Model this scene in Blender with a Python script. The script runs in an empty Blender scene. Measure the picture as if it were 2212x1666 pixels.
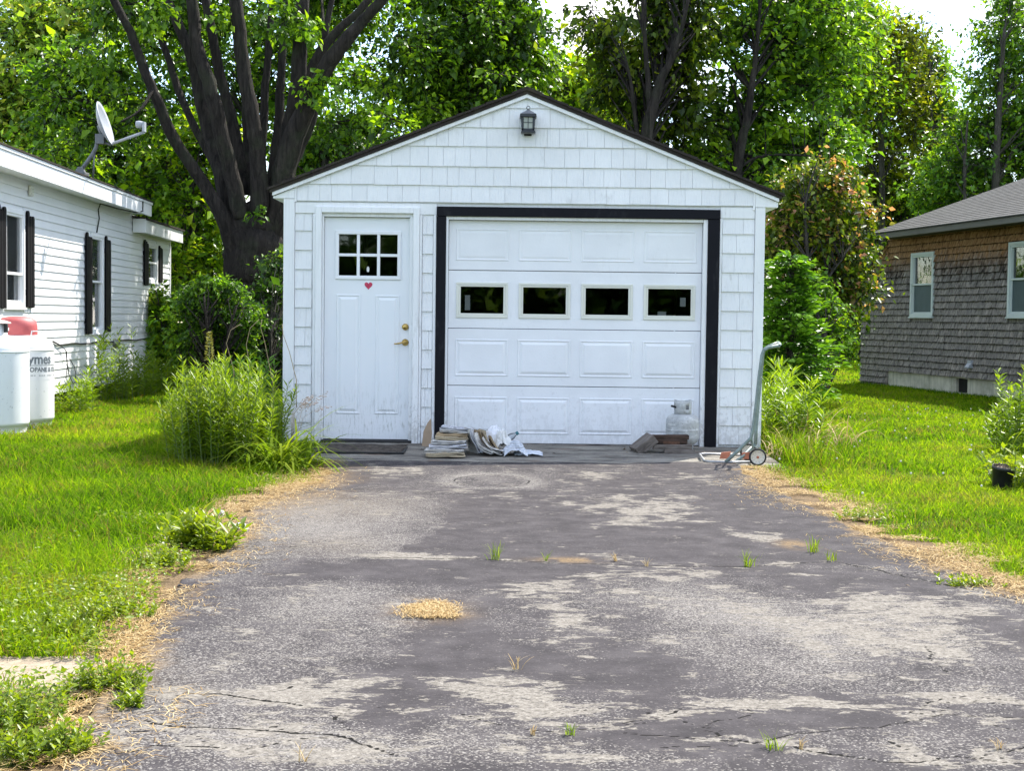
import bpy, bmesh, math, random
import numpy as np
from mathutils import Vector, Matrix, Euler

random.seed(7)
RNG = np.random.default_rng(11)
SC = bpy.context.scene
COL = SC.collection
rad = math.radians

# ------------------------------------------------------------------ camera
F_PX = 3200.0                      # focal length in pixels of a 2212 px wide picture
PITCH = math.atan(145 / F_PX)
ROLL = rad(0.72)
CAM_Z = 1.21
cam = bpy.data.cameras.new('camera')
cam.sensor_width = 36.0
cam.lens = F_PX / 2212 * 36.0
cam.clip_start = 0.1
cam.clip_end = 600
co = bpy.data.objects.new('camera', cam)
COL.objects.link(co)
CAM_M = Matrix.Rotation(math.pi / 2 - PITCH, 4, 'X') @ Matrix.Rotation(ROLL, 4, 'Z')
co.matrix_world = Matrix.Translation((0, 0, CAM_Z)) @ CAM_M
SC.camera = co

# ------------------------------------------------------------------ sky, sun, exposure
SUN_TO = Vector((0.50, 0.645, 1.0)).normalized()
SUN_EL = math.asin(SUN_TO.z)
SUN_AZ = math.atan2(SUN_TO.x, SUN_TO.y)          # clockwise from +Y
w = bpy.data.worlds.new('World')
SC.world = w
w.use_nodes = True
nt = w.node_tree
nt.nodes.clear()
out = nt.nodes.new('ShaderNodeOutputWorld')
bg = nt.nodes.new('ShaderNodeBackground')
bg.inputs['Strength'].default_value = 0.15
sky = nt.nodes.new('ShaderNodeTexSky')
sky.sky_type = 'NISHITA'
sky.sun_disc = False
sky.sun_elevation = SUN_EL
sky.sun_rotation = SUN_AZ
sky.air_density = 1.0
sky.dust_density = 0.6
sky.ozone_density = 1.5
tcw = nt.nodes.new('ShaderNodeTexCoord')
mpw = nt.nodes.new('ShaderNodeMapping')
mpw.inputs['Scale'].default_value = (1.0, 1.0, 2.2)
mpw.inputs['Location'].default_value = (0.3, 0.1, 0.0)
nzw = nt.nodes.new('ShaderNodeTexNoise')
nzw.inputs['Scale'].default_value = 5.0
nzw.inputs['Detail'].default_value = 7.0
nzw.inputs['Roughness'].default_value = 0.55
rmw = nt.nodes.new('ShaderNodeValToRGB')
rmw.color_ramp.elements[0].position = 0.46
rmw.color_ramp.elements[1].position = 0.62
mxw = nt.nodes.new('ShaderNodeMixRGB')
mxw.inputs['Color2'].default_value = (6.0, 5.9, 6.0, 1)
nt.links.new(tcw.outputs['Generated'], mpw.inputs['Vector'])
nt.links.new(mpw.outputs['Vector'], nzw.inputs['Vector'])
nt.links.new(nzw.outputs['Fac'], rmw.inputs['Fac'])
nt.links.new(rmw.outputs['Color'], mxw.inputs['Fac'])
nt.links.new(sky.outputs['Color'], mxw.inputs['Color1'])
nt.links.new(mxw.outputs['Color'], bg.inputs['Color'])
nt.links.new(bg.outputs['Background'], out.inputs['Surface'])

sl = bpy.data.lights.new('sun', 'SUN')
sl.energy = 3.9
sl.angle = rad(0.53)
sl.color = (1.0, 0.95, 0.86)
so = bpy.data.objects.new('sun', sl)
COL.objects.link(so)
so.rotation_euler = SUN_TO.to_track_quat('Z', 'Y').to_euler()
so.location = SUN_TO * 60

SC.view_settings.view_transform = 'Standard'
SC.view_settings.look = 'None'
SC.view_settings.exposure = 1.45
SC.view_settings.gamma = 1.0
SC.view_settings.use_curve_mapping = False
SC.cycles.max_bounces = 8
SC.cycles.diffuse_bounces = 3
SC.cycles.transparent_max_bounces = 8
SC.cycles.use_denoising = True


# ------------------------------------------------------------------ picture -> place
def ray(x, y):
    v = CAM_M.to_3x3() @ Vector(((x - 1106) / F_PX, -(y - 833) / F_PX, -1.0))
    return v


def at(x, y, Y):
    v = ray(x, y)
    k = Y / v.y
    return Vector((v.x * k, Y, CAM_Z + v.z * k))


def gnd(x, y, z=0.0):
    v = ray(x, y)
    k = (z - CAM_Z) / v.z
    return Vector((v.x * k, v.y * k, z))


# ------------------------------------------------------------------ object helpers
def tag(o, label=None, cat=None, group=None, kind=None):
    if label: o['label'] = label
    if cat: o['category'] = cat
    if group: o['group'] = group
    if kind: o['kind'] = kind
    return o


def empty(name, loc=(0, 0, 0), rz=0.0, label=None, cat=None, group=None):
    o = bpy.data.objects.new(name, None)
    o.empty_display_size = 0.1
    COL.objects.link(o)
    o.location = loc
    o.rotation_euler = (0, 0, rz)
    return tag(o, label, cat, group)


def link(name, me, mat=None, parent=None):
    o = bpy.data.objects.new(name, me)
    COL.objects.link(o)
    if mat is not None:
        me.materials.clear()
        me.materials.append(mat)
    if parent is not None:
        o.parent = parent
    return o


class MB:
    """collects boxes, tubes, lathes and prisms into ONE mesh"""

    def __init__(self):
        self.v = []
        self.f = []
        self.smooth = []

    def add(self, vs, fs, smooth=False):
        b = len(self.v)
        self.v += [tuple(p) for p in vs]
        for f in fs:
            self.f.append(tuple(i + b for i in f))
            self.smooth.append(smooth)
        return self

    def box(self, x0, x1, y0, y1, z0, z1, jit=0.0, M=None):
        vs = [Vector((x, y, z)) for z in (z0, z1) for y in (y0, y1) for x in (x0, x1)]
        if jit:
            vs = [p + Vector((random.uniform(-jit, jit) for _ in range(3))) for p in vs]
        if M is not None:
            vs = [M @ p for p in vs]
        return self.add(vs, [(0, 2, 3, 1), (4, 5, 7, 6), (0, 1, 5, 4), (2, 6, 7, 3), (0, 4, 6, 2), (1, 3, 7, 5)])

    def prism(self, pts, d0, d1, axis='y'):
        """polygon in two axes, extruded along the third"""
        n = len(pts)
        def mk(p, d):
            if axis == 'y': return (p[0], d, p[1])
            if axis == 'x': return (d, p[0], p[1])
            return (p[0], p[1], d)
        vs = [mk(p, d0) for p in pts] + [mk(p, d1) for p in pts]
        fs = [tuple(range(n)), tuple(range(2 * n - 1, n - 1, -1))]
        fs += [(i, i + n, (i + 1) % n + n, (i + 1) % n) for i in range(n)]
        return self.add(vs, fs)

    def tube(self, pts, r, n=8, caps=True, smooth=True, closed=False, jit=0.0):
        pts = [Vector(p) for p in pts]
        m = len(pts)
        rs = r if isinstance(r, (list, tuple)) else [r] * m
        vs = []
        up = None
        for i, p in enumerate(pts):
            a = pts[i - 1] if (i > 0 or closed) else p
            b = pts[(i + 1) % m] if (i < m - 1 or closed) else p
            t = (b - a)
            if t.length < 1e-9: t = Vector((0, 0, 1))
            t.normalize()
            if up is None:
                up = Vector((0, 0, 1)) if abs(t.z) < 0.9 else Vector((1, 0, 0))
            s = t.cross(up)
            if s.length < 1e-6: s = t.cross(Vector((0.3, 1, 0.2)))
            s.normalize()
            up = s.cross(t).normalized()
            for k in range(n):
                an = 2 * math.pi * k / n
                rr = rs[i] * (1 + (random.uniform(-jit, jit) if jit else 0))
                vs.append(p + s * (math.cos(an) * rr) + up * (math.sin(an) * rr))
        fs = []
        for i in range(m if closed else m - 1):
            j = (i + 1) % m
            for k in range(n):
                fs.append((i * n + k, i * n + (k + 1) % n, j * n + (k + 1) % n, j * n + k))
        self.add(vs, fs, smooth)
        if caps and not closed:
            b = len(self.v) - len(vs)
            self.f.append(tuple(b + k for k in range(n))[::-1]); self.smooth.append(False)
            self.f.append(tuple(b + (m - 1) * n + k for k in range(n))); self.smooth.append(False)
        return self

    def lathe(self, prof, c=(0, 0, 0), n=24, M=None, smooth=True, a0=0.0, a1=2 * math.pi):
        full = abs(a1 - a0 - 2 * math.pi) < 1e-6
        cols = n if full else n + 1
        vs = []
        for (r, z) in prof:
            for k in range(cols):
                an = a0 + (a1 - a0) * k / n
                p = Vector((r * math.cos(an), r * math.sin(an), z))
                if M is not None: p = M @ p
                vs.append(p + Vector(c))
        fs = []
        for i in range(len(prof) - 1):
            for k in range(n):
                k2 = (k + 1) % cols
                fs.append((i * cols + k, i * cols + k2, (i + 1) * cols + k2, (i + 1) * cols + k))
        return self.add(vs, fs, smooth)

    def mesh(self, name, bevel=0.0, weld=False):
        me = bpy.data.meshes.new(name)
        me.from_pydata([tuple(v) for v in self.v], [], self.f)
        me.polygons.foreach_set('use_smooth', self.smooth)
        bm = bmesh.new()
        bm.from_mesh(me)
        if weld: bmesh.ops.remove_doubles(bm, verts=bm.verts, dist=1e-5)
        bmesh.ops.recalc_face_normals(bm, faces=bm.faces)
        if bevel:
            es = [e for e in bm.edges if len(e.link_faces) == 2 and e.calc_face_angle(0) > 0.5]
            bmesh.ops.bevel(bm, geom=es, offset=bevel, segments=1, affect='EDGES')
        bm.to_mesh(me)
        bm.free()
        return me

    def build(self, name, mat, parent=None, bevel=0.0, weld=False):
        return link(name, self.mesh(name, bevel, weld), mat, parent)


def np_mesh(name, verts, tris, mat, parent=None, attrs=None, smooth=False):
    verts = np.ascontiguousarray(verts, dtype=np.float32)
    tris = np.ascontiguousarray(tris, dtype=np.int32)
    me = bpy.data.meshes.new(name)
    k = tris.shape[1]
    me.vertices.add(len(verts))
    me.vertices.foreach_set('co', verts.ravel())
    me.loops.add(tris.size)
    me.loops.foreach_set('vertex_index', tris.ravel())
    me.polygons.add(len(tris))
    me.polygons.foreach_set('loop_start', np.arange(0, tris.size, k, dtype=np.int32))
    if smooth:
        me.polygons.foreach_set('use_smooth', np.ones(len(tris), dtype=bool))
    for an, av in (attrs or {}).items():
        a = me.attributes.new(an, 'FLOAT', 'POINT')
        a.data.foreach_set('value', np.ascontiguousarray(av, dtype=np.float32))
    me.update(calc_edges=True)
    return link(name, me, mat, parent)


# ------------------------------------------------------------------ noise in numpy
def _hash(ix, iy, s):
    h = (ix.astype(np.int64) * 374761393 + iy.astype(np.int64) * 668265263 + s * 1442695) & 0x7fffffff
    h = ((h ^ (h >> 13)) * 1274126177) & 0x7fffffff
    h = h ^ (h >> 16)
    return (h % 100003) / 100003.0


def vnoise(x, y, s=0):
    ix = np.floor(x); iy = np.floor(y)
    fx = x - ix; fy = y - iy
    fx = fx * fx * (3 - 2 * fx); fy = fy * fy * (3 - 2 * fy)
    a = _hash(ix, iy, s); b = _hash(ix + 1, iy, s); c = _hash(ix, iy + 1, s); d = _hash(ix + 1, iy + 1, s)
    return (a * (1 - fx) + b * fx) * (1 - fy) + (c * (1 - fx) + d * fx) * fy


def fbm(x, y, s=0, o=4):
    x = np.asarray(x, float); y = np.asarray(y, float)
    t = 0; a = 0.5; n = 0
    for i in range(o):
        t = t + a * vnoise(x, y, s + i * 17); n += a
        x = x * 2.03 + 5.1; y = y * 2.03 + 1.7; a *= 0.5
    return t / n


def smooth01(x, a, b):
    t = np.clip((x - a) / (b - a), 0, 1)
    return t * t * (3 - 2 * t)


# ------------------------------------------------------------------ materials
class NT:
    def __init__(self, name):
        self.m = bpy.data.materials.new(name)
        self.m.use_nodes = True
        self.t = self.m.node_tree
        self.t.nodes.clear()
        self.out = self.t.nodes.new('ShaderNodeOutputMaterial')

    def n(self, typ, **kw):
        nd = self.t.nodes.new('ShaderNode' + typ)
        for k, v in kw.items():
            if k.startswith('i_'):
                key = k[2:]
                self.set(nd, key, v)
            else:
                setattr(nd, k, v)
        return nd

    def set(self, nd, key, v):
        if isinstance(key, str) and key.isdigit(): key = int(key)
        if isinstance(key, str): key = key.replace('_', ' ')
        s = nd.inputs[key]
        if hasattr(v, 'is_output') or isinstance(v, bpy.types.NodeSocket):
            self.t.links.new(v, s)
        else:
            s.default_value = v if not (isinstance(v, tuple) and len(v) == 3 and s.type == 'RGBA') else (*v, 1)

    def pos(self, scale=(1, 1, 1), local=False):
        if local:
            g = self.n('TexCoord').outputs['Object']
        else:
            g = self.n('NewGeometry').outputs['Position']
        mp = self.n('Mapping', i_Vector=g, i_Scale=scale)
        return mp.outputs['Vector']

    def noise(self, vec, scale, detail=4.0, rough=0.55, dist=0.0):
        return self.n('TexNoise', i_Vector=vec, i_Scale=scale, i_Detail=detail, i_Roughness=rough, i_Distortion=dist).outputs['Fac']

    def ramp(self, fac, stops):
        r = self.n('ValToRGB', i_Fac=fac)
        e = r.color_ramp.elements
        while len(e) < len(stops): e.new(0.5)
        for el, (p, c) in zip(e, stops):
            el.position = p
            el.color = (*c, 1) if len(c) == 3 else c
        return r.outputs['Color']

    def mixc(self, fac, a, b, mode='MIX'):
        return self.n('MixRGB', blend_type=mode, i_Fac=fac, i_Color1=a, i_Color2=b).outputs['Color']

    def math(self, op, a, b=0.0, clamp=False):
        nd = self.n('Math', operation=op, use_clamp=clamp)
        self.set(nd, '0', a); self.set(nd, '1', b)
        return nd.outputs[0]

    def maprange(self, v, a, b, c=0.0, d=1.0):
        nd = self.n('MapRange', i_Value=v)
        for k, x in zip(('From Min', 'From Max', 'To Min', 'To Max'), (a, b, c, d)): nd.inputs[k].default_value = x
        return nd.outputs['Result']

    def attr(self, name):
        return self.n('Attribute', attribute_name=name).outputs['Fac']

    def rnd(self):
        return self.n('ObjectInfo').outputs['Random']

    def bump(self, h, strength=0.3, dist=0.01):
        return self.n('Bump', i_Height=h, i_Strength=strength, i_Distance=dist).outputs['Normal']

    def principled(self, col, rough=0.5, normal=None, metal=0.0, spec=0.5, **kw):
        p = self.n('BsdfPrincipled')
        self.set(p, 'Base Color', col); self.set(p, 'Roughness', rough)
        p.inputs['Metallic'].default_value = metal
        p.inputs['Specular IOR Level'].default_value = spec
        if normal is not None: self.set(p, 'Normal', normal)
        return p.outputs['BSDF']

    def done(self, sh):
        self.t.links.new(sh, self.out.inputs['Surface'])
        return self.m


def paint(name, col, rough=0.5, var=0.06, grain=None, gs=0.25, dirt=0.0, dirtcol=(0.16, 0.15, 0.11), perobj=0.0, dscale=3.0, spec=0.4, low=0.0):
    t = NT(name)
    p = t.pos()
    n1 = t.noise(p, 2.3, 5)
    c = t.mixc(t.maprange(n1, 0.3, 0.7), tuple(x * (1 - var) for x in col), tuple(min(1, x * (1 + var * 0.4)) for x in col))
    nor = None
    h = t.noise(p, 60, 3)
    if grain:
        g = t.noise(t.pos(grain), 1.0, 3, 0.6)
        c = t.mixc(t.maprange(g, 0.52, 0.72, 0, 0.30), c, tuple(x * 0.70 for x in col))
        h = t.math('ADD', t.math('MULTIPLY', h, 0.25), g)
    if perobj:
        c = t.mixc(t.maprange(t.rnd(), 0, 1, 0, perobj), c, tuple(x * 0.80 for x in col))
    if dirt:
        d = t.noise(t.pos((1, 1, 0.35)), dscale * 6, 6, 0.65)
        d2 = t.noise(p, dscale * 0.5, 3)
        dd = t.math('MULTIPLY', t.maprange(d, 0.55, 0.75), t.maprange(d2, 0.45, 0.7))
        c = t.mixc(t.math('MULTIPLY', dd, dirt), c, dirtcol)
    if low:                                      # paint peeling and splashed soil close to the ground
        z = t.n('SeparateXYZ', i_Vector=t.n('NewGeometry').outputs['Position']).outputs['Z']
        e = t.noise(t.pos((1, 1, 0.6)), 28, 6, 0.7)
        ee = t.maprange(t.math('ADD', e, t.math('MULTIPLY', t.maprange(z, 0.75, 0.0), 0.22)), 0.66, 0.70)
        c = t.mixc(t.math('MULTIPLY', ee, low), c, (0.20, 0.185, 0.155))
        s = t.noise(t.pos((40, 40, 5)), 1.0, 4, 0.7)
        sp = t.math('MULTIPLY', t.maprange(z, 0.30, 0.02), t.maprange(s, 0.40, 0.65), True)
        c = t.mixc(t.math('MULTIPLY', sp, low * 0.7), c, (0.22, 0.20, 0.15))
    nor = t.bump(h, gs, 0.004)
    return t.done(t.principled(c, rough, nor, spec=spec))


def plain(name, col, rough=0.5, metal=0.0, var=0.12, scale=18.0, bump=0.1, spec=0.5):
    t = NT(name)
    n1 = t.noise(t.pos(), scale, 5, 0.6)
    c = t.mixc(t.maprange(n1, 0.3, 0.7), tuple(x * (1 - var) for x in col), tuple(min(1, x * (1 + var)) for x in col))
    return t.done(t.principled(c, rough, t.bump(n1, bump, 0.004), metal, spec))


def leafmat(name, stops, trans=0.45, rough=0.38, tcol=(1.35, 1.3, 0.45), gloss=0.35):
    """stops: colours over the per-leaf attribute rnd"""
    t = NT(name)
    c = t.ramp(t.attr('rnd'), [(i / max(1, len(stops) - 1), s) for i, s in enumerate(stops)])
    big = t.noise(t.pos(), 1.1, 3)
    c = t.mixc(t.maprange(big, 0.35, 0.65, 0.0, 0.35), c, t.mixc(1.0, c, (1.25, 1.12, 0.6), 'MULTIPLY'))
    p = t.principled(c, rough, spec=gloss)
    tr = t.n('BsdfTranslucent', i_Color=t.mixc(1.0, c, tcol, 'MULTIPLY'))
    mx = t.n('MixShader', i_Fac=trans)
    t.t.links.new(p, mx.inputs[1]); t.t.links.new(tr.outputs[0], mx.inputs[2])
    return t.done(mx.outputs[0])


def bark(name, a, b, scale=1.0):
    t = NT(name)
    p = t.pos((7 * scale, 7 * scale, 1.1 * scale))
    n1 = t.noise(p, 1.7, 8, 0.72, 1.2)
    n2 = t.noise(t.pos(), 3, 4)
    c = t.ramp(n1, [(0.3, a), (0.55, tuple((x + y) / 2 for x, y in zip(a, b))), (0.75, b)])
    c = t.mixc(t.maprange(n2, 0.5, 0.7, 0, 0.35), c, (0.06, 0.075, 0.04))
    return t.done(t.principled(c, 0.9, t.bump(n1, 1.0, 0.12), spec=0.2))


def glassmat(name, tint=(0.6, 0.66, 0.66), refl=1.0):
    t = NT(name)
    nb = t.bump(t.noise(t.pos(), 2.5, 2), 0.05, 0.05)
    fr = t.n('Fresnel', i_IOR=1.5)
    g = t.n('BsdfGlossy', i_Roughness=0.02, i_Normal=nb)
    tr = t.n('BsdfTransparent', i_Color=tint)
    mx = t.n('MixShader', i_Fac=t.math('MULTIPLY', fr.outputs[0], refl, True))
    t.t.links.new(tr.outputs[0], mx.inputs[1]); t.t.links.new(g.outputs[0], mx.inputs[2])
    return t.done(mx.outputs[0])


WHITE = (0.84, 0.85, 0.86)
M = {}
M['white_trim'] = paint('white painted trim', WHITE, 0.45, 0.05, grain=(40, 40, 2.0), gs=0.08, dirt=0.35, low=0.3)
M['white_shingle'] = paint('white grooved shingle paint', (0.84, 0.85, 0.86), 0.5, 0.08, grain=(95, 95, 1.5), gs=0.6, dirt=0.45, perobj=0.30, low=0.22)
M['white_door'] = paint('white steel door paint', (0.84, 0.85, 0.87), 0.38, 0.07, dirt=0.20, low=0.10)
M['white_siding'] = paint('white vinyl siding', (0.83, 0.84, 0.84), 0.4, 0.05, gs=0.06, dirt=0.15, perobj=0.2)
M['black_trim'] = paint('black painted wood', (0.006, 0.006, 0.010), 0.5, 0.2, grain=(70, 70, 2.5), gs=0.3, dirt=0.12, dirtcol=(0.25, 0.25, 0.24), spec=0.15)
M['black_shutter'] = paint('peeling black shutter paint', (0.006, 0.005, 0.007), 0.6, 0.2, grain=(40, 40, 2.5), gs=0.5, dirt=0.10, dirtcol=(0.13, 0.06, 0.05), spec=0.15)
M['cream'] = paint('cream window plastic', (0.74, 0.74, 0.66), 0.4, 0.04, gs=0.05)
M['glass_dark'] = glassmat('dark window glass', (0.72, 0.74, 0.74), 0.9)
M['glass'] = glassmat('window glass', (0.85, 0.88, 0.88), 0.9)
M['brass'] = plain('brass', (0.55, 0.38, 0.12), 0.28, 1.0, 0.15)
M['black_metal'] = plain('black lantern metal', (0.012, 0.013, 0.018), 0.35, 0.0, 0.2, 30, 0.05)
M['grey_cap'] = plain('sheened lantern cap', (0.30, 0.31, 0.34), 0.3, 0.6, 0.1)
M['frosted'] = plain('frosted lantern glass', (0.34, 0.36, 0.31), 0.25, 0, 0.1)
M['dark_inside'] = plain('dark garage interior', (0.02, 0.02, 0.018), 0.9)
M['paper_white'] = plain('white paper', (0.70, 0.70, 0.68), 0.7, 0, 0.06, 30)
M['curtain'] = paint('pale curtain', (0.72, 0.70, 0.68), 0.9, 0.1, grain=(30, 30, 0.5), gs=0.3)
M['rubber_black'] = plain('black rubber', (0.018, 0.018, 0.018), 0.8, 0, 0.3, 60, 0.4)
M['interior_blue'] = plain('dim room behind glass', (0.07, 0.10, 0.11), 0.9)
M['screen'] = plain('grey insect screen', (0.055, 0.085, 0.09), 0.6, 0, 0.12, 6)


def heartmat():
    t = NT('red foil heart')
    n1 = t.noise(t.pos(), 90, 3)
    c = t.ramp(n1, [(0.3, (0.42, 0.012, 0.05)), (0.7, (0.62, 0.05, 0.12))])
    return t.done(t.principled(c, 0.3))
M['heart'] = heartmat()


def door_dirty():
    """white door whose foot is streaked with grime"""
    t = NT('white door paint grimy at the foot')
    p = t.pos()
    n1 = t.noise(p, 3, 4)
    c = t.mixc(t.maprange(n1, 0.3, 0.7), (0.80, 0.83, 0.86), (0.84, 0.85, 0.87))
    z = t.n('SeparateXYZ', i_Vector=t.n('NewGeometry').outputs['Position']).outputs['Z']
    s = t.noise(t.pos((55, 55, 9)), 1.0, 5, 0.7)
    hgt = t.math('MULTIPLY', t.maprange(z, 0.62, 0.10), t.maprange(z, 0.03, 0.16))
    d = t.math('MULTIPLY', t.maprange(s, 0.52, 0.72), hgt, True)
    c = t.mixc(t.math('MULTIPLY', d, 0.8), c, (0.17, 0.18, 0.13))
    return t.done(t.principled(c, 0.35, t.bump(t.noise(p, 40, 3), 0.04, 0.003), spec=0.4))
M['door_dirty'] = door_dirty()
# ================================================================== GARAGE
GX, GY = 0.105, 13.90            # roof axis, front wall plane
SLOPE = 0.397


def ztop(x):
    return 3.355 - SLOPE * abs(x - GX)


garage = empty('garage', (0, 0, 0), 0, 'small white shingled garage with a gable front, entry door and black framed overhead door', 'garage')


def roofmat():
    t = NT('dark asphalt roofing')
    n1 = t.noise(t.pos(), 120, 3)
    n2 = t.noise(t.pos(), 4, 4)
    c = t.ramp(n1, [(0.3, (0.018, 0.015, 0.015)), (0.7, (0.06, 0.05, 0.045))])
    c = t.mixc(t.maprange(n2, 0.5, 0.75, 0, 0.6), c, (0.09, 0.085, 0.05))
    return t.done(t.principled(c, 0.95, t.bump(n1, 0.6, 0.01), spec=0.15))
M['roofing'] = roofmat()

# walls behind the cladding
b = MB()
for x0, x1, z1 in ((-2.14, -1.86, 2.2), (-0.875, -0.72, 2.2), (1.92, 2.33, 2.2)):
    b.box(x0, x1, GY, GY + 0.10, 0.0, z1)
b.box(-1.86, -0.875, GY, GY + 0.10, 2.145, 2.2)
b.box(-0.72, 1.92, GY, GY + 0.10, 2.145, 2.2)
b.prism([(-2.14, 2.2), (2.33, 2.2), (2.33, ztop(2.33) - 0.08), (GX, ztop(GX) - 0.08), (-2.14, ztop(-2.14) - 0.08)], GY, GY + 0.10)
front_wall = b.build('front_wall', M['white_trim'], garage)
MB().box(-2.14, -2.04, GY + 0.10, 20.3, 0.0, 2.40).build('side_wall', M['white_trim'], garage)
MB().box(2.23, 2.33, GY + 0.10, 20.3, 0.0, 2.38).build('side_wall', M['white_trim'], garage)
MB().prism([(-2.14, 0), (2.33, 0), (2.33, ztop(2.33) - 0.08), (GX, ztop(GX) - 0.08), (-2.14, ztop(-2.14) - 0.08)], 20.3, 20.4).build('back_wall', M['white_trim'], garage)
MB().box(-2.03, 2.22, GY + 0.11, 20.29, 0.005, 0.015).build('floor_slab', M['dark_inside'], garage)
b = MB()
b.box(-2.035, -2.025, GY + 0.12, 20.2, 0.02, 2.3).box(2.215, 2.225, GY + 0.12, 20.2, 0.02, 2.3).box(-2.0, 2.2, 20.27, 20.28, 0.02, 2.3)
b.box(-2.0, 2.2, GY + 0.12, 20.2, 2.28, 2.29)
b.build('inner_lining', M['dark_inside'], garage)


def clip(poly, a, bb, c):
    """keep a*x + b*z <= c"""
    o = []
    for i, p in enumerate(poly):
        q = poly[(i + 1) % len(poly)]
        dp = a * p[0] + bb * p[1] - c
        dq = a * q[0] + bb * q[1] - c
        if dp <= 0: o.append(p)
        if dp * dq < 0:
            t = dp / (dp - dq)
            o.append((p[0] + (q[0] - p[0]) * t, p[1] + (q[1] - p[1]) * t))
    return o


def shingle_piece(poly, y0, zb, h, parent, mat, name='shingle', tb=0.020, tt=0.005):
    if len(poly) < 3: return
    n = len(poly)
    jit = random.uniform(-0.0012, 0.0012)
    vs = [(p[0], y0 - (tb + jit - (tb - tt) * (p[1] - zb) / h), p[1]) for p in poly] + [(p[0], y0, p[1]) for p in poly]
    fs = [tuple(range(n)), tuple(range(2 * n - 1, n - 1, -1))] + [(i, i + n, (i + 1) % n + n, (i + 1) % n) for i in range(n)]
    MB().add(vs, fs).build(name, mat, parent)


rows = [2.285, 2.443, 2.62, 2.808, 2.985, 3.165, 3.36]
for r in range(6):
    z0, z1 = rows[r], rows[r + 1]
    x = -2.025 - random.uniform(0, 0.12)
    while x < 2.235:
        wd = random.choice([0.11, 0.14, 0.155, 0.17, 0.19, 0.215])
        xa, xb = max(x + 0.0010, -2.025), min(x + wd - 0.0010, 2.225)
        x += wd
        if xb - xa < 0.01: continue
        dz = random.uniform(-0.0018, 0.0012)
        poly = [(xa, z0 + dz), (xb, z0 + dz + random.uniform(-0.0015, 0.0015)), (xb, z1 + 0.004), (xa, z1 + 0.004)]
        poly = clip(poly, SLOPE, 1.0, 3.355 - 0.085 + SLOPE * GX)
        poly = clip(poly, -SLOPE, 1.0, 3.355 - 0.085 - SLOPE * GX)
        if len(poly) >= 3:
            shingle_piece(poly, GY - 0.012, z0, z1 - z0 + 0.004, front_wall, M['white_shingle'])
MB().box(-2.025, 2.225, GY - 0.010, GY - 0.001, 2.275, 2.35).build('starter_strip', M['white_trim'], garage)


def strip(x0, x1, zs, two):
    for i in range(len(zs) - 1):
        z0, z1 = zs[i], zs[i + 1]
        cuts = [x0 + 0.001]
        if two: cuts.append(x0 + (x1 - x0) * random.uniform(0.38, 0.68))
        elif random.random() < 0.4: cuts.append(x0 + (x1 - x0) * random.uniform(0.35, 0.7))
        cuts.append(x1 - 0.001)
        for a, c in zip(cuts, cuts[1:]):
            dz = random.uniform(-0.0018, 0.0008)
            shingle_piece([(a + 0.001, z0 + dz), (c - 0.001, z0 + dz), (c - 0.001, z1 + 0.004), (a + 0.001, z1 + 0.004)], GY - 0.001, z0, z1 - z0 + 0.004, front_wall, M['white_shingle'])


zs = [0.02 + k * 0.1795 for k in range(12)] + [2.165]
strip(-2.045, -1.885, [z + 0.012 for z in zs[:-1]] + [2.165], False)
strip(-0.853, -0.753, [z - 0.01 for z in zs[:-1]] + [2.165], False)
strip(1.947, 2.248, [z + 0.03 for z in zs[:-1]] + [2.165], True)

# trim
MB().box(-2.15, -2.047, GY - 0.03, GY + 0.06, 0.0, 2.30).build('corner_board', M['white_trim'], garage, 0.003)
MB().box(2.25, 2.342, GY - 0.03, GY + 0.06, 0.0, 2.272).build('corner_board', M['white_trim'], garage, 0.003)
MB().box(-2.044, -0.722, GY - 0.020, GY - 0.002, 2.168, 2.272).build('frieze_board', M['white_trim'], garage, 0.003)
MB().box(1.925, 2.247, GY - 0.020, GY - 0.002, 2.168, 2.272).build('frieze_board', M['white_trim'], garage, 0.003)
MB().box(-0.72, 1.921, GY - 0.042, GY - 0.002, 2.158, 2.246).build('black_header', M['black_trim'], garage, 0.003)
MB().box(-0.722, -0.634, GY - 0.036, GY + 0.04, 0.005, 2.156).build('black_jamb', M['black_trim'], garage, 0.003)
MB().box(1.812, 1.921, GY - 0.036, GY + 0.04, 0.005, 2.156).build('black_jamb', M['black_trim'], garage, 0.003)
MB().box(-0.751, -0.7245, GY - 0.024, GY, 0.02, 2.166).build('trim_strip', M['white_trim'], garage, 0.002)
MB().box(1.9235, 1.945, GY - 0.024, GY, 0.02, 2.166).build('trim_strip', M['white_trim'], garage, 0.002)
MB().box(-0.633, -0.612, GY - 0.02, GY + 0.08, 0.01, 2.155).build('door_stop', M['white_trim'], garage, 0.002)
MB().box(1.772, 1.811, GY - 0.02, GY + 0.08, 0.01, 2.155).build('door_stop', M['white_trim'], garage, 0.002)
MB().box(-0.611, 1.771, GY - 0.012, GY + 0.08, 2.128, 2.157).build('door_stop', M['white_trim'], garage, 0.002)
MB().box(-1.874, -1.852, GY - 0.030, GY - 0.001, 0.01, 2.165).build('trim_strip', M['white_trim'], garage, 0.002)
MB().box(-0.878, -0.856, GY - 0.030, GY - 0.001, 0.01, 2.165).build('trim_strip', M['white_trim'], garage, 0.002)
for a, c in ((-1.850, -1.793), (-0.938, -0.880)):
    MB().box(a, c, GY - 0.045, GY + 0.05, 0.01, 2.232).build('door_casing', M['white_trim'], garage, 0.004)
MB().box(-1.7925, -0.9385, GY - 0.045, GY + 0.05, 2.176, 2.232).build('door_casing', M['white_trim'], garage, 0.004)
for a, c in ((-1.7920, -1.776), (-0.972, -0.939)):
    MB().box(a, c, GY - 0.005, GY + 0.06, 0.05, 2.175).build('door_stop', M['white_trim'], garage, 0.002)
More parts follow.
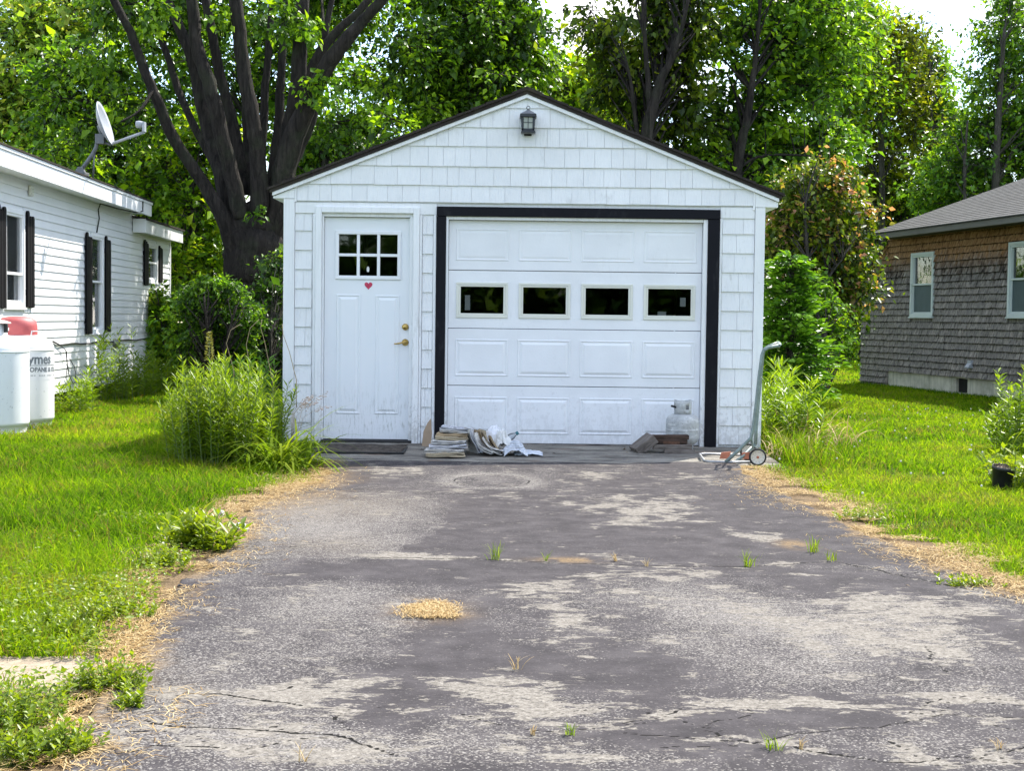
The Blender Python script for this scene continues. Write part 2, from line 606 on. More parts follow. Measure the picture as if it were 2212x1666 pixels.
MB().box(-1.7755, -0.9725, GY - 0.005, GY + 0.06, 2.142, 2.175).build('door_stop', M['white_trim'], garage, 0.002)
MB().box(-1.79, -0.94, GY - 0.06, GY + 0.07, 0.005, 0.048).build('threshold', M['rubber_black'], garage, 0.004)

# rakes, eaves, roof
for sgn, xe in ((-1, -2.252), (1, 2.462)):
    pts = [(GX, ztop(GX) - 0.062), (xe, ztop(xe) - 0.062), (xe, ztop(xe) - 0.062 - 0.034), (GX, ztop(GX) - 0.062 - 0.036)]
    MB().prism(pts, GY - 0.062, GY - 0.036).build('rake_board', M['white_trim'], garage, 0.002)
    xw = -2.05 if sgn < 0 else 2.248
    zb = 2.302 if sgn < 0 else 2.274
    pts = [(xe - sgn * 0.004, zb), (xw, zb), (xw, ztop(xw) - 0.099), (xe - sgn * 0.004, ztop(xe) - 0.099)]
    MB().prism(pts, GY - 0.034, 20.38).build('eave_box', M['white_trim'], garage, 0.002)
    MB().box(min(xw + 0.001, xw + sgn * -0.022), max(xw - 0.001, xw - sgn * 0.022), GY - 0.032, GY - 0.013, zb - 0.028, ztop(xw) - 0.085).build('corner_block', M['white_trim'], garage, 0.002)
b = MB()
for sgn, xe in ((-1, -2.275), (1, 2.485)):
    pts = [(GX, ztop(GX) - 0.06), (GX, ztop(GX) - 0.03), (xe, ztop(xe) - 0.03), (xe, ztop(xe) - 0.06)]
    b.prism(pts, GY - 0.075, 20.45)
roof = b.build('roof', M['roofing'], garage)
b = MB()                                         # lapped shingle courses, each a thin ragged strip
for sgn, xe in ((-1, -2.30), (1, 2.51)):
    L = abs(xe - GX)
    k = 0
    while k * 0.135 < L:
        xa = xe - sgn * k * 0.135
        xb_ = xe - sgn * min(L, (k * 0.135 + 0.27))
        y = GY - 0.085 + random.uniform(-0.012, 0.008)
        while y < 20.45:
            ln = 0.9 if y > GY else random.uniform(0.3, 0.9)
            t0 = random.uniform(0, 0.006)
            pts = [(xa, ztop(xa) - 0.030 + 0.004), (xa, ztop(xa) - 0.004 + t0), (xb_, ztop(xb_) - 0.020 + t0), (xb_, ztop(xb_) - 0.030)]
            b.prism(pts, y, min(y + ln - 0.004, 20.47))
            y += ln
        k += 1
b.prism([(GX - 0.14, ztop(GX - 0.14) - 0.012), (GX, ztop(GX) - 0.012), (GX + 0.14, ztop(GX + 0.14) - 0.012), (GX + 0.14, ztop(GX + 0.14) + 0.004), (GX, ztop(GX) + 0.006), (GX - 0.14, ztop(GX - 0.14) + 0.004)], GY - 0.09, 20.47)
o = b.build('roof_shingles', M['roofing'], garage)
o['kind'] = 'stuff'


# raised rectangular panel: (inset, height) loops
def panel(x0, x1, z0, z1, y, loops, name, mat, parent):
    vs, fs = [], []
    for (ins, h) in loops:
        vs += [(x0 + ins, y - h, z0 + ins), (x1 - ins, y - h, z0 + ins), (x1 - ins, y - h, z1 - ins), (x0 + ins, y - h, z1 - ins)]
    for i in range(len(loops) - 1):
        for k in range(4):
            k2 = (k + 1) % 4
            fs.append((i * 4 + k, i * 4 + k2, (i + 1) * 4 + k2, (i + 1) * 4 + k))
    j = (len(loops) - 1) * 4
    fs.append((j, j + 1, j + 2, j + 3))
    return MB().add(vs, fs).build(name, mat, parent)


def frame_ring(x0, x1, z0, z1, wd, y0, y1, b=None):
    b = b or MB()
    b.box(x0, x1, y0, y1, z1 - wd, z1).box(x0, x1, y0, y1, z0, z0 + wd)
    b.box(x0, x0 + wd, y0, y1, z0 + wd, z1 - wd).box(x1 - wd, x1, y0, y1, z0 + wd, z1 - wd)
    return b


PANEL_L = [(0, 0.0), (0.005, 0.007), (0.011, 0.007), (0.018, 0.0015), (0.026, 0.0015), (0.046, 0.0105)]
PANEL_F = [(0, 0.0), (0.005, 0.0045), (0.011, 0.0045), (0.018, 0.001), (0.026, 0.001), (0.042, 0.004)]

# entry door
DY = GY + 0.045
b = MB()
b.box(-1.773, -1.640, DY, DY + 0.045, 0.055, 2.138).box(-1.085, -0.975, DY, DY + 0.045, 0.055, 2.138)
b.box(-1.640, -1.085, DY, DY + 0.045, 0.055, 1.594).box(-1.640, -1.085, DY, DY + 0.045, 1.978, 2.138)
door = b.build('entry_door', M['door_dirty'], garage)
frame_ring(-1.673, -1.056, 1.558, 2.014, 0.034, DY - 0.014, DY - 0.001).build('window_frame', M['white_door'], door, 0.004)
for xa in (-1.471, -1.281):
    MB().box(xa, xa + 0.028, DY - 0.012, DY + 0.02, 1.593, 1.979).build('glazing_bar', M['white_door'], door, 0.003)
for xa, xb in ((-1.639, -1.472), (-1.442, -1.282), (-1.252, -1.086)):
    MB().box(xa, xb, DY - 0.012, DY + 0.02, 1.773, 1.800).build('glazing_bar', M['white_door'], door, 0.003)
    for za, zb in ((1.596, 1.772), (1.801, 1.977)):
        MB().box(xa - 0.002, xb + 0.002, DY + 0.006, DY + 0.010, za - 0.002, zb + 0.002).build('pane', M['glass_dark'], door)
panel(-1.660, -1.435, 0.292, 1.417, DY - 0.0005, PANEL_L, 'raised_panel', M['door_dirty'], door)
panel(-1.293, -1.066, 0.292, 1.412, DY - 0.0005, PANEL_L, 'raised_panel', M['door_dirty'], door)
hp = []
for i in range(28):
    a = 2 * math.pi * i / 28
    hx = 16 * math.sin(a) ** 3
    hz = 13 * math.cos(a) - 5 * math.cos(2 * a) - 2 * math.cos(3 * a) - math.cos(4 * a)
    hp.append((-1.360 + hx * 0.037 / 16, 1.503 + hz * 0.037 / 15))
MB().prism(hp, DY - 0.003, DY - 0.0005).build('heart_sticker', M['heart'], door)
MB().prism([(-1.366 + 0.013 * math.cos(k * 0.63), 1.655 + 0.028 * math.sin(k * 0.63)) for k in range(10)], DY + 0.0025, DY + 0.005).build('pane_sticker', M['paper_white'], door)
RY = Matrix.Rotation(math.pi / 2, 4, 'X')       # lathe axis towards the viewer (-Y)
MB().lathe([(0.0, 0.030), (0.012, 0.030), (0.014, 0.026), (0.020, 0.024), (0.031, 0.012), (0.032, 0.0)], (-1.010, DY - 0.001, 1.117), 20, RY).build('deadbolt', M['brass'], door)
b = MB()
b.lathe([(0.0, 0.026), (0.014, 0.026), (0.017, 0.016), (0.031, 0.010), (0.033, 0.0)], (-1.010, DY - 0.001, 0.972), 20, RY)
b.tube([(-1.010, DY - 0.02, 0.972), (-1.010, DY - 0.055, 0.972), (-1.030, DY - 0.062, 0.971), (-1.065, DY - 0.060, 0.962), (-1.098, DY - 0.050, 0.958), (-1.112, DY - 0.045, 0.960)], [0.009, 0.009, 0.009, 0.008, 0.007, 0.005], 8)
b.build('lever_handle', M['brass'], door)

# overhead door
OY = GY + 0.06
od = empty('overhead_door', (0, 0, 0)); od.parent = garage
secs = [0.028, 0.572, 1.112, 1.658, 2.128]
px = [(-0.541 + 0.5875 * k, -0.541 + 0.5875 * k + 0.498) for k in range(4)]
for i in range(4):
    z0, z1 = secs[i] + 0.003, secs[i + 1] - 0.003
    if i != 2:
        MB().box(-0.609, 1.769, OY, OY + 0.04, z0, z1).build('door_section', M['white_door'], od, 0.003)
        hh = (z0 + 0.088, z0 + 0.088 + (0.348 if i < 3 else 0.30))
        for (xa, xb) in px:
            panel(xa, xb, hh[0], hh[1], OY - 0.0005, PANEL_F if i == 3 else PANEL_L, 'raised_panel', M['white_door'], od)
    else:
        b = MB()
        b.box(-0.609, 1.769, OY, OY + 0.04, z0, 1.25).box(-0.609, 1.769, OY, OY + 0.04, 1.506, z1)
        xs = [-0.609] + [v for (xa, xb) in px for v in (xa + 0.046, xb - 0.046)] + [1.769]
        for k in range(0, len(xs), 2):
            b.box(xs[k], xs[k + 1], OY, OY + 0.04, 1.25, 1.506)
        b.build('door_section', M['white_door'], od)
        for k, (xa, xb) in enumerate(px):
            b = frame_ring(xa + 0.006, xb - 0.006, 1.212, 1.546, 0.024, OY - 0.012, OY - 0.0005)
            frame_ring(xa + 0.030, xb - 0.030, 1.236, 1.522, 0.018, OY - 0.007, OY - 0.0005, b)
            b.build('window_frame', M['cream'], od, 0.003)
            MB().box(xa + 0.044, xb - 0.044, OY + 0.012, OY + 0.016, 1.248, 1.508).build('pane', M['glass_dark'], od)
b = MB()
b.box(-0.609, 1.769, OY + 0.006, OY + 0.03, 0.012, 0.029)
b.build('bottom_seal', M['rubber_black'], od)
MB().box(px[0][0] + 0.088, px[0][0] + 0.136, OY + 0.020, OY + 0.021, 1.282, 1.424).build('paper_note', M['paper_white'], od)
MB().box(px[3][0] + 0.145, px[3][0] + 0.222, OY + 0.020, OY + 0.06, 1.252, 1.292).build('paper_note', M['paper_white'], od)
MB().box(px[3][0] + 0.352, px[3][0] + 0.405, OY + 0.020, OY + 0.021, 1.342, 1.425).build('paper_note', M['paper_white'], od)

# wall lantern
lx, ly = 0.118, GY - 0.028
lan = empty('wall_lantern', (lx, ly, 2.92), 0, 'black wall lantern with frosted panes high on the white gable', 'lantern')
b = MB()
b.box(-0.035, 0.035, -0.004, 0.006, -0.01, 0.20)
b.box(-0.012, 0.012, -0.03, -0.002, 0.16, 0.18)
b.build('back_plate', M['black_metal'], lan, 0.002)
b = MB()
b.prism([(-0.066, 0.003), (0.070, 0.003), (0.062, 0.024), (-0.058, 0.024)], -0.155, -0.020)
b.build('base_plate', M['black_metal'], lan, 0.003)
b = MB()
for sx in (-1, 1):
    for yy in (-0.145, -0.032):
        b.prism([(sx * 0.041, 0.024), (sx * 0.059, 0.024), (sx * 0.066, 0.150), (sx * 0.041, 0.150)], yy, yy + 0.014)
b.box(-0.058, 0.058, -0.145, -0.018, 0.024, 0.042)
b.box(-0.003, 0.003, -0.1445, -0.140, 0.042, 0.150).box(-0.041, 0.041, -0.1445, -0.140, 0.094, 0.099)
b.build('cage', M['black_metal'], lan, 0.001)
MB().box(-0.052, 0.052, -0.138, -0.026, 0.042, 0.150).build('glass_panes', M['frosted'], lan)
b = MB()
b.prism([(-0.078, 0.146), (0.078, 0.146), (0.074, 0.176), (-0.074, 0.176)], -0.165, -0.004)
b.build('hood_rim', M['black_metal'], lan, 0.003)
b = MB()
vs = [(sx * 0.070, -0.085 + sy * 0.075, 0.176) for sx, sy in ((-1, -1), (1, -1), (1, 1), (-1, 1))] + [(sx * 0.040, -0.085 + sy * 0.040, 0.198) for sx, sy in ((-1, -1), (1, -1), (1, 1), (-1, 1))] + [(sx * 0.010, -0.085 + sy * 0.01, 0.219) for sx, sy in ((-1, -1), (1, -1), (1, 1), (-1, 1))]
b.add(vs, [(i + 4 * j, (i + 1) % 4 + 4 * j, (i + 1) % 4 + 4 * j + 4, i + 4 * j + 4) for j in (0, 1) for i in range(4)] + [(8, 9, 10, 11)])
b.build('hood', M['grey_cap'], lan, 0.002)
b = MB()
b.tube([(0.0 + 0.016 * math.cos(a * math.pi / 8), -0.085, 0.238 + 0.016 * math.sin(a * math.pi / 8)) for a in range(16)], 0.0032, 6, closed=True)
b.tube([(0, -0.085, 0.216), (0, -0.085, 0.223)], 0.005, 6)
b.build('hanging_ring', M['black_metal'], lan)

# ================================================================== WHITE HOUSE (left)
WA = math.atan2(1.0, -0.041)
wh = empty('white_house', (-5.8, 16.0, 0), WA, 'low white clapboard house with black shutters and white eaves behind the propane tanks', 'house')
# local x runs along the wall away from the camera, local -y is outside
U0, U1 = -1.0, 11.0
ops = [(0.99, 1.78, 1.26, 2.42), (5.04, 5.81, 0.92, 2.36), (8.94, 9.80, 1.74, 2.42)]
b = MB()
segs = [U0]
for (a, c, z0, z1) in ops: segs += [a, c]
segs.append(U1)
for i in range(0, len(segs), 2): b.box(segs[i], segs[i + 1], 0.002, 0.10, 0.16, 2.80)
for (a, c, z0, z1) in ops: b.box(a, c, 0.002, 0.10, 0.16, z0).box(a, c, 0.002, 0.10, z1, 2.80)
side = b.build('side_wall', M['white_siding'], wh)
EXPO = 0.105
z = 0.16
while z < 2.75:
    z1 = min(z + EXPO, 2.78)
    cuts = [U0]
    for (a, c, za, zb) in ops:
        if zb > z + 0.01 and za < z1 - 0.01: cuts += [a, c]
    cuts.append(U1 - 0.06)
    for i in range(0, len(cuts), 2):
        ua, ub = cuts[i], cuts[i + 1]
        if ub - ua < 0.02: continue
        jz = random.uniform(-0.001, 0.001)
        vs = [(ua, -0.018, z + jz), (ub, -0.018, z + jz), (ub, -0.004, z1 + 0.004), (ua, -0.004, z1 + 0.004),
              (ua, 0.002, z + jz), (ub, 0.002, z + jz), (ub, 0.002, z1 + 0.004), (ua, 0.002, z1 + 0.004)]
        MB().add(vs, [(0, 1, 2, 3), (7, 6, 5, 4), (0, 4, 5, 1), (3, 2, 6, 7), (0, 3, 7, 4), (1, 5, 6, 2)]).build('siding_board', M['white_siding'], side)
    z += EXPO
MB().box(U1 - 0.058, U1 + 0.01, -0.024, 0.10, 0.16, 2.74).build('corner_board', M['white_trim'], wh, 0.003)
MB().box(U1 - 0.1, U1, 0.10, 5.0, 0.16, 2.74).build('end_wall', M['white_siding'], wh)
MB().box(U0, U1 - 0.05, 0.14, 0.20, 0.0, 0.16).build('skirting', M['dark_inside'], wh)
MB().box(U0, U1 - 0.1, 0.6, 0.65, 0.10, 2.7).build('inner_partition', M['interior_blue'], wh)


def dh_window(parent, a, c, z0, z1, curtain=True, sashz=None, mat='white_trim', cname='curtain', y_out=-0.030):
    """double-hung window in local wall coordinates, one part with sub-parts"""
    wd = 0.055
    fr = frame_ring(a + 0.003, c - 0.003, z0 + 0.003, z1 - 0.003, wd, y_out, 0.05).build('window', M[mat], parent, 0.003)
    zm = sashz or (z0 + z1) / 2
    b = frame_ring(a + wd + 0.003, c - wd - 0.003, zm - 0.012, z1 - wd - 0.003, 0.030, y_out + 0.014, 0.030)
    b.build('upper_sash', M[mat], fr, 0.002)
    b = frame_ring(a + wd + 0.003, c - wd - 0.003, z0 + wd + 0.003, zm + 0.020, 0.030, y_out + 0.032, 0.048)
    b.build('lower_sash', M[mat], fr, 0.002)
    MB().box(a + wd + 0.03, c - wd - 0.03, 0.012, 0.016, zm + 0.01, z1 - wd - 0.03).build('pane', M['glass'], fr)
    MB().box(a + wd + 0.03, c - wd - 0.03, 0.030, 0.034, z0 + wd + 0.03, zm).build('pane', M['glass'], fr)
    if not curtain:
        MB().box(a + wd + 0.03, c - wd - 0.03, 0.004, 0.006, z0 + wd + 0.03, zm - 0.005).build('insect_screen', M['screen'], fr)
    MB().box(a - 0.01, c + 0.01, y_out - 0.018, 0.0, z0 - 0.022, z0 + 0.002).build('sill', M[mat], fr, 0.003)
    if curtain:
        n = 40
        vs, fs = [], []
        x0, x1 = a + wd, c - wd
        for i in range(n + 1):
            u = x0 + (x1 - x0) * i / n
            yy = 0.06 + 0.012 * math.sin(i * 1.7) + 0.005 * math.sin(i * 3.1)
            vs += [(u, yy, z0 + 0.05), (u, yy, z1 - 0.05)]
        for i in range(n): fs.append((2 * i, 2 * i + 2, 2 * i + 3, 2 * i + 1))
        MB().add(vs, fs, True).build(cname, M['curtain'], fr)
    return fr


dh_window(wh, *ops[0], sashz=1.66)
dh_window(wh, *ops[1], sashz=1.66)
dh_window(wh, *ops[2], sashz=2.08)


def shutter(ua, ub, z0, z1):
    sh = empty('shutter', (0, 0, 0)); sh.parent = wh
    n = 3
    wd = (ub - ua) / n
    for i in range(n):
        x0 = ua + i * wd + 0.006
        x1 = ua + (i + 1) * wd - 0.006
        top = z1 - (0.0 if i == 0 else random.uniform(0.02, 0.06))
        pts = [(x0, z0 + random.uniform(-0.01, 0.01)), (x1, z0 + random.uniform(-0.01, 0.01)), (x1, top - 0.03), (x1 - wd * 0.25, top), (x0 + wd * 0.25, top), (x0, top - 0.025)]
        MB().prism(pts, -0.052, -0.026).build('shutter_board', M['black_shutter'], sh, 0.003)
    for zz in (z0 + 0.18, z1 - 0.22):
        MB().box(ua + 0.01, ub - 0.01, -0.0255, -0.012, zz - 0.035, zz + 0.035).build('batten', M['black_shutter'], sh, 0.003)


for s in ((0.64, 0.97, 1.25, 2.43), (1.80, 2.11, 1.27, 2.43), (4.69, 5.02, 0.92, 2.34), (5.83, 6.16, 0.93, 2.35), (8.60, 8.92, 1.69, 2.44), (9.82, 10.13, 1.76, 2.40)):
    shutter(*s)

# eaves and roofs
MB().box(U0 - 0.1, 7.75, -0.33, -0.30, 2.765, 2.945).build('fascia', M['white_trim'], wh, 0.003)
MB().box(U0 - 0.1, 7.765, -0.345, -0.305, 2.947, 2.985).build('drip_edge', M['white_trim'], wh, 0.003)
MB().box(U0, 7.745, -0.299, 0.11, 2.80, 2.815).build('soffit', M['white_siding'], wh)
MB().prism([(-0.36, 2.987), (-0.36, 3.005), (2.6, 3.64), (5.5, 3.0), (5.5, 2.98), (2.6, 3.61)], U0 - 0.1, 7.78, axis='x').build('roof', M['roofing'], wh)
MB().prism([(-0.298, 2.82), (0.1, 2.82), (2.6, 3.4), (2.6, 3.55), (-0.298, 2.94)], 7.70, 7.749, axis='x').build('gable_board', M['white_trim'], wh)
MB().box(7.80, 11.06, -0.23, -0.20, 2.505, 2.715).build('fascia', M['white_trim'], wh, 0.003)
MB().box(7.78, 7.80, -0.23, -0.025, 2.51, 2.73).build('eave_return', M['white_trim'], wh, 0.002)
MB().box(7.802, 11.05, -0.199, 0.0, 2.53, 2.545).build('soffit', M['white_siding'], wh)
MB().prism([(-0.26, 2.717), (-0.26, 2.745), (2.6, 3.2), (5.3, 2.8), (5.3, 2.77), (2.6, 3.17)], 7.785, 11.09, axis='x').build('roof', M['roofing'], wh)
MB().box(10.99, 11.04, -0.199, 0.1, 2.55, 2.71).build('eave_return', M['white_trim'], wh, 0.002)
b = MB()
b.box(1.95, 2.07, -0.05, -0.02, 2.62, 2.74)
for k in range(3): b.box(1.965, 2.055, -0.058, -0.05, 2.633 + k * 0.035, 2.655 + k * 0.035)
b.build('wall_vent', M['cream'], wh, 0.002)

# wires on the wall
b = MB()
pts = [(3.0, -0.03, 0.84), (3.3, -0.035, 0.79)] + [(3.5 + i * 0.5, -0.03, 0.79 + 0.012 * math.sin(i * 1.9)) for i in range(14)]
b.tube(pts, 0.011, 6)
pts = [(3.25, -0.04, 0.80), (3.55, -0.05, 0.72), (3.62, -0.05, 0.55), (3.66, -0.06, 0.40), (3.9, -0.06, 0.25), (4.05, -0.06, 0.30), (4.0, -0.05, 0.48), (3.75, -0.05, 0.60)]
b.tube(pts, 0.006, 5)
b.tube([(3.6, -0.05, 0.70), (3.63, -0.05, 0.5), (3.55, -0.05, 0.34)], 0.005, 5)
b.build('cable', M['rubber_black'], wh)
b = MB()
b.tube([(7.05, -0.33, 3.0), (7.0, -0.345, 2.93), (7.02, -0.34, 2.80), (6.7, -0.30, 2.755), (6.2, -0.12, 2.78), (5.55, -0.035, 2.80), (5.42, -0.035, 2.70), (5.5, -0.03, 2.58), (5.4, -0.03, 2.44), (5.35, -0.03, 2.37)], 0.009, 6)
b.build('antenna_lead', M['rubber_black'], wh)
b = MB()
MX = Matrix.Rotation(math.pi / 2, 4, 'X')
b.lathe([(0.0, 0.075), (0.055, 0.075), (0.062, 0.06), (0.062, 0.035), (0.075, 0.03), (0.075, 0.0)], (6.47, -0.018, 0.755), 18, MX)
b.box(6.44, 6.50, -0.11, -0.09, 0.74, 0.77)
b.build('hose_bib', plain('grey metal', (0.20, 0.20, 0.19), 0.45, 0.6), wh)

# ================================================================== SATELLITE DISH
M['dish'] = plain('pale grey dish', (0.34, 0.36, 0.39), 0.45, 0, 0.04)
M['galv'] = plain('galvanised steel', (0.15, 0.155, 0.16), 0.5, 0.4, 0.15)
dbase = at(165, 373, 19.8)
dish = empty('satellite_dish', dbase, 0, 'grey satellite dish on a bent mast at the edge of the white house roof', 'satellite dish')


def dl(x, y, Y=19.8):
    return at(x, y, Y) - dbase


b = MB()
b.tube([dl(172, 372), dl(186, 353), dl(200, 333), dl(208, 318), dl(211, 300), dl(211, 290)], 0.026, 10)
b.build('mast', M['galv'], dish)
p0 = dl(165, 377)
b = MB().box(p0.x - 0.10, p0.x + 0.14, -0.12, 0.12, p0.z - 0.02, p0.z + 0.03)
b.prism([(p0.x - 0.02, p0.z + 0.03), (p0.x + 0.12, p0.z + 0.03), (p0.x + 0.09, p0.z + 0.10), (p0.x + 0.03, p0.z + 0.10)], -0.04, 0.04)
b.build('foot_plate', M['galv'], dish, 0.005)
MB().tube([dl(204, 322), dl(201, 385)], 0.012, 6).build('brace', M['galv'], dish)
bot, top = dl(243, 313), dl(213, 219)
ctr = (bot + top) / 2
hgt = (top - bot).length / 2
nrm = Vector((0.98, 0.03, 0.25)).normalized()    # boresight
upv = (top - bot).normalized()
nrm = (nrm - upv * nrm.dot(upv)).normalized()
sdv = upv.cross(nrm).normalized()
vs, fs = [], []
NR, NA = 8, 32
for i in range(NR + 1):
    r = i / NR
    for k in range(NA):
        a = 2 * math.pi * k / NA
        d = 0.085 * (r * r - 1)
        vs.append(ctr + upv * (math.sin(a) * r * hgt) + sdv * (math.cos(a) * r * hgt * 0.92) + nrm * d)
for i in range(NR):
    for k in range(NA):
        fs.append((i * NA + k, i * NA + (k + 1) % NA, (i + 1) * NA + (k + 1) % NA, (i + 1) * NA + k))
refl = MB().add(vs, fs, True).build('reflector', M['dish'], dish, weld=True)
sm = refl.modifiers.new('thick', 'SOLIDIFY'); sm.thickness = 0.012; sm.offset = 0
lnb = dl(312, 280)
MB().tube([bot + Vector((0, 0, 0.02)), lnb + Vector((0, 0, -0.03))], 0.019, 8).build('feed_arm', M['dish'], dish)
b = MB()
b.box(lnb.x - 0.02, lnb.x + 0.012, lnb.y - 0.05, lnb.y + 0.05, lnb.z - 0.03, lnb.z + 0.10)
b.lathe([(0.0, 0.0), (0.045, 0.0), (0.05, 0.05), (0.03, 0.12), (0.0, 0.12)], (lnb.x - 0.11, lnb.y, lnb.z + 0.07), 12, Matrix.Rotation(math.pi / 2, 4, 'Y'))
b.build('feed_horn', M['dish'], dish, 0.003)
b = MB()
c0 = dl(222, 298)
b.box(c0.x - 0.09, c0.x + 0.03, -0.05, 0.05, c0.z - 0.08, c0.z + 0.05)
b.tube([c0, ctr + nrm * -0.09], 0.03, 8)
b.tube([c0 + Vector((0, 0, -0.05)), bot + Vector((-0.02, 0, 0.0))], 0.018, 6)
b.build('dish_bracket', M['galv'], dish, 0.004)

# ================================================================== SHINGLED HOUSE (right)
RD = Vector((0.18, -1.0)).normalized()
RA = math.atan2(RD.y, RD.x)
rh = empty('shingled_house', (7.75, 25.0, 0), RA, 'weathered brown cedar shingled house with a grey roof and green trimmed windows', 'house')


def cedar():
    t = NT('weathered cedar shingle')
    pos = t.n('NewGeometry').outputs['Position']
    z = t.n('SeparateXYZ', i_Vector=pos).outputs['Z']
    g = t.noise(t.pos((24, 24, 3.5)), 1.0, 6, 0.7)
    g2 = t.noise(t.pos((9, 9, 2.5)), 1.0, 4, 0.6)
    r = t.rnd()
    grey = t.ramp(g, [(0.34, (0.035, 0.031, 0.027)), (0.48, (0.27, 0.240, 0.207)), (0.68, (0.46, 0.415, 0.36))])
    grey = t.mixc(t.maprange(r, 0, 1, 0, 0.55), grey, (0.12, 0.115, 0.11))
    tan = t.ramp(g, [(0.32, (0.05, 0.026, 0.015)), (0.48, (0.30, 0.165, 0.075)), (0.70, (0.50, 0.31, 0.155))])
    zz = t.math('ADD', z, t.math('MULTIPLY', t.math('SUBTRACT', g2, 0.5), 0.95))
    c = t.mixc(t.maprange(zz, 2.02, 2.46), grey, tan)
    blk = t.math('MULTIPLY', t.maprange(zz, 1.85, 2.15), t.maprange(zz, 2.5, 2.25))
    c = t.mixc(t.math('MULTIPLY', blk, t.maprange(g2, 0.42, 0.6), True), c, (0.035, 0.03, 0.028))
    # black below each butt: gap shade painted into the colour, with ragged mildew
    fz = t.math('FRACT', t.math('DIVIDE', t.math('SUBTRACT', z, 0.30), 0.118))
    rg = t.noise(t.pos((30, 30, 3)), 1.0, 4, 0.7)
    shade_mildew = t.maprange(t.math('ADD', fz, t.math('MULTIPLY', t.math('SUBTRACT', rg, 0.5), 1.1)), 0.80, 0.98)
    c = t.mixc(t.math('MULTIPLY', shade_mildew, 0.85), c, (0.018, 0.017, 0.015))
    return t.done(t.principled(c, 0.9, t.bump(g, 0.8, 0.02), spec=0.15))
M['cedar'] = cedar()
M['green_trim'] = paint('pale green window trim', (0.56, 0.62, 0.585), 0.5, 0.08, dirt=0.2)


def concrete():
    t = NT('stained foundation concrete')
    a = t.noise(t.pos(), 2.5, 6, 0.65)
    v = t.noise(t.pos((14, 14, 1.2)), 1.0, 4)
    c = t.ramp(a, [(0.3, (0.34, 0.33, 0.25)), (0.55, (0.58, 0.56, 0.45)), (0.8, (0.68, 0.65, 0.53))])
    c = t.mixc(t.maprange(v, 0.5, 0.75, 0, 0.6), c, (0.20, 0.20, 0.14))
    return t.done(t.principled(c, 0.9, t.bump(a, 0.4, 0.02), spec=0.2))
M['concrete'] = concrete()


def greyroof():
    t = NT('grey asphalt roof shingles')
    a = t.noise(t.pos(), 8, 6, 0.7)
    c = t.ramp(a, [(0.3, (0.055, 0.055, 0.053)), (0.7, (0.125, 0.124, 0.119))])
    c = t.mixc(t.maprange(t.rnd(), 0, 1, 0, 0.35), c, (0.06, 0.06, 0.058))
    return t.done(t.principled(c, 0.95, t.bump(t.noise(t.pos(), 90, 2), 0.5, 0.01), spec=0.15))
M['grey_roof'] = greyroof()

rw = [(-2.34, -1.42, 1.33, 2.50), (1.20, 2.10, 1.33, 2.53)]
V0, V1 = -3.40, 6.5
b = MB()
cuts = [V0, rw[0][0], rw[0][1], rw[1][0], rw[1][1], V1]
for i in range(0, 6, 2): b.box(cuts[i], cuts[i + 1], 0.0, 0.12, 0.33, 2.92)
for (a, c, z0, z1) in rw: b.box(a, c, 0.0, 0.12, 0.33, z0).box(a, c, 0.0, 0.12, z1, 2.92)
b.prism([(-4.55, 0.0), (V0, 0.0), (V0, 2.62), (-4.40, 2.08)], 0.0, 0.12)
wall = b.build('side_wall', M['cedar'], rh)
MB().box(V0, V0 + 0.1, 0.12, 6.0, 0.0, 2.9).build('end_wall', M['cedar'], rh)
# courses of shingles; the big near ones are pieces of their own, the rest one part
pieces = []
z = 0.30
row = 0
while z < 2.88:
    ex = 0.118
    ua = -4.54 if z < 2.6 else V0
    if z < 0.32: pass
    u = ua + random.uniform(-0.1, 0)
    while u < V1:
        wd = random.uniform(0.075, 0.19)
        a, c = max(u, ua), min(u + wd - 0.004, V1)
        u += wd
        if c - a < 0.015: continue
        segl = [(a, c)]
        for (wa, wc, wz0, wz1) in rw:
            if wz1 > z + 0.02 and wz0 < z + ex - 0.02:
                nseg = []
                for (p, q) in segl:
                    if q <= wa or p >= wc: nseg.append((p, q)); continue
                    if p < wa: nseg.append((p, wa))
                    if q > wc: nseg.append((wc, q))
                segl = nseg
        for (p, q) in segl:
            if q - p > 0.015: pieces.append((p, q, z, ex))
    z += ex
    row += 1
for k in range(3):                               # courses that run down to the ground at the far end
    u = -4.54
    zz = 0.30 - (k + 1) * 0.118
    while u < V0 + 0.05:
        wd = random.uniform(0.08, 0.18)
        pieces.append((u, min(u + wd - 0.004, V0 + 0.06), zz, 0.118))
        u += wd


def cedar_piece(b, p, q, z, ex):
    zt = z + ex + 0.006
    ln = -4.40 + (z - 2.08) * 1.85                # slanting end of the lean-to
    if z > 2.0 and p < ln and p < V0: return
    dz = random.uniform(-0.010, 0.006)
    tb = random.uniform(0.032, 0.050)
    skew = random.uniform(-0.004, 0.004)
    vs = [(p, -tb, z + dz + skew), (q, -tb, z + dz - skew), (q, -0.004, zt), (p, -0.004, zt), (p, 0.0, z + dz + skew), (q, 0.0, z + dz - skew), (q, 0.0, zt), (p, 0.0, zt)]
    b.add(vs, [(0, 1, 2, 3), (7, 6, 5, 4), (0, 4, 5, 1), (3, 2, 6, 7), (0, 3, 7, 4), (1, 5, 6, 2)])


